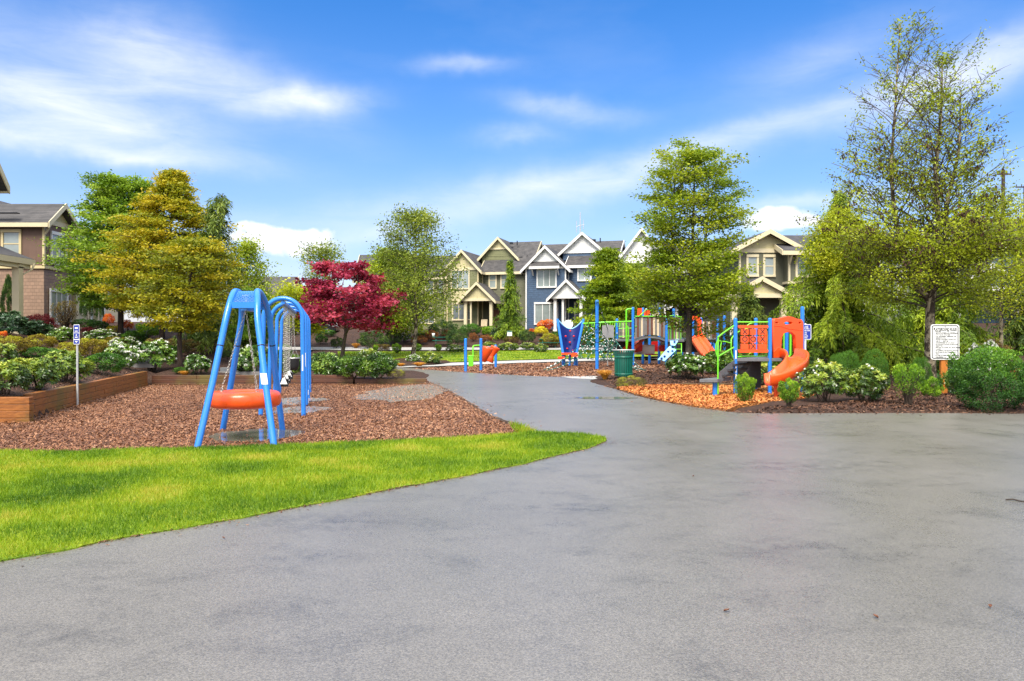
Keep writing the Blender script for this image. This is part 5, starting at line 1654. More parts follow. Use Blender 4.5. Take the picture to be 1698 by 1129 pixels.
for lo, hi in (((1023, 562), (1050, 566)), ((1106, 562.5), (1135, 567)), ((1140, 560.5), (1192, 564))):
    a, b = pt(lo[0], hi[1]), pt(hi[0], lo[1]); m = MB(); m.box((a.x, a.y, a.z), (b.x, b.y + 2.4, b.z)); m.build('deck', M['deck'], t, bevel=.02)
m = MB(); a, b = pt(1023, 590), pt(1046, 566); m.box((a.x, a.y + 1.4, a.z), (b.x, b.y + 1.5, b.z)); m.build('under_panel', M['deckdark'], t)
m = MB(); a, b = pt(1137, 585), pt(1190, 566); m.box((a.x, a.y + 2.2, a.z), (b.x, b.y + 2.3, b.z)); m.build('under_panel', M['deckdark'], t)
# orange roof piece and hood
m = MB(); a = pt(1069, 523, Yr); b = pt(1077, 511, Yr); c_ = pt(1092, 523, Yr)
m.prism([(pt(1069, 523).x, a.z), (pt(1070, 512).x, b.z), (pt(1080, 511).x, b.z), (pt(1083, 516).x, pt(1083, 516, Yr).z), (pt(1091, 513).x, pt(1091, 513, Yr).z), (pt(1092, 523).x, c_.z)], Yr - Yt - .05, Yr - Yt + .05); m.build('roof_panel', M['orange'], t)
m = MB(); a, b = pt(1084, 526, Yr - .2), pt(1093, 517, Yr - .2); m.prism([(a.x, a.z), (b.x, a.z), (b.x, b.z), (a.x, b.z - .15)], a.y - .04, a.y + .04); m.build('side_panel', M['board_cream'], t)
# red slide beneath the bridge, left
def trough(path, w, hgt, mat, name, parent, th=.035, n=5, dirs=None, ridge=False):
    """slide chute swept along a path: U-shaped section"""
    path = catmull(path, 8); m = MB(); sec = [(-w / 2 - .05, hgt), (-w / 2, hgt), (-w / 2 + .03, .06), (-w / 2 + .10, .0)]
    if ridge: sec += [(-.05, 0), (-.02, .09), (.02, .09), (.05, 0)]
    sec += [(w / 2 - .10, 0), (w / 2 - .03, .06), (w / 2, hgt), (w / 2 + .05, hgt), (w / 2 + .05, hgt - .05), (w / 2 + th, .02), (w / 2 - .08, -th), (-w / 2 + .08, -th), (-w / 2 - th, .02), (-w / 2 - .05, hgt - .05)]
    k = len(sec); vs = []
    for i, p in enumerate(path):
        d = path[min(i + 1, len(path) - 1)] - path[max(0, i - 1)]; d.normalize()
        s = d.cross(Vector((0, 0, 1))).normalized(); u = s.cross(d)
        for a, b in sec: vs.append(p + s * a + u * b)
    fs = [(i * k + j, i * k + (j + 1) % k, (i + 1) * k + (j + 1) % k, (i + 1) * k + j) for i in range(len(path) - 1) for j in range(k)]
    m.add(vs, fs, 0, True); m.add([vs[j] for j in range(k)], [tuple(range(k))]); m.add([vs[-k + j] for j in range(k)], [tuple(range(k))[::-1]])
    return m.build(name, mat, parent)
trough([pt(1062, 565, Yt + 1.2), pt(1056, 571, Yt + 1.0), pt(1045, 581, Yt + .5), pt(1036, 590, Yt), pt(1028, 594, Yt - .4)], .55, .24, M['slide'], 'chute', t)
m = MB(); a, b = pt(1052, 585, Yt + 1.6), pt(1065, 563.5, Yt + 1.6); m.prism([(a.x, a.z), (b.x, a.z + .1), (b.x + .02, b.z), (a.x + .1, b.z)], a.y, a.y + .1); m.build('red_panel', M['red'], t)
m = MB(); m.prism(rounded(.5, .36, .1), 0, .4, mat=Matrix.Translation(pt(1101, 577.5, Yt + .6))); m.build('red_block', M['red'], t)
m = MB(); a, b = pt(1071, 589, Yt + 1.5), pt(1091, 587, Yt + 1.5); m.box((a.x, a.y, a.z), (b.x, b.y + .3, b.z)); m.build('red_seat', M['red'], t, bevel=.02)
m = MB(); a, b = pt(1052, 589), pt(1096, 572); m.box((a.x, a.y + 1.9, a.z), (b.x, a.y + 1.95, b.z)); m.build('back_panel', M['concrete'], t)
# pale blue stepping ramp
def slab_poly(pts, Y0, Y1, mat, name, th=.1):
    top = max(p[1] for p in pts); bot = min(p[1] for p in pts)
    vs = [P(px, py, Y0 + (Y1 - Y0) * (top - py) / (top - bot)) - T0 for px, py in pts]; n = len(vs)
    vb = [v + Vector((0, th, -th * .3)) for v in vs]
    m = MB(); m.add(vs + vb, [tuple(range(n)), tuple(range(2 * n - 1, n - 1, -1))] + [(i, n + i, n + (i + 1) % n, (i + 1) % n) for i in range(n)])
    return m.build(name, mat, t)
lo_ = slab_poly([(1090, 597), (1096, 596.4), (1101.5, 598.8), (1106, 595), (1121.5, 580), (1118.5, 578), (1113, 577), (1113.5, 574.5), (1110, 574), (1107, 577)], Yt - 1.2, Yt - .3, M['lightblue'], 'stepping_ramp')
slab_poly([(1110.5, 563), (1115, 565), (1120, 562), (1126.5, 562), (1119.5, 573), (1112.5, 572.5)], Yt - .3, Yt + .1, M['lightblue'], 'stepping_ramp')
m = MB(); m.tube([pt(1117, 568, Yt + .3), pt(1117.5, 604, Yt + .3)], .17, 12); m.build('ramp_post', M['blue'], t)
for px, py, Y in ((1108, 583, Yt - .62), (1102, 590.5, Yt - .95), (1115, 582, Yt - .58), (1118.5, 566.5, Yt - .15), (1097, 594, Yt - 1.1)):
    m = MB(); m.ball(pt(px, py, Y - .04), .07, 7, sz=.8); m.build('foot_hold', M['sign_blue'], t)
# green arch climber beside the ramp and a red panel behind it
m = MB()
for px in (1119, 1130): m.tube(catmull([pt(px, 603, Yt - .3), pt(px, 585, Yt - .25), pt(px, 572, Yt), pt(px, 563, Yt + .4)], 5), .03, 8)
for py, dy in ((597, -.28), (588, -.26), (579, -.15), (570, .08)): m.tube([pt(1119, py, Yt + dy), pt(1130, py, Yt + dy)], .025, 6)
m.build('arch_climber', M['green'], t)
m = MB(); a, b = pt(1080, 583, Yr), pt(1094, 566, Yr); m.prism(rounded(b.x - a.x, b.z - a.z, .12), a.y, a.y + .08, mat=Matrix.Translation(((a.x + b.x) / 2, 0, (a.z + b.z) / 2))); m.build('red_panel', M['red'], t)
m = MB(); a, b = pt(1167, 590, Yr), pt(1186, 568, Yr); m.prism(rounded(b.x - a.x, b.z - a.z, .12), a.y, a.y + .08, mat=Matrix.Translation(((a.x + b.x) / 2, 0, (a.z + b.z) / 2))); m.build('blue_panel', M['blue'], t)
# orange hooded double slide, right
m = MB(); Yh = Yt + .2
def ogrid(pts, Y, th): return [(pt(a, b, Y).x, pt(a, b, Y).z) for a, b in pts]
for poly in ([(1139, 566), (1140, 533), (1144, 526), (1149, 524), (1149.5, 530), (1147, 534), (1146, 560)], [(1156, 562), (1157, 536), (1154, 530), (1149.5, 530), (1149, 524), (1156, 524), (1160, 526.5), (1163, 530), (1163, 563)]):
    m.prism(ogrid(poly, Yh, 0), Yh - Yt - .1, Yh - Yt + .1)
m.build('slide_hood', M['orange'], t)
trough([pt(1151, 558, Yh), pt(1153, 560.5, Yh - .25), pt(1162, 573, Yh - .9), pt(1171, 586, Yh - 1.6), pt(1176, 592, Yh - 2.0)], .78, .22, M['slide'], 'chute', t, ridge=True)

# ---- small playset with tic-tac-toe panel and curved slide
S0 = Vector((6.8, 21.0, .05))
t = thing('small_playset', 'small orange and blue playset with tic tac toe panel and curved slide', 'play structure', S0)
ps = lambda px, py, Y: P(px, py, Y) - S0
YF = 20.6
for (px, py, Y) in ((1219.5, 527, YF), (1276.7, 527, YF), (1330.5, 508, 21.1), (1253.3, 527, 22.1), (1304.5, 533, 22.2)):
    p = ps(px, py, Y)
    m = MB(); m.tube([(p.x, p.y, -.2), (p.x, p.y, p.z - .03)], .052, 16); m.ball((p.x, p.y, p.z - .03), .052, 10, sz=.6); m.build('post', M['blue'], t)
m = MB(); p = ps(1219.5, 527, YF)
for z0, z1 in ((.35, .50), (.54, .62), (.65, .70), (.9, 1.12)): m.box((p.x - .018, p.y - .056, z0), (p.x + .012, p.y - .0505, z1))
m.build('sticker', M['sign_white'], t)
dz = ps(1240, 594, YF).z
deck = [ps(1216, 594, YF - .04), ps(1300, 594, YF - .04), ps(1335, 594, 21.1), ps(1306, 594, 22.25), ps(1250, 594, 22.15)]
m = MB(); n = 5; vs = [Vector((v.x, v.y, dz)) for v in deck]; m.add(vs + [v + Vector((0, 0, -.08)) for v in vs], [tuple(range(n)), tuple(range(2 * n - 1, n - 1, -1))] + [(i, n + i, n + (i + 1) % n, (i + 1) % n) for i in range(n)]); m.build('deck', M['deck'], t, bevel=.008)
# tic-tac-toe
for y0, y1 in ((539.2, 544.2), (579.3, 584.6)):
    a, b = ps(1223.5, y1, YF), ps(1273, y0, YF); m = MB(); m.prism(rounded(b.x - a.x, b.z - a.z, .03), -.05, .05, mat=Matrix.Translation(((a.x + b.x) / 2, a.y, (a.z + b.z) / 2))); m.build('panel_bar', M['orange'], t)
for px in (1234.5, 1247.5, 1264):
    a, b = ps(px, 580, YF), ps(px, 543, YF); m = MB(); m.tube([a, b], .016, 8); m.build('axle', M['steel'], t)
cols = ((1228, 1240.2), (1243, 1252.7), (1256.5, 1270.2)); rows = ((545, 556), (557, 568.5), (569.3, 580))
marks = (('X', '', 'X'), ('O', 'O', 'X'), ('', 'X', ''))
for r_, (y0, y1) in enumerate(rows):
    for c_, (x0, x1) in enumerate(cols):
        a, b = ps(x0, y1 - .4, YF), ps(x1, y0 + .4, YF); m = MB(); m.prism(rounded(b.x - a.x, b.z - a.z, .025), -.055, .055, mat=Matrix.Translation(((a.x + b.x) / 2, a.y, (a.z + b.z) / 2))); bk = m.build('turning_block', M['orange'], t)
        if marks[r_][c_]:
            text(marks[r_][c_], .19, ((a.x + b.x) / 2, a.y - .0565, (a.z + b.z) / 2), M['sign_black'], bk, bold=.002, name='mark')
# arch panel with door opening and eye holes (2-D outline, filled and thickened)
q0, q1 = ps(1280, 560, YF + .02), ps(1329, 560, 21.05)
ex = (q1 - q0); ex.z = 0; wid = ex.length; yaw = math.atan2(ex.y, ex.x)
cu = bpy.data.curves.new('arch_panel', 'CURVE'); cu.dimensions = '2D'; cu.fill_mode = 'BOTH'; cu.extrude = .05; cu.bevel_depth = .012; cu.bevel_resolution = 2
cu.materials.append(M['orange'])
def ploop(pts):
    sp = cu.splines.new('POLY'); sp.points.add(len(pts) - 1); sp.use_cyclic_u = True
    for p_, (x, y) in zip(sp.points, pts): p_.co = (x, y, 0, 1)
fx = lambda px: (px - 1280) / 49 * wid
fz = lambda py: CH - (py - HY) / F * 20.85 - S0.z
def smooth2(pts, n=5): return [(v.x, v.y) for v in catmull([Vector((a, b, 0)) for a, b in pts], n, True)]
out_ = [(1280.5, 592), (1280.5, 560), (1280.5, 533), (1283, 529.3), (1290, 528.8), (1296, 527), (1304, 525), (1311, 526), (1318, 528.8), (1326, 530), (1329, 534), (1329, 560), (1329, 583), (1317.5, 583), (1317.5, 565), (1316, 556), (1310, 550.5), (1304, 549.5), (1297, 552), (1293, 560), (1292, 577), (1296, 583), (1296, 592)]
ploop([(fx(a), fz(b)) for a, b in out_])
ploop(smooth2([(fx(a), fz(b)) for a, b in ((1295.5, 535.5), (1299.5, 533.4), (1304, 532.8), (1308.5, 533.4), (1312, 535.8), (1308, 538.2), (1303.5, 539), (1299, 538.2))]))
ploop(smooth2([(fx(a), fz(b)) for a, b in ((1283, 533.8), (1287.5, 534), (1287.5, 536.6), (1283, 536.6))]))
ploop(smooth2([(fx(a), fz(b)) for a, b in ((1321, 535), (1323.5, 532.8), (1326, 535), (1323.5, 537.6))]))
curve_mesh('arch_panel', cu, (q0.x, q0.y, 0), (R(90), 0, yaw), M['orange'], t)
mm = Matrix.Translation((q0.x, q0.y, 0)) @ Matrix.Rotation(yaw, 4, 'Z')
m = MB()
a_, b_ = [(fx(x), fz(y)) for x, y in ((1281, 540.5), (1292, 541), (1304, 545), (1318, 546.5), (1329, 547))], None
m.tube([mm @ Vector((x, -.06, z)) for x, z in a_], .012, 6); m.tube([mm @ Vector((fx(x), -.06, fz(y))) for x, y in ((1281, 583), (1287, 576), (1293, 578))], .012, 6); m.build('moulded_rib', M['orange'], t)
text('6', .17, (q0.x + .22, q0.y + .6, fz(561)), M['sign_black'], t, name='mark')
m = MB(); m.prism(rounded(.36, .55, .04), q0.y + .62, q0.y + .72, mat=Matrix.Translation((q0.x + .20, 0, fz(566)))); m.build('counter_block', M['orange'], t)
# green rails
m = MB()
m.tube([ps(1220, 534, YF), ps(1276, 534, YF)], .02, 8)
m.tube(catmull([ps(1222, 545, YF + .06), ps(1222.5, 575, YF + .06), ps(1224, 586, YF + .06), ps(1230, 590, YF + .06), ps(1250, 590.5, YF + .06), ps(1266, 590, YF + .06), ps(1272, 586, YF + .06), ps(1273.5, 575, YF + .06), ps(1273.5, 545, YF + .06)], 5), .018, 8)
m.tube(catmull([ps(1220, 592, 22.1), ps(1240, 591, 22.1), ps(1252, 590, 22.1)], 3), .018, 8)
m.tube([ps(1300, 540, 22.1), ps(1300, 592, 22.1)], .02, 8); m.tube([ps(1311, 545, 22.0), ps(1311, 588, 22.0), ps(1308, 592, 22.0)], .03, 8)
m.tube(catmull([ps(1236, 542, 22.1), ps(1244, 536.5, 22.1), ps(1252, 535, 22.1)], 4), .018, 8)
m.build('rail', M['green'], t)
Yh0 = 19.8
m = MB(); m.tube(catmull([ps(1217, 540, YF), ps(1205, 548, YF - .3), ps(1192.5, 557.5, YF - .7), ps(1190.8, 562, YF - .72), ps(1190.5, 590, YF - .75), ps(1190.5, 653, YF - .75)], 5), .021, 8)
m.tube(catmull([ps(1191.5, 561, YF - .72), ps(1187.5, 572, YF - .7), ps(1187.5, 584, YF - .7), ps(1190.5, 593, YF - .72)], 6), .019, 8)
m.tube([ps(1191, 591, YF - .72), ps(1216.5, 576, YF - .1)], .021, 8)
m.tube(catmull([ps(1191.5, 565, YF - .7), ps(1196, 566.5, YF - .65), ps(1195, 574, YF - .65), ps(1194.5, 582, YF - .65)], 5), .016, 8); m.build('handrail', M['green'], t)
m = MB(); m.tube(catmull([ps(1244, 543, 22.2), ps(1225, 550, 21.9), ps(1214, 560, 21.6), ps(1212.5, 570, 21.5), ps(1213, 585, 21.5), ps(1217, 595, 21.5)], 5), .019, 8); m.tube(catmull([ps(1198, 566, 21.4), ps(1203, 566.5, 21.4), ps(1212, 569, 21.4)], 4), .016, 8); m.build('handrail', M['green'], t)
# grey steps
a, b = ps(1218, 597, YF), ps(1192, 626, YF - .75)
for off in (Vector((0, 0, 0)), Vector((.75, 1.05, 0))):
    p, q = a + off, b + off
    m = MB(); d = Vector((0, .03, 0)); pr = [p + Vector((.03, 0, .03)), p + Vector((.03, 0, -.12)), q + Vector((0, 0, -.20)), q + Vector((0, 0, .12))]
    vs = pr + [v + d for v in pr]; m.add(vs, [(0, 1, 2, 3), (7, 6, 5, 4), (0, 4, 5, 1), (1, 5, 6, 2), (2, 6, 7, 3), (3, 7, 4, 0)]); m.build('stringer', M['deck'], t)
for k in range(3):
    p = a.lerp(b, (k + .7) / 3.2); m = MB(); vs = [p + Vector((-.1, .02, 0)), p + Vector((.12, .02, 0)), p + Vector((.87, 1.05, 0)), p + Vector((.65, 1.05, 0))]
    m.add(vs + [v + Vector((0, 0, -.05)) for v in vs], [(0, 1, 2, 3), (7, 6, 5, 4), (0, 4, 5, 1), (1, 5, 6, 2), (2, 6, 7, 3), (3, 7, 4, 0)]); m.build('tread', M['deckdark'], t)
a, b = ps(1160, 634.5, YF - .9), ps(1190, 628.5, YF - .9)
m = MB(); vs = [Vector((a.x, a.y, b.z)), Vector((b.x, a.y, b.z)), Vector((b.x + .6, a.y + .95, b.z)), Vector((a.x + .7, a.y + .95, b.z))]; m.add(vs + [v + Vector((0, 0, -.085)) for v in vs], [(0, 1, 2, 3), (7, 6, 5, 4), (0, 4, 5, 1), (1, 5, 6, 2), (2, 6, 7, 3), (3, 7, 4, 0)]); m.build('landing_step', M['deck'], t, bevel=.008)
m = MB(); p = ps(1185.5, 634, YF - .72); m.tube([(p.x, p.y, -.2), (p.x, p.y, p.z)], .062, 12); m.build('step_post', M['blue'], t)
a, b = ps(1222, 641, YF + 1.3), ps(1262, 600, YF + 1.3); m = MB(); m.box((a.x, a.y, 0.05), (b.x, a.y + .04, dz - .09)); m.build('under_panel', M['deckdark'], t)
# curved slide
sp_ = [Vector((7.30, 20.85, .99)), Vector((7.34, 20.45, .97)), Vector((7.28, 20.0, .86)), Vector((7.08, 19.62, .70)), Vector((6.78, 19.36, .54)), Vector((6.54, 19.26, .43)), Vector((6.36, 19.24, .385)), Vector((6.27, 19.24, .38))]
trough([v - S0 for v in sp_], .46, .23, M['slide'], 'curved_slide', t, th=.05)
m = MB(); p = Vector((6.50, 19.32, 0)) - S0; m.tube([(p.x, p.y, -.2), (p.x, p.y, .40 - S0.z)], .045, 10); m.build('slide_leg', M['orange'], t)


# ---- benches, tables, fence in the far beds
def picnic_table(px, py, label, sc=1.0, white=False):
    q = ray_ground(px, py)
    t = thing('picnic_table', label, 'table', q, R(6), group='green picnic tables')
    m = MB(); m.box((-.8, -.38, .7), (.8, .38, .75)); m.build('table_top', M['teal'], t)
    for sy in (-.72, .72):
        m = MB(); m.box((-.8, sy - .13, .42), (.8, sy + .13, .46)); m.build('bench_seat', M['teal'], t)
    for sx in (-.5, .5):
        m = MB(); m.tube([(sx, -.7, .41), (sx, -.2, .41), (sx, .7, .41)], .03, 6); m.tube([(sx, -.5, 0), (sx, -.2, .69)], .03, 6); m.tube([(sx, .5, 0), (sx, .2, .69)], .03, 6); m.build('frame', M['teal'], t)
    if white:
        c = thing('white_cup', 'small white cup standing on the far green picnic table', 'cup', q + Vector((-.72, 0, .752)))
        m = MB(); m.lathe([(.01, 0), (.10, 0), (.13, .3), (.115, .3), (.09, .03), (.01, .03)], 12); m.build('cup', M['white'], c)
    return t
picnic_table(733, 573.5, 'dark green picnic table in the bed behind the birch', white=True)
picnic_table(909, 577, 'dark green picnic table behind the blue climbing wall')
picnic_table(1212, 576, 'teal picnic table glimpsed between tower and small playset')
q = P(1680, 560, 40); q.z = gzf(q.x, q.y)
t = thing('dark_bench', 'dark wooden bench beside the yellow shrubs near the photo border', 'bench', q, R(-20))
zb = CH - (556 - HY) / F * 40 - q.z
m = MB(); m.box((-.7, -.2, zb - .25), (.7, .2, zb - .20)); m.build('seat', M['deckdark'], t)
m = MB(); m.beam((-.7, .22, zb), (.7, .22, zb), .04, .22); m.build('backrest', M['deckdark'], t)
for sx in (-.6, .6):
    m = MB(); m.box((sx - .05, -.18, -.2), (sx + .05, .24, zb - .252)); m.box((sx - .05, .245, -.2), (sx + .05, .32, zb + .15)); m.build('leg', M['deckdark'], t)
# black rail fence behind the swings
fa, fb = P(392, 556, 56), P(512, 556, 58); fa.z = CH - (557 - HY) / F * 56; fb.z = CH - (557 - HY) / F * 58
t = thing('rail_fence', 'thin black rail fence seen through the blue swing arches', 'fence', fa)
d = fb - fa
for k in range(5):
    p = d * (k / 4); m = MB(); m.box((p.x - .04, p.y - .04, -1.0), (p.x + .04, p.y + .04, .62)); m.build('fence_post', M['black'], t)
for z in (.58, .1):
    m = MB(); m.beam(Vector((0, -.06, z)), d + Vector((0, -.06, z)), .03, .06); m.build('rail', M['black'], t)
# ------------------------------------------------------------------ plants
def nrmz(a):
    return a / np.maximum(np.linalg.norm(a, axis=1), 1e-9)[:, None]


def leaf_quads(C, D, Nn, L, W):
    """kite shaped leaves: base C, direction D, facing Nn, length L, width W"""
    D = nrmz(D); S = nrmz(np.cross(D, Nn)); L = np.asarray(L)[:, None]; W = np.asarray(W)[:, None]
    up = np.cross(S, D)
    return np.stack([C, C + D * L * .45 + S * W * .5 + up * W * .12, C + D * L, C + D * L * .45 - S * W * .5 + up * W * .12], 1)


class Crown:
    def __init__(s): s.q = []; s.v = []
    def add(s, quads, v): s.q.append(quads); s.v.append(v)
    def build(s, name, mat, parent):
        return soup(name, np.concatenate(s.q), 4, np.concatenate(s.v), mat, parent)


def scatter_leaves(cr, rng, pts, per, spread, flat, L, aspect, tone, tonevar=.12, updir=0.0, droop=0.0):
    """leaf puffs about twig points"""
    pts = np.asarray(pts); n = len(pts)
    if n == 0: return
    idx = np.repeat(np.arange(n), per); N = len(idx)
    off = rng.normal(0, 1, (N, 3)) * np.array([spread, spread, spread * flat])
    C = pts[idx] + off
    D = rng.normal(0, 1, (N, 3)); D[:, 2] = D[:, 2] * (.35 if flat < .8 else .7) + updir - droop
    Nn = rng.normal(0, .9, (N, 3)) + np.array([0, 0, .55])
    Ls = L * rng.uniform(.65, 1.3, N)
    cr.add(leaf_quads(C, D, Nn, Ls, Ls * aspect), np.asarray(tone)[idx] + rng.normal(0, tonevar, N))


def limb(p, d, length, rise, sag, n=6, rnd=None, wob=.06):
    """a curved branch: points from p outwards"""
    pts = []
    for k in range(n + 1):
        s = k / n
        q = p + d * (length * s) + Vector((0, 0, rise * length * s - sag * length * s * s))
        if k and rnd is not None: q = q + Vector((rnd.uniform(-1, 1), rnd.uniform(-1, 1), rnd.uniform(-.6, .6))) * wob * length * s
        pts.append(q)
    return pts


def broadleaf(name, label, cat, loc, H, prof, seed, leafm, barkm, t0=.2, nb=60, rise=.5, sag=.12, ns=6, per=8, spread=.16, flat=.35, L=.10, aspect=.55,
              tone=(.2, .8), trunk_r=.10, leaders=None, sub=.46, group=None, top_power=1.0, lean=(0, 0), bare=0.0, parent_mats=None, wood_k=.22, extra=None, dens=None, off=0.0):
    """trunk, limbs, twigs and leaf puffs; prof(t) is the crown radius from crown bottom (0) to tip (1)"""
    rng = np.random.default_rng(seed); rnd = random.Random(seed)
    t = thing(name, label, cat, loc, 0, group)
    wood = MB(); cr = Crown(); lm = 1 if isinstance(barkm, list) else 0
    if leaders is None:
        leaders = [[Vector((0, 0, -.2)), Vector((lean[0] * .3 + rnd.uniform(-.08, .08), lean[1] * .3, H * .35)), Vector((lean[0] * .7 + rnd.uniform(-.1, .1), lean[1] * .7 + rnd.uniform(-.1, .1), H * .7)), Vector((lean[0], lean[1], H * .97))]]
    axes = []
    for li, ld in enumerate(leaders):
        pts = catmull(ld, 6); m = len(pts)
        zb, zt = pts[0].z, pts[-1].z
        r0 = trunk_r * (1.0 if li == 0 else .62)
        wood.tube(pts, [r0 * (1.25 if k == 0 and li == 0 else 1) * (1 - .93 * k / (m - 1)) + .006 for k in range(m)], 9)
        axes.append(pts)
    twigs, tones = [], []
    for i in range(nb):
        pts = axes[i % len(axes)]
        f = ((i // len(axes)) + rnd.random()) / max(1, nb / len(axes))
        zt = pts[-1].z; z = H * t0 + (zt - H * t0) * (f ** top_power) * .985
        z = max(z, pts[0].z + .1)
        # point on the leader at height z
        k = 0
        while k < len(pts) - 2 and pts[k + 1].z < z: k += 1
        a, b = pts[k], pts[k + 1]; p = a.lerp(b, min(1, max(0, (z - a.z) / max(1e-4, b.z - a.z))))
        tt = (z - H * t0) / (H * (1 - t0))
        az = i * 2.39996 + rnd.uniform(-.5, .5)
        rad = prof(max(0, min(1, tt))) * rnd.uniform(.72, 1.12)
        d = Vector((math.cos(az), math.sin(az), 0))
        # crown radius is measured from the crown's axis
        ln = max(.15, min(rad - (Vector((p.x - off, p.y, 0)).dot(d) if len(axes) > 1 else 0), rad * 1.05))
        rs = rise * (1 + .9 * max(0, tt - .6)) * rnd.uniform(.7, 1.3)
        if rise > 1: rs *= min(1, .30 + 2.2 * tt)
        rs = min(rs, .25 + 1.15 * (zt - z) / ln) if rise > .7 else rs
        bp = limb(p, d, ln, rs, sag, 7, rnd)
        wood.tube(bp, mi=lm, r=[max(.004, trunk_r * wood_k * (ln / max(.5, prof(.35))) * (1 - .85 * k / 7)) for k in range(8)], n=5)
        bt = rnd.uniform(*tone)
        for j in range(ns):
            s = .22 + .78 * (j + rnd.random() * .8) / ns; s = min(s, 1)
            q = s * 7; q0 = min(int(q), 6); sp = bp[q0].lerp(bp[q0 + 1], q - q0)
            tl = sub * ln * (1.15 - .6 * s) * rnd.uniform(.6, 1.25)
            a2 = az + rnd.choice((-1, 1)) * rnd.uniform(.45, 1.25)
            tw = limb(sp, Vector((math.cos(a2), math.sin(a2), 0)), tl, rs * .55 + rnd.uniform(-.12, .2), sag * .8, 4, rnd, .05)
            wood.tube(tw, [.010 * max(.5, L / .1), .008, .007, .005, .003], 3, lm, caps=False)
            if rnd.random() < bare or (dens and rnd.random() > dens(sp.z / H)): continue
            tv = min(1, max(0, bt + rnd.uniform(-.16, .16)))
            for w in tw[1:]: twigs.append(tuple(w)); tones.append(tv)
        twigs.append(tuple(bp[-1])); tones.append(bt)
    for ax in axes:
        twigs.append(tuple(ax[-1])); tones.append(.6)
    tones = np.array(tones)
    scatter_leaves(cr, rng, twigs, per, spread * 1.35, flat * 1.15, L * 1.25, aspect, tones)
    if extra: extra(cr, rng, np.array(twigs))
    wood.build('trunk', barkm, t, recalc=False)
    cr.build('crown', leafm, t)
    return t


def interp_prof(pairs, scale=1.0):
    xs = [a for a, b in pairs]; ys = [b * scale for a, b in pairs]
    return lambda t: float(np.interp(t, xs, ys))


def weeping(name, label, loc, H, Rm, seed, leafm, barkm, nb=60, hang=.6, per=10, L=.24, t0=.06, prof=None, arch=.35, tone=(.2, .8), tip_lean=(0, 0), dens=5):
    """weeping cedar: arching limbs with hanging sprays"""
    rng = np.random.default_rng(seed); rnd = random.Random(seed)
    t = thing(name, label, 'tree', loc); wood = MB(); cr = Crown()
    ax = catmull([Vector((0, 0, -.2)), Vector((.05, 0, H * .4)), Vector((tip_lean[0] * .3, tip_lean[1] * .3, H * .8)), Vector((tip_lean[0], tip_lean[1], H))], 6)
    wood.tube(ax, [max(.012, H * .018 * (1 - k / len(ax))) for k in range(len(ax))], 8)
    prof = prof or (lambda f: (1 - f) ** .8)
    for i in range(nb):
        f = (i + rnd.random()) / nb; z = H * (t0 + (1 - t0) * f)
        k = 0
        while k < len(ax) - 2 and ax[k + 1].z < z: k += 1
        p = ax[k].copy(); p.z = z
        az = i * 2.39996 + rnd.uniform(-.4, .4); ln = max(.22, Rm * prof(f)) * rnd.uniform(.65, 1.15)
        bp = limb(p, Vector((math.cos(az), math.sin(az), 0)), ln, arch * rnd.uniform(.6, 1.3), arch * 1.35 + .12, 9, rnd, .04)
        wood.tube(bp, [max(.005, .03 * ln / 2 * (1 - .9 * q / 9)) for q in range(10)], 5)
        bt = rnd.uniform(*tone); dv = Vector((math.cos(az), math.sin(az), 0)); sv = Vector((-dv.y, dv.x, 0))
        C, D, T = [], [], []
        for s in np.arange(.12, 1.001, 1 / max(4, int(ln * dens))):
            q = s * 9; q0 = min(int(q), 8); sp = bp[q0].lerp(bp[q0 + 1], q - q0)
            for sg in (-1, 1):
                hl = hang * rnd.uniform(.5, 1.15) * min(1, .45 + ln / 2) * (1.1 - .5 * s)
                out = sv * sg * rnd.uniform(.15, .55) + dv * rnd.uniform(.1, .4)
                n_ = max(4, int(per * 1.9 * hl / .5)); tv = min(1, max(0, bt + rnd.uniform(-.2, .2)))
                for kk in range(n_):
                    u = (kk + rnd.random()) / n_
                    c = sp + out * hl * (u ** .7) * .7 + Vector((0, 0, -hl * u * u))
                    C.append((c.x + rnd.gauss(0, .03), c.y + rnd.gauss(0, .03), c.z + rnd.gauss(0, .03)))
                    D.append((out.x * .8 + rnd.gauss(0, .35), out.y * .8 + rnd.gauss(0, .35), -.75 * u - .15 + rnd.gauss(0, .2))); T.append(tv + .18 * u)
        C, D, T = np.array(C), np.array(D), np.array(T); N = len(C)
        Nn = rng.normal(0, .6, (N, 3)) + np.array([dv.x * .7, dv.y * .7, .8])
        Ls = L * .72 * rng.uniform(.6, 1.3, N)
        cr.add(leaf_quads(C, D, Nn, Ls, Ls * .22), T + rng.normal(0, .1, N))
    wood.build('trunk', barkm, t, recalc=False); cr.build('crown', leafm, t)
    return t


# ---- leaf and bark materials
M['bark_grey'] = bark_mat('grey_bark', (.045, .035, .026), (.12, .095, .07))
M['bark_brown'] = bark_mat('brown_bark', (.025, .015, .010), (.075, .045, .028))
M['bark_birch'] = bark_mat('pale_mottled_bark', (.22, .17, .12), (.40, .34, .27), (.035, .022, .016), .02)
M['bark_moss'] = bark_mat('mottled_mossy_bark', (.20, .16, .095), (.46, .39, .26), (.045, .03, .018), .02)
M['l_green'] = leafmat('fresh_green_leaf', [(.035, .075, .006), (.085, .16, .010), (.16, .25, .016), (.25, .33, .03)], .35)
M['l_orange'] = leafmat('ochre_orange_leaf', [(.07, .10, .007), (.165, .185, .009), (.27, .245, .009), (.37, .285, .014)], .38)
M['l_ochre'] = leafmat('ochre_green_leaf', [(.06, .082, .006), (.15, .17, .008), (.255, .235, .009), (.37, .285, .013)], .38)
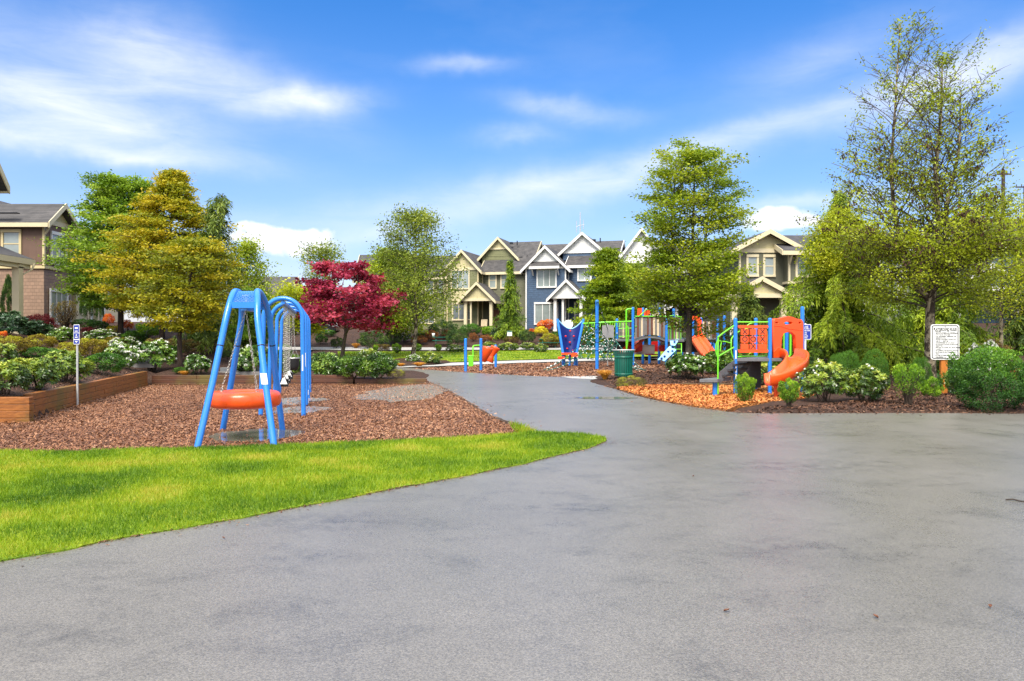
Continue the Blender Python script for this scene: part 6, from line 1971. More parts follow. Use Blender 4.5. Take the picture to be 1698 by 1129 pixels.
M['l_olive'] = leafmat('olive_green_leaf', [(.035, .055, .006), (.075, .10, .008), (.125, .145, .012), (.19, .20, .02)], .3)
M['l_big'] = leafmat('mid_green_leaf', [(.06, .10, .006), (.13, .195, .008), (.21, .265, .011), (.30, .33, .02)], .45)
M['l_maple'] = leafmat('crimson_maple_leaf', [(.07, .006, .018), (.17, .012, .038), (.28, .024, .062), (.40, .06, .10)], .42)
M['l_birch'] = leafmat('small_birch_leaf', [(.04, .06, .008), (.10, .14, .014), (.19, .235, .024), (.30, .33, .05)], .4)
M['l_bright'] = leafmat('yellow_green_leaf', [(.06, .10, .006), (.14, .20, .008), (.24, .30, .012), (.34, .36, .03)], .38)
M['l_yellow'] = leafmat('budding_yellow_leaf', [(.09, .12, .006), (.21, .25, .008), (.34, .37, .012), (.47, .47, .04)], .4)
M['l_alder'] = leafmat('alder_leaf', [(.07, .095, .006), (.16, .20, .008), (.27, .32, .012), (.38, .41, .03)], .4)
M['l_cedar'] = leafmat('cedar_spray', [(.03, .062, .006), (.085, .145, .009), (.185, .26, .014), (.30, .36, .02)], .35)
M['l_cedar_dark'] = leafmat('dark_cedar_spray', [(.018, .038, .006), (.042, .075, .008), (.085, .125, .012), (.15, .19, .02)], .25)
M['l_cone'] = leafmat('alder_cone', [(.012, .007, .004), (.03, .016, .008), (.06, .03, .015)], 0.0, .8)

# ---- trees, left side
q = ray_ground(200, 553)
def sc(px, Y): return px / F * Y
broadleaf('zelkova_tree', 'bright green layered tree, left of the ochre one and beside the brown house', 'tree', q, CH - (296 - HY) / F * q.y - q.z, interp_prof([(0, .6), (.12, 1.0), (.36, 1.02), (.5, .74), (.75, .52), (.92, .44), (1, .14)], sc(97, q.y)), 101, M['l_green'], M['bark_brown'],
          t0=.12, nb=165, rise=.42, sag=.22, ns=9, per=9, spread=.15, flat=.28, L=.105, trunk_r=.14, tone=(.25, .85))
q = ray_ground(268, 572)
broadleaf('katsura_tree', 'tall ochre orange tree in the middle of the left tree group', 'tree', q, CH - (281 - HY) / F * q.y - q.z, interp_prof([(0, .6), (.12, .95), (.28, 1.0), (.45, .82), (.62, .58), (.78, .36), (.9, .16), (1, .04)], sc(112, q.y)), 102, M['l_orange'], M['bark_brown'],
          t0=.14, nb=160, rise=.36, sag=.20, ns=9, per=10, spread=.14, flat=.26, L=.095, trunk_r=.13, tone=(.25, .9), leaders=[[Vector((0, 0, -.2)), Vector((.1, 0, 2.4)), Vector((.4, 0, 5)), Vector((.55, 0, (CH - (281 - HY) / F * q.y - q.z) * .985))]])
q = ray_ground(298, 604)
broadleaf('slender_tree', 'olive green tree in front, single thin trunk nearest the timber edging', 'tree', q, CH - (392 - HY) / F * q.y - q.z, interp_prof([(0, .5), (.2, .9), (.45, 1.0), (.7, .8), (.9, .45), (1, .15)], sc(76, q.y)), 103, M['l_ochre'], M['bark_brown'],
          t0=.24, nb=70, rise=.30, sag=.20, ns=8, per=9, spread=.15, flat=.28, L=.09, trunk_r=.095, tone=(.2, .85), leaders=[[Vector((0, 0, -.2)), Vector((.03, 0, 1.6)), Vector((.35, 0, 3.0)), Vector((.75, 0, (CH - (392 - HY) / F * q.y - q.z) * .97))]])
q = ray_ground(352, 583)
weeping('weeping_cedar', 'dark weeping cedar with bent tip rising behind the ochre tree', q, CH - (322 - HY) / F * q.y - q.z, sc(58, q.y), 104, M['l_cedar_dark'], M['bark_brown'], nb=70, hang=.75, per=13, L=.26, prof=lambda f: .25 + .75 * (1 - f) ** .7, tip_lean=(.45, 0), arch=.42)
q = ray_ground(410, 566)
broadleaf('sparse_tree', 'thin pale green tree with bare twig tips right of the ochre tree', 'tree', q, CH - (405 - HY) / F * q.y - q.z, interp_prof([(0, .7), (.4, 1.0), (.8, .6), (1, .15)], sc(36, q.y)), 105, M['l_bright'], M['bark_grey'], t0=.15, nb=55, rise=.9, sag=.1, ns=6, per=6, spread=.17, flat=.8, L=.11, trunk_r=.09, tone=(.2, .8), bare=.1)
q = ray_ground(412, 575)
broadleaf('leafy_tree', 'green bushy tree filling the gap behind the tire swing frame', 'tree', q, CH - (492 - HY) / F * q.y - q.z, interp_prof([(0, .9), (.5, 1.0), (.8, .75), (1, .25)], sc(28, q.y)), 106, M['l_green'], M['bark_brown'], t0=.05, nb=60, rise=.55, sag=.12, ns=7, per=11, spread=.2, flat=.7, L=.12, trunk_r=.09, tone=(.1, .7))
q = P(502, 566, 62); q.z = gzf(q.x, q.y)
broadleaf('yellow_tree', 'yellow green tree behind the blue swing arches', 'tree', q, CH - (488 - HY) / F * q.y - q.z, interp_prof([(0, .6), (.4, 1.0), (.8, .75), (1, .2)], sc(58, q.y)), 107, M['l_yellow'], M['bark_brown'], t0=.3, nb=65, rise=.5, sag=.1, ns=7, per=10, spread=.26, flat=.6, L=.16, trunk_r=.12, tone=(.05, .7))
q = P(534, 560, 84); q.z = gzf(q.x, q.y)
broadleaf('sparse_tree', 'slight pale tree with airy crown above and behind the red maple', 'tree', q, CH - (415 - HY) / F * q.y - q.z, interp_prof([(0, .5), (.5, 1.0), (.8, .7), (1, .2)], sc(38, q.y)), 108, M['l_birch'], M['bark_grey'], t0=.35, nb=55, rise=1.0, sag=.1, ns=6, per=4, spread=.3, flat=.9, L=.19, trunk_r=.1, tone=(.3, .9), bare=.2)
# red maple
q = ray_ground(566, 581)
q.y = min(q.y, 52); q = Vector(((566 - CX) / F * q.y, q.y, gzf((566 - CX) / F * q.y, q.y)))
Hm = CH - (436 - HY) / F * q.y - q.z
broadleaf('red_maple', 'spreading crimson maple with twisted trunk behind the laurel hedge', 'tree', q, Hm, interp_prof([(0, .85), (.15, 1.0), (.4, .98), (.65, .78), (.85, .52), (1, .2)], sc(88, q.y)), 109, M['l_maple'], M['bark_grey'], t0=.28, nb=54, rise=.42, sag=.26, ns=7, per=7, spread=.2, flat=.35, L=.19, aspect=.7, trunk_r=.15, tone=(.15, .85),
          leaders=[[Vector((0, 0, -.2)), Vector((.18, 0, 1.1)), Vector((.25, 0, 2.0)), Vector((-.35, .1, Hm * .72)), Vector((-.6, 0, Hm * .95))], [Vector((.25, 0, 1.6)), Vector((.8, .1, Hm * .5)), Vector((1.1, 0, Hm * .74)), Vector((1.0, 0, Hm * .98))], [Vector((.22, 0, 1.5)), Vector((.9, -.3, Hm * .42)), Vector((1.9, -.3, Hm * .55)), Vector((2.6, -.2, Hm * .62))]])
# birch with pale trunk
q = ray_ground(684, 591)
Hb = CH - (354 - HY) / F * q.y - q.z
broadleaf('birch_tree', 'birch with pale mottled trunk and airy top between red maple and green house', 'tree', q, Hb, interp_prof([(0, .75), (.15, 1.0), (.4, .92), (.6, .78), (.8, .60), (.93, .32), (1, .08)], sc(74, q.y)), 110, M['l_birch'], [M['bark_birch'], M['bark_grey']], t0=.2, nb=95, rise=.72, sag=.22, ns=8, per=6, spread=.2, flat=.9, L=.13, trunk_r=.17, tone=(.2, .8), top_power=1.15, bare=.1,
          leaders=[[Vector((0, 0, -.2)), Vector((.25, 0, 2.2)), Vector((.2, 0, 5)), Vector((.25, 0, Hb * .98))]])
q = P(655, 565, 66); q.z = gzf(q.x, q.y)
broadleaf('leafy_tree', 'rounded yellow green tree close behind the birch, left of its trunk', 'tree', q, CH - (418 - HY) / F * q.y - q.z, interp_prof([(0, .8), (.4, 1.0), (.75, .72), (1, .15)], sc(52, q.y)), 111, M['l_bright'], M['bark_brown'], t0=.1, nb=75, rise=.5, sag=.12, ns=7, per=11, spread=.26, flat=.6, L=.17, trunk_r=.13, tone=(.1, .75))
# conifer in front of the green house
q = P(846, 558, 70); q.z = gzf(q.x, q.y)
weeping('slim_conifer', 'slim dark green conifer standing between the green and blue houses', q, CH - (430 - HY) / F * q.y - q.z, sc(40, q.y), 112, M['l_cedar'], M['bark_brown'], nb=85, hang=.7, per=10, L=.36, prof=lambda f: .06 + .94 * (1 - f) ** 1.25, arch=.3, t0=.02, tone=(.0, .55), dens=4)
# trees right of the blue house
q = P(1006, 560, 58); q.z = gzf(q.x, q.y)
broadleaf('layered_tree', 'mid green layered tree in front of the blue house porch', 'tree', q, CH - (408 - HY) / F * q.y - q.z, interp_prof([(0, .75), (.2, 1.0), (.45, .85), (.7, .55), (.9, .25), (1, .06)], sc(48, q.y)), 113, M['l_big'], M['bark_brown'], t0=.08, nb=90, rise=.34, sag=.2, ns=8, per=9, spread=.2, flat=.3, L=.15, trunk_r=.12, tone=(.1, .75))
q = P(1042, 560, 61); q.z = gzf(q.x, q.y)
broadleaf('leafy_tree', 'light green tree under the white gable, left of the tall tree', 'tree', q, CH - (438 - HY) / F * q.y - q.z, interp_prof([(0, .8), (.3, 1.0), (.7, .75), (1, .1)], sc(50, q.y)), 114, M['l_bright'], M['bark_brown'], t0=.12, nb=70, rise=.4, sag=.15, ns=7, per=10, spread=.24, flat=.4, L=.16, trunk_r=.12, tone=(.05, .65))
# the tall tree in the centre right
q = Vector(((1141 - CX) / F * 33.5, 33.5, 0)); q.z = gzf(q.x, q.y)
Ht = CH - (240 - HY) / F * q.y - q.z
broadleaf('hornbeam_tree', 'tallest full green tree, straddling the play tower and orange slide', 'tree', q, Ht, interp_prof([(0, .75), (.1, .95), (.3, .96), (.42, .84), (.55, .92), (.7, .86), (.82, .68), (.92, .44), (1, .16)], sc(92, q.y)), 115, M['l_big'], M['bark_grey'], t0=.14, nb=175, rise=.62, sag=.22, ns=9, per=7, spread=.15, flat=.34, L=.10, trunk_r=.15, tone=(.2, .85), top_power=1.1, wood_k=.15, off=.18,
          leaders=[[Vector((0, 0, -.2)), Vector((.08, 0, 3)), Vector((.2, 0, 6)), Vector((.3, 0, Ht * .98))], [Vector((.02, 0, 2.6)), Vector((.45, .1, 4.2)), Vector((.8, .1, 6.0)), Vector((.9, 0, Ht * .88))], [Vector((.0, 0, 2.9)), Vector((-.5, .1, 4.6)), Vector((-.7, 0, 6.4)), Vector((-.5, 0, Ht * .93))]])
# weeping cedars and the conifers on the right
q = Vector(((1392 - CX) / F * 30.5, 30.5, 0)); q.z = gzf(q.x, q.y)
weeping('weeping_cedar', 'broad weeping cedar with bright drooping sprays behind the small playset', q, CH - (318 - HY) / F * q.y - q.z, sc(165, q.y), 116, M['l_cedar'], M['bark_brown'], nb=120, hang=.8, per=15, L=.24, prof=lambda f: (1 - f) ** 1.05 + .06, arch=.34, tone=(.15, .85), dens=6)
q = Vector(((1545 - CX) / F * 33, 33, 0)); q.z = gzf(q.x, q.y)
weeping('weeping_cedar', 'second weeping cedar, behind the alder trunk and rules sign', q, CH - (415 - HY) / F * q.y - q.z, sc(120, q.y), 117, M['l_cedar'], M['bark_brown'], nb=90, hang=.85, per=14, L=.26, prof=lambda f: (1 - f) ** .9 + .08, arch=.34, tone=(.1, .8), dens=6)
q = Vector(((1240 - CX) / F * 37, 37, 0)); q.z = gzf(q.x, q.y)
weeping('weeping_cedar', 'darker weeping cedar below the olive house porch', q, CH - (470 - HY) / F * q.y - q.z, sc(70, q.y), 118, M['l_cedar_dark'], M['bark_brown'], nb=55, hang=.7, per=13, L=.28, prof=lambda f: (1 - f) ** .9 + .08, arch=.36, tone=(.1, .9), dens=5)
q = Vector(((1700 - CX) / F * 36, 36, 0)); q.z = gzf(q.x, q.y)
weeping('dark_conifer', 'tall dark conifer cut off at the photo border', q, CH - (372 - HY) / F * q.y - q.z, sc(62, q.y), 119, M['l_cedar_dark'], M['bark_brown'], nb=80, hang=.7, per=13, L=.28, prof=lambda f: (1 - f) ** .8 + .1, arch=.3, tone=(.0, .6), dens=5)
# budding tree left of the alder
q = Vector(((1398 - CX) / F * 29.6, 29.6, 0)); q.z = gzf(q.x, q.y)
broadleaf('budding_tree', 'yellow budding tree spreading in front of the broad weeping cedar', 'tree', q, CH - (352 - HY) / F * q.y - q.z, interp_prof([(0, .8), (.3, 1.0), (.6, .8), (.85, .45), (1, .15)], sc(66, q.y)), 120, M['l_yellow'], M['bark_moss'], t0=.58, nb=55, rise=.35, sag=.2, ns=8, per=8, spread=.12, flat=.8, L=.075, trunk_r=.035, tone=(.1, .8))
# alder with mottled trunk, tall airy crown and old cones
q = Vector(((1543 - CX) / F * 24, 24, 0)); q.z = gzf(q.x, q.y)
Ha = CH - (40 - HY) / F * 24 - q.z
def cones(cr, rng, tw):
    low = tw[(tw[:, 2] < Ha * .72) & (tw[:, 2] > Ha * .30)]
    idx = np.repeat(rng.integers(0, len(low), 850), 6); c = low[idx] + rng.normal(0, .06, (len(idx), 3)) * np.array([1, 1, .8])
    D = rng.normal(0, .25, (len(idx), 3)) - np.array([0, 0, 1]); Nn = rng.normal(0, 1, (len(idx), 3))
    L_ = rng.uniform(.08, .13, len(idx)); cone_q = leaf_quads(c, D, Nn, L_, L_ * .5)
    cones.q = cone_q
al = broadleaf('alder_tree', 'tall airy alder with mottled trunk and dark cones, behind the rules sign', 'tree', q, Ha, interp_prof([(0, 1.2), (.14, 1.35), (.3, 1.08), (.5, .96), (.68, .80), (.85, .46), (1, .10)], sc(118, q.y)), 121, M['l_alder'], [M['bark_moss'], M['bark_grey']], t0=.2, nb=230, rise=1.05, sag=.2, ns=9, per=11, spread=.085, flat=1.0, L=.064, aspect=.6, trunk_r=.17, wood_k=.13, tone=(.1, .75), top_power=1.25, sub=.42, dens=lambda f: float(np.interp(f, [.2, .42, .52, .70, 1], [1, .95, .42, .15, .11])),
          leaders=[[Vector((0, 0, -.2)), Vector((-.02, 0, 1.6)), Vector((.02, 0, 2.7)), Vector((.25, 0, 4.2)), Vector((.15, 0, 6.5)), Vector((.30, 0, 8.2)), Vector((.40, .1, CH - (95 - HY) / F * 24 - q.z))],
                   [Vector((.0, 0, 2.55)), Vector((-.5, .1, 3.4)), Vector((-1.0, .05, 4.8)), Vector((-1.2, 0, 6.6)), Vector((-1.1, 0, 8.4)), Vector((-.95, 0, Ha))],
                   [Vector((.12, 0, 3.4)), Vector((.5, .1, 4.4)), Vector((.55, .1, 5.6)), Vector((.85, 0, 7.2)), Vector((.9, 0, CH - (150 - HY) / F * 24 - q.z))]], extra=cones, off=-.45)
soup('cones', cones.q, 4, np.random.default_rng(3).random(len(cones.q)), M['l_cone'], al)
q = Vector(((1660 - CX) / F * 31, 31, 0)); q.z = gzf(q.x, q.y)
broadleaf('budding_tree', 'thin yellow budding tree right of the alder below the utility pole', 'tree', q, CH - (325 - HY) / F * q.y - q.z, interp_prof([(0, .7), (.3, 1.0), (.7, .85), (1, .3)], sc(62, q.y)), 122, M['l_yellow'], M['bark_moss'], t0=.25, nb=70, rise=.75, sag=.12, ns=7, per=5, spread=.15, flat=1, L=.08, trunk_r=.08, tone=(.0, .7), bare=.1)


# ------------------------------------------------------------------ shrubs
M['s_rhodo'] = leafmat('rhododendron_leaf', [(.014, .036, .006), (.035, .082, .010), (.085, .16, .016), (.22, .29, .05)], .15, .32, .6)
M['s_cream'] = leafmat('cream_tipped_leaf', [(.018, .042, .006), (.06, .11, .012), (.19, .25, .02), (.40, .37, .07)], .2, .38, .5)
M['s_dark'] = leafmat('dark_glossy_leaf', [(.010, .028, .012), (.022, .055, .020), (.05, .095, .035), (.09, .14, .06)], .12, .30, .6)
M['s_spirea'] = leafmat('golden_spirea_leaf', [(.07, .05, .006), (.17, .12, .010), (.25, .25, .014), (.34, .36, .02)], .3)
M['s_box'] = leafmat('clipped_green_leaf', [(.009, .034, .004), (.024, .075, .006), (.055, .14, .009), (.12, .23, .016)], .25)
M['s_lime'] = leafmat('lime_green_leaf', [(.03, .075, .005), (.08, .17, .008), (.16, .28, .012), (.27, .36, .03)], .3)
M['s_clip'] = leafmat('clipped_fresh_leaf', [(.008, .030, .004), (.022, .072, .006), (.07, .165, .008), (.19, .31, .018)], .25)
M['s_rust'] = leafmat('rust_leaf', [(.06, .02, .008), (.14, .05, .015), (.22, .085, .02), (.27, .16, .03)], .25)
M['s_red'] = leafmat('burgundy_leaf', [(.05, .006, .010), (.13, .012, .018), (.22, .025, .03), (.30, .06, .05)], .3)
M['s_orange'] = leafmat('orange_red_leaf', [(.22, .025, .008), (.45, .07, .010), (.58, .16, .014), (.55, .30, .04)], .3)
M['s_yellow'] = leafmat('bright_yellow_leaf', [(.18, .16, .006), (.40, .33, .010), (.58, .46, .015), (.65, .55, .06)], .3)
M['s_ever'] = leafmat('evergreen_needles', [(.010, .028, .007), (.025, .055, .010), (.055, .10, .014), (.11, .16, .025)], .15)
M['s_brown'] = leafmat('bronze_leaf', [(.03, .022, .008), (.08, .05, .014), (.13, .09, .018), (.16, .16, .03)], .25)
M['s_grassy'] = leafmat('orange_sedge', [(.16, .05, .006), (.34, .13, .012), (.46, .22, .025), (.50, .34, .08)], .3)
M['s_heather'] = leafmat('heather_sprig', [(.05, .045, .012), (.11, .10, .02), (.22, .23, .02), (.34, .34, .03)], .25)
M['petal'] = leafmat('white_petal', [(.62, .60, .50), (.78, .76, .70), (.84, .83, .80)], .25, .6, .2)
M['stem'] = bark_mat('shrub_stem', (.03, .02, .013), (.09, .06, .04))

NOMW, NOMH = 1.4, 1.1


def shrub_mesh(name, seed, mat, n=3600, L=.085, aspect=.45, lumps=26, amp=.16, bottom=.05, rosette=0, flowers=0, stems=10, upright=.3, shape='dome', tone=(.15, .8), toptone=0.0, openbase=.0, fl_low=-.2, fsize=.055, zc0=.96):
    """one shrub, 1.4 wide and 1.1 high, as an Empty with foliage, stems and maybe flowers"""
    rng = np.random.default_rng(seed); rnd = random.Random(seed)
    rx, rz = NOMW / 2, NOMH / 2
    ga = np.pi * (3 - 5 ** .5)
    k = np.arange(lumps); zc = 1 - (k + .5) / lumps * 1.75
    zc = np.clip(zc + rng.normal(0, .07, lumps), -.9, 1)
    rr = np.sqrt(np.maximum(0, 1 - zc ** 2)); th = k * ga + rng.uniform(0, .5, lumps)
    dirs = np.stack([rr * np.cos(th), rr * np.sin(th), zc], 1)
    if shape == 'vase':
        wz = np.clip((zc + 1) / 2, 0, 1); dirs[:, :2] *= (.42 + .6 * wz)[:, None]
    if shape == 'cone':
        wz = np.clip((zc + 1) / 2, 0, 1); dirs[:, :2] = nrmz(dirs[:, :2]) * (1.0 - .88 * wz ** 1.7)[:, None] * np.minimum(1, rr + .5)[:, None]
    if shape == 'cylinder':
        dirs[:, :2] = nrmz(dirs[:, :2]) * np.minimum(1, rr * 1.6)[:, None] * .92
    rad = 1 - amp + rng.normal(0, amp * .5, lumps)
    cen = dirs * rad[:, None] * np.array([rx, rx, rz]) * .80 + np.array([0, 0, rz * zc0])
    lr = rng.uniform(.75, 1.2, lumps) * (1.55 / math.sqrt(lumps)) * .62
    ltone = rng.uniform(*tone, lumps)
    per = n // lumps
    idx = np.repeat(np.arange(lumps), per); N = len(idx)
    u = nrmz(rng.normal(0, 1, (N, 3)) + nrmz(dirs)[idx] * .9 + np.array([0, 0, .25]))
    rr_ = rng.uniform(.35, 1.0, N) ** .6
    C = cen[idx] + u * (lr[idx] * rr_)[:, None] * np.array([1, 1, .82])
    if shape == 'shell':
        # clipped shrub: leaves all over a slightly uneven rounded body
        u = nrmz(rng.normal(0, 1, (n, 3))); u = u[u[:, 2] > -.86]; N = len(u)
        idx = np.argmax(u @ nrmz(dirs).T, 1)
        lump = 1 + .035 * np.sin(u[:, 0] * 9 + seed) * np.sin(u[:, 1] * 8) + .03 * np.sin(u[:, 2] * 11 + seed) + amp * (rad[idx] - rad.mean())
        dep = np.abs(rng.normal(0, .07, N)) + .12 * (rng.random(N) < .12)
        C = u * (lump - dep)[:, None] * np.array([rx, rx, rz * .97]) + np.array([0, 0, rz * .93])
        ltone = ltone * .4 + .3
    keep = C[:, 2] > bottom * NOMH + openbase * NOMH * rng.random(N)
    C, u, idx = C[keep], u[keep], idx[keep]; N = len(C)
    if rosette:
        # whorls: several leaves spread round one shoot
        sh = rng.choice(N, N // rosette, replace=False); C0, U0, I0 = C[sh], u[sh], idx[sh]
        C = np.repeat(C0, rosette, 0); ax = np.repeat(nrmz(U0 + np.array([0, 0, .5])), rosette, 0); idx = np.repeat(I0, rosette); N = len(C)
        ang = np.tile(np.arange(rosette) * 2 * np.pi / rosette, len(C0)) + np.repeat(rng.uniform(0, 6.28, len(C0)), rosette)
        a = nrmz(np.cross(ax, np.array([.3, .9, .1]))); b = np.cross(ax, a)
        D = a * np.cos(ang)[:, None] + b * np.sin(ang)[:, None] + ax * rng.uniform(.1, .7, N)[:, None]
        Nn = ax + rng.normal(0, .2, (N, 3))
    else:
        D = rng.normal(0, 1, (N, 3)) + u * .7 + np.array([0, 0, upright]); Nn = u + rng.normal(0, .55, (N, 3)) + np.array([0, 0, .3])
    Ls = L * rng.uniform(.65, 1.3, N)
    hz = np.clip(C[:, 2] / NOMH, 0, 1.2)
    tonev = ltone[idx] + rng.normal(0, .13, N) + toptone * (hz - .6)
    t = thing(name, None, None)
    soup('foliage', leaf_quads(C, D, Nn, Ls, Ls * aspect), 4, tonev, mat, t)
    if stems:
        m = MB()
        for s in range(stems):
            c = cen[rng.integers(0, lumps)]; a = rnd.uniform(0, 6.28)
            p0 = Vector((math.cos(a) * .09, math.sin(a) * .09, -.12)); p1 = Vector((c[0] * .45, c[1] * .45, c[2] * .5)); m.tube([p0, p1, Vector(c)], [.016, .012, .006], 5)
        m.build('stems', M['stem'], t, recalc=False)
    if flowers:
        tops = np.nonzero(C[:, 2] > NOMH * (.5 + fl_low))[0]
        sel = rng.choice(tops, min(flowers, len(tops)), replace=False)
        fc = C[sel] + nrmz(C[sel] - np.array([0, 0, rz * .7])) * L * .55
        pidx = np.repeat(np.arange(len(fc)), 11); Np = len(pidx)
        uu = nrmz(rng.normal(0, 1, (Np, 3)) + np.array([0, -.1, .5]))
        fs = np.repeat(rng.uniform(.7, 1.25, len(fc)), 11) * fsize
        Cp = fc[pidx] + uu * (fs * .55)[:, None]
        Dp = rng.normal(0, 1, (Np, 3)); 
        soup('blossom', leaf_quads(Cp - nrmz(Dp) * fs[:, None] * .4, Dp, uu + rng.normal(0, .3, (Np, 3)), fs, fs * .85), 4, rng.uniform(.1, 1, Np), M['petal'], t)
    return t


def tuft_mesh(name, seed, mat, n=900, h=.5):
    rng = np.random.default_rng(seed)
    an = rng.uniform(0, 2 * np.pi, n); r0 = rng.uniform(0, .12, n); ln = rng.uniform(.6, 1.1, n)
    d = np.stack([np.cos(an), np.sin(an), np.zeros(n)], 1)
    qs = []; vs = []
    s = np.stack([-np.sin(an), np.cos(an), np.zeros(n)], 1) * .014
    out = rng.uniform(.25, .75, n); prev = d * r0[:, None]; tone = rng.uniform(.1, .9, n)
    for k in range(1, 4):
        f = k / 3
        cur = d * (r0 + out * ln * .95 * f ** .9)[:, None] + np.stack([np.zeros(n), np.zeros(n), NOMH * ln * (1.75 * f - .95 * f * f - out * .35 * f * f)], 1)
        w0, w1 = 1 - .28 * (k - 1), 1 - .3 * k
        qs.append(np.stack([prev - s * w0, prev + s * w0, cur + s * w1, cur - s * w1], 1)); vs.append(tone + .12 * f); prev = cur
    t = thing(name, None, None)
    soup('blades', np.concatenate(qs), 4, np.concatenate(vs), mat, t)
    return t


def arbor_mesh(name, seed, mat):
    return shrub_mesh(name, seed, mat, n=5200, L=.085, aspect=.3, lumps=46, amp=.10, shape='cone', stems=3, upright=1.4, tone=(.05, .7))


KINDS_ = {
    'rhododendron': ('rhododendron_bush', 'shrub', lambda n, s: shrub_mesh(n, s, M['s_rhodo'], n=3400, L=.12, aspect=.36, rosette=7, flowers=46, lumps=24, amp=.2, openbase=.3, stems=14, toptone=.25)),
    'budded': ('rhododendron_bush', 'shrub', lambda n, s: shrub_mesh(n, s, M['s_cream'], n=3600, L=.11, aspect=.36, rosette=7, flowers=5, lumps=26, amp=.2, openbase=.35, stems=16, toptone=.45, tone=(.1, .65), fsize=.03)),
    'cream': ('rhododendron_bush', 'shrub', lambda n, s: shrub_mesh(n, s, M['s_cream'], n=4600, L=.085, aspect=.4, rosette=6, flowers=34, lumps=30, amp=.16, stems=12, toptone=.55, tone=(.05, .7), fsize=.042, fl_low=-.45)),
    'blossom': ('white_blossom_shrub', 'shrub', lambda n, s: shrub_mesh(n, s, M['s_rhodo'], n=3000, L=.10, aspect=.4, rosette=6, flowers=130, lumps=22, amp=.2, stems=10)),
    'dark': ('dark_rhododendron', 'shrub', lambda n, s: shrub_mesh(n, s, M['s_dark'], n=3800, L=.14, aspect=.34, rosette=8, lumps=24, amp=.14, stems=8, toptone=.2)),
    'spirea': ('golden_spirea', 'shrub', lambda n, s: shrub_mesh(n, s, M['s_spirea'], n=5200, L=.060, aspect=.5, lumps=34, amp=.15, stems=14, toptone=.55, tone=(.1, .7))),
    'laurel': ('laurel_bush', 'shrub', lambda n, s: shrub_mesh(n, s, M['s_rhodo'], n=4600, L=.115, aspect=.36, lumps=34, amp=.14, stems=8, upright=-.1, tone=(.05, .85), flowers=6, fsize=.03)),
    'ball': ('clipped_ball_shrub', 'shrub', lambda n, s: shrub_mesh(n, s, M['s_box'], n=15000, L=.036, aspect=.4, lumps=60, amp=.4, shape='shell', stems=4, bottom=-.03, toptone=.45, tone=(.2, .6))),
    'bigball': ('big_ball_shrub', 'shrub', lambda n, s: shrub_mesh(n, s, M['s_clip'], n=24000, L=.034, aspect=.55, lumps=60, amp=.6, shape='shell', stems=4, toptone=.65, tone=(.0, .5), bottom=-.05)),  # toptone paints the lit top and shaded foot into the leaf colour
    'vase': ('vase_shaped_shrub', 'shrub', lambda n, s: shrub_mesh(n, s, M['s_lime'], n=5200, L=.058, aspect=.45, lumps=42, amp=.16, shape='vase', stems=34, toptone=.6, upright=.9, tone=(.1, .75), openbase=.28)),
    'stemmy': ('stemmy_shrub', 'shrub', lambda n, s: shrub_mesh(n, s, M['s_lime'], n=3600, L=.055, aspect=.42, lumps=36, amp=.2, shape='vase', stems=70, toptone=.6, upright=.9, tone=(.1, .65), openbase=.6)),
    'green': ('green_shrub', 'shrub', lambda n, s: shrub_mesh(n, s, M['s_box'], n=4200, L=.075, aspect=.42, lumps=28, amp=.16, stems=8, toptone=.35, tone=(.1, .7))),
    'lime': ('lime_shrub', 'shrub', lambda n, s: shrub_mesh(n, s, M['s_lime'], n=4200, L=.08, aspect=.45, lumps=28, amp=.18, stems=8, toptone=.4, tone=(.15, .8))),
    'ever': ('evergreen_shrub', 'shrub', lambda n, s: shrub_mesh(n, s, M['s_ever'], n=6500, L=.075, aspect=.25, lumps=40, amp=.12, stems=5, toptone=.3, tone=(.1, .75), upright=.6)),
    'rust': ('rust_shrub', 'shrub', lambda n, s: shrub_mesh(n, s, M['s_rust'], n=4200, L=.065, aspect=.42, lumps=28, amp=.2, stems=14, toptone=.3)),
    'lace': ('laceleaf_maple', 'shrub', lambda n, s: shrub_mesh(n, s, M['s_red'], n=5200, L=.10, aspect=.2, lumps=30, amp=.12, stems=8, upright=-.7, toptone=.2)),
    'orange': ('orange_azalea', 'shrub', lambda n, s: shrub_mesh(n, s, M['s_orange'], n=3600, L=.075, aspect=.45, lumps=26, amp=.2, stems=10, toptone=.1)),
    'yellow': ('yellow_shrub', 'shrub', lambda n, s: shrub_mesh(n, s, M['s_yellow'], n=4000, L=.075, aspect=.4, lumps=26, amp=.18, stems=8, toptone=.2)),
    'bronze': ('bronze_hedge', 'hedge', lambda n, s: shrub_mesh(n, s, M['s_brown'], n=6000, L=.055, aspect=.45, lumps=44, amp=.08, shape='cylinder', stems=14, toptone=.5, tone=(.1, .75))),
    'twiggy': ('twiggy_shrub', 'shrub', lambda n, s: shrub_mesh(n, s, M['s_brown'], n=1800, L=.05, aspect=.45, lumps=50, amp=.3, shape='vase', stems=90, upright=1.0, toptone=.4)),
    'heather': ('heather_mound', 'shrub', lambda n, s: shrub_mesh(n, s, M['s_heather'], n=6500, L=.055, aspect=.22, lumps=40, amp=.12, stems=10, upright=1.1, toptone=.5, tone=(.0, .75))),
    'sedge': ('sedge_tuft', 'ornamental grass', lambda n, s: tuft_mesh(n, s, M['s_grassy'])),
    'arbor': ('columnar_arborvitae', 'tree', lambda n, s: arbor_mesh(n, s, M['s_ever'])),
}
POOL = {}
_used = {}


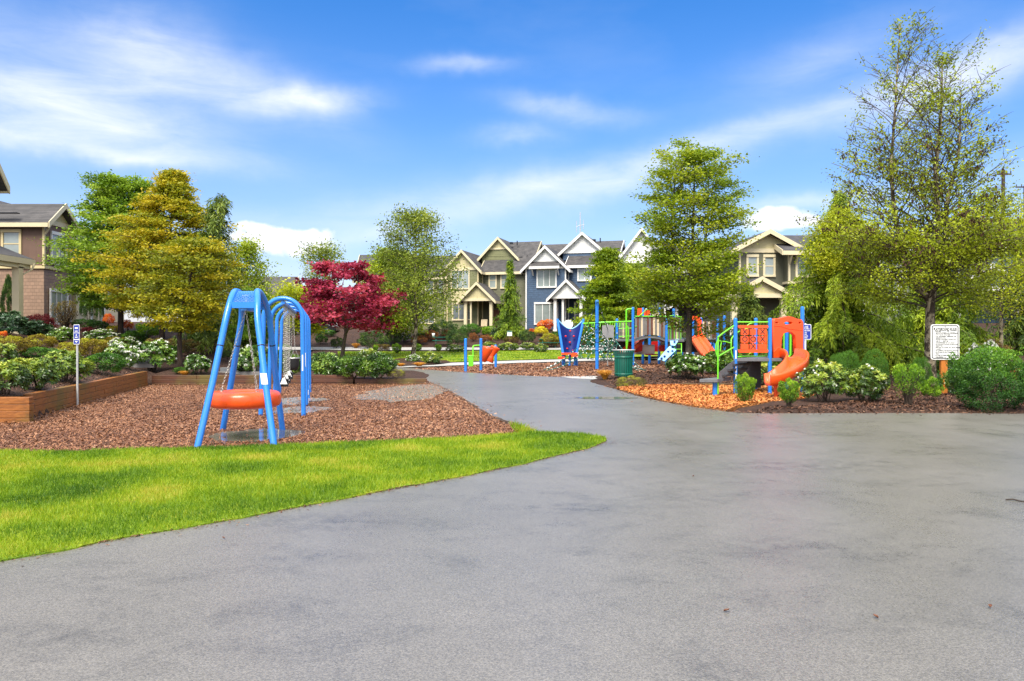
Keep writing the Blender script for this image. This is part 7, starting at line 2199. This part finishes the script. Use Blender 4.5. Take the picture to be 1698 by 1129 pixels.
def put(kind, px, py, w, h, label, group=None, Y=None, variants=3):
    name, cat, fn = KINDS_[kind]
    if Y is None: q = ray_ground(px, py)
    else: q = Vector(((px - CX) / F * Y, Y, 0)); q.z = gzf(q.x, q.y)
    W, H = w / F * q.y, h / F * q.y * .88
    k = _used.get(kind, 0); _used[kind] = k + 1
    key = (kind, k % variants)
    s = (W / NOMW, W / NOMW * .92, H / NOMH); rz = (k * 1.7) % 6.28
    if key not in POOL:
        t = fn(name, 900 + 31 * k + len(kind) * 7)
        POOL[key] = t; t.location = q; t.rotation_euler = (0, 0, rz); t.scale = s
        tag(t, label, cat, group)
        return t
    t = clone(POOL[key], q, rz, s, label, group); t['category'] = cat
    if group is None and 'group' in t: del t['group']
    return t


# left bed, first row above the timber wall
put('budded', 8, 655, 92, 74, 'pale budded rhododendron at the photo border above the short wall end')
put('budded', 62, 648, 84, 66, 'pale budded rhododendron above the step between the two wall sections')
put('budded', 110, 634, 88, 62, 'pale budded rhododendron just left of the narrow blue sign')
put('green', 172, 622, 76, 46, 'green leafy shrub just right of the narrow blue sign post')
put('blossom', 200, 612, 62, 52, 'white blossoming shrub at the grey timber step')
put('rhododendron', 252, 611, 76, 56, 'white flowering rhododendron between timber step and slender tree')
put('rhododendron', 327, 622, 50, 42, 'small white flowering rhododendron right of the slender tree trunk')
put('rhododendron', 408, 622, 52, 56, 'white flowering rhododendron seen between the legs of the tire swing frame')
put('green', 300, 620, 30, 14, 'low green cushion plant at the foot of the slender tree')
put('sedge', 306, 624, 26, 14, 'small orange sedge tuft on the dark timber edging')
# second row: golden spirea and greens
put('budded', 0, 612, 66, 52, 'pale budded rhododendron at the photo border behind the first row')
put('spirea', 18, 590, 60, 42, 'golden spirea mound at the photo border below the dark rhododendrons')
put('spirea', 66, 582, 64, 34, 'golden spirea mound below the burgundy laceleaf maple')
put('green', 68, 597, 66, 26, 'low bright green shrub in front of two golden spirea mounds')
put('spirea', 112, 600, 46, 40, 'bronze tinged spirea mound directly left of the narrow blue sign')
put('spirea', 152, 594, 62, 42, 'bronze tinged spirea mound directly behind the narrow blue sign')
put('green', 185, 600, 44, 28, 'green shrub between bronze spirea and white blossoms')
put('rhododendron', 104, 568, 54, 30, 'sparsely flowering rhododendron above the blue sign, uphill to its left')
put('blossom', 168, 568, 62, 26, 'wide drift of white blossom uphill right of the blue sign')
put('blossom', 205, 580, 58, 24, 'white blossom drift below the green zelkova trunk')
put('spirea', 190, 578, 46, 24, 'small golden mound between the two white blossom drifts')
put('green', 222, 573, 46, 30, 'dark green shrub right of the zelkova trunk')
put('green', 284, 596, 44, 28, 'green shrub behind the white rhododendron and slender tree')
# upper row below the houses
put('dark', 12, 556, 62, 46, 'dark glossy rhododendron under the porch column')
put('dark', 56, 557, 58, 30, 'dark glossy rhododendron mound in front of the burgundy maple')
put('lace', 66, 550, 54, 36, 'burgundy laceleaf maple mound below the brown house')
put('orange', 4, 560, 18, 14, 'small orange red shrub at the photo border under dark leaves')
put('twiggy', 108, 547, 62, 66, 'twiggy bronze shrub before the brown house window')
put('green', 142, 545, 44, 20, 'low green shrub under the far arborvitae')
put('green', 164, 548, 40, 20, 'low green shrub left of the orange azalea')
put('lace', 148, 553, 26, 13, 'small low burgundy maple just above the blue sign')
put('orange', 180, 540, 22, 24, 'orange red azalea left of the zelkova trunk')
put('orange', 212, 547, 20, 20, 'orange red azalea right of the zelkova trunk')
put('yellow', 190, 552, 28, 16, 'yellow orange shrub at the foot of the zelkova')
put('lime', 246, 560, 48, 30, 'lime green shrub between zelkova and ochre tree')
put('lime', 335, 566, 60, 40, 'lime green shrub behind the slender tree')
put('bronze', 268, 585, 58, 30, 'clipped bronze hedge left of the slender tree trunk')
put('bronze', 316, 588, 54, 30, 'clipped bronze hedge right of the slender tree trunk')
put('bronze', 226, 570, 30, 22, 'small bronze shrub at the left end of the clipped hedges')
put('ever', 378, 596, 26, 18, 'lower of two rounded evergreens behind the blue frame leg')
put('ever', 380, 580, 30, 20, 'upper of two rounded evergreens behind the blue frame leg')
put('lime', 388, 572, 50, 40, 'lime green shrub filling the bank behind the tire swing frame')
put('arbor', 49, 536, 32, 104, 'tall columnar arborvitae between porch column and brown house')
put('arbor', 14, 534, 30, 90, 'columnar arborvitae in the shade of the porch')
put('arbor', 147, 536, 32, 96, 'columnar arborvitae right of the brown house corner')
put('arbor', 166, 536, 16, 60, 'thin columnar arborvitae beside the white porch rail')

# bed behind the swings
put('laurel', 484, 622, 44, 42, 'green laurel seen through the farthest blue arch')
put('laurel', 452, 618, 40, 40, 'green shrub seen between tire swing and first arch')
put('laurel', 540, 627, 66, 50, 'laurel bush at the left end of the dense hedge by the arches')
put('laurel', 585, 628, 68, 46, 'laurel bush in the middle of the dense hedge')
put('laurel', 628, 629, 62, 50, 'laurel bush at the right end of the dense hedge by the path')
put('heather', 656, 631, 36, 20, 'low rust heather at the hedge end beside the path')
put('cream', 612, 606, 46, 34, 'pale white tipped shrub rising behind the laurel hedge')
put('lime', 470, 592, 40, 26, 'low lime shrub far behind the swing chains')
put('green', 425, 600, 40, 34, 'green shrub behind the white rhododendron and blue legs')

# island bed by the birch
island = [ray_ground(a, b) for a, b in ((640, 606.5), (668, 608), (720, 606), (748, 602.5), (740, 599), (715, 597), (690, 595), (662, 595.5), (645, 599))]
m = MB(); cx_ = sum((p for p in island), Vector()) / len(island); m.add([(p.x, p.y, gzf(p.x, p.y) + .075) for p in island] + [(cx_.x, cx_.y, cx_.z + .12)], [(i, (i + 1) % len(island), len(island)) for i in range(len(island))], 0, True)
tag(m.build('planting_bed', M['bed']), kind='structure')
put('blossom', 686, 603, 28, 19, 'white blossoming shrub at the foot of the birch')
put('cream', 716, 605, 42, 27, 'cream tipped shrub just right of the birch trunk')
put('sedge', 664, 608.5, 24, 10, 'orange sedge tuft left of the birch by the pale walk')
put('sedge', 695, 608, 30, 11, 'orange sedge tuft right of the birch by the pale walk')
for px, py, w, h, lab in ((623, 584, 13, 15, 'small lime topiary ball behind the laurel hedge'), (658, 587, 26, 21, 'lime topiary with wide crown left of the birch trunk'), (693, 584, 19, 17, 'lime topiary directly behind the birch trunk'), (727, 584, 18, 16, 'lime topiary below the green picnic table')):
    put('vase', px, py, w, h, lab, 'lime topiaries along the far walk')
# far beds, centre
put('ever', 560, 578, 26, 22, 'round evergreen left of the red maple trunk')
put('green', 533, 570, 24, 18, 'small green shrub on the dark bank beside the arches')
put('green', 540, 558, 40, 14, 'low green hedge below the garage')
put('ever', 617, 579, 56, 36, 'wide evergreen mound right of the red maple trunk')
put('ever', 652, 572, 32, 28, 'pointed evergreen mound between red maple and birch')
put('blossom', 671, 566, 24, 22, 'white blossom shrub just left of the birch trunk')
put('rust', 694, 571, 34, 18, 'rust coloured shrub right of the birch trunk')
put('cream', 700, 560, 36, 16, 'pale flowering shrub uphill of the rust shrubs')
put('rust', 716, 566, 28, 22, 'rust shrub behind the green picnic table')
put('rust', 742, 562, 24, 18, 'rust shrub right of the green picnic table')
put('sedge', 590, 578, 22, 14, 'orange sedge on the bank beside the red maple')
put('bronze', 632, 582, 36, 14, 'low bronze shrub behind the topiaries')
put('ever', 735, 562, 60, 36, 'dark evergreen mass beneath the birch crown')
put('ever', 757, 575, 42, 36, 'pointed evergreen mound left of the blue drum posts')
put('green', 780, 558, 38, 26, 'dark green bush under the green house window')
put('lime', 812, 556, 34, 18, 'low green shrub at the green house porch')
put('cream', 755, 585, 36, 17, 'low pale edged shrub left of the blue drum posts')
put('rust', 785, 566, 18, 18, 'rust shrub between the two front drum posts')
put('rust', 806, 567, 26, 14, 'wide rust shrub above the orange drums')
put('cream', 812, 578, 28, 14, 'low pale edged shrub right above the orange drums')
put('cream', 843, 582, 44, 17, 'low pale edged shrub below the small white garden sign')
put('cream', 875, 580, 30, 15, 'low pale edged shrub in the middle of the far row')
put('cream', 897, 585, 28, 18, 'low pale edged shrub at the right end of the far row')
put('bronze', 848, 570, 30, 15, 'bronze green shrub behind the small white garden sign')
put('ever', 874, 570, 30, 27, 'rounded evergreen left of the yellow shrubs')
put('spirea', 911, 577, 40, 30, 'golden green shrub left of the blue climbing wall')
put('yellow', 897, 557, 28, 19, 'bright yellow shrub under the orange azalea')
put('orange', 904, 549, 32, 24, 'orange azalea below the blue house window')
put('orange', 882, 553, 14, 10, 'small orange azalea left of the yellow shrub')
put('dark', 830, 560, 30, 22, 'dark shrub at the foot of the slim conifer')
put('green', 925, 570, 30, 26, 'green shrub behind the climbing wall')
put('ever', 975, 574, 50, 24, 'evergreen mass behind the rope net')
put('ever', 1035, 574, 60, 30, 'evergreen mass behind the play tower posts')
put('ever', 1090, 574, 60, 26, 'evergreen mass seen beneath the arched bridge')
put('ever', 1150, 568, 70, 30, 'evergreen mass behind the orange slide hood', Y=49)
put('ever', 1225, 566, 70, 26, 'evergreen mass between play tower and small playset', Y=46)
put('ever', 1290, 566, 80, 36, 'evergreen hedge right behind the small playset', Y=42)

# right hand beds
put('sedge', 1003, 629, 38, 24, 'orange sedge tuft left of the green litter bin')
put('heather', 1047, 646, 62, 27, 'low yellow tipped heather in front of the green litter bin')
put('sedge', 1062, 613, 16, 7, 'tiny yellow sedge beyond the litter bin', variants=3)
put('rhododendron', 1140, 628, 72, 50, 'rhododendron with white flowers low on its side, beyond the brown mound')
put('laurel', 1195, 622, 84, 48, 'dark green laurel behind the green handrail of the small playset')
put('cream', 1272, 640, 62, 44, 'white flowering shrub glimpsed under the small playset deck')
put('vase', 1236, 673, 48, 64, 'upright lime shrub in front of the tic tac toe panel')
put('vase', 1308, 676, 50, 58, 'upright lime shrub in front of the curved slide')
put('cream', 1366, 666, 90, 82, 'large cream flowering shrub right of the curved slide')
put('cream', 1434, 665, 94, 70, 'cream flowering shrub in front of the two clipped balls')
put('stemmy', 1506, 671, 74, 86, 'bare stemmed vase shaped shrub left of the rules sign post')
put('ball', 1405, 0, 41, 75, 'left one of two dark clipped ball shrubs below the cedar', Y=22.6)
put('ball', 1450, 0, 47, 75, 'right one of two dark clipped ball shrubs below the cedar', Y=22.3)
put('ball', 1527, 612, 34, 62, 'clipped ball shrub right behind the stemmy shrub', Y=22.8)
put('ball', 1388, 596, 30, 66, 'smaller clipped ball behind the left dark ball shrub', Y=23.6)
put('laurel', 1486, 612, 56, 46, 'dark leafy shrub between clipped balls and alder trunk')
put('lime', 1546, 664, 38, 46, 'leafy green shrub left of the orange sign post foot')
put('laurel', 1592, 656, 48, 64, 'dark shrub squeezed between sign post and big ball')
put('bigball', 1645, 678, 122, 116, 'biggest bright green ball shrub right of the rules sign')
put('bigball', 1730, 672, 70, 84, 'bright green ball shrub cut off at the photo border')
put('blossom', 1630, 612, 74, 84, 'white rhododendron blossom showing above the big ball shrub', Y=23.5)
put('rust', 1690, 604, 44, 30, 'rust shrub above the border ball shrub', Y=25)
put('green', 1672, 594, 56, 24, 'fresh green shrub below the dark bench', Y=29)
put('twiggy', 1655, 570, 60, 66, 'red brown twiggy shrub right of the rules sign, under the cedar', Y=30)
put('rust', 1662, 552, 44, 34, 'red brown shrub crown in front of the dark conifer', Y=33)
put('yellow', 1692, 572, 50, 36, 'yellow green shrub behind the dark bench', Y=42)
put('spirea', 1632, 584, 46, 40, 'orange tinged shrub right of the rules sign panel', Y=28)
put('ever', 1345, 600, 60, 40, 'dark evergreen beneath the broad weeping cedar', Y=27)
put('ever', 1560, 604, 70, 44, 'dark evergreen beneath the second weeping cedar', Y=29)
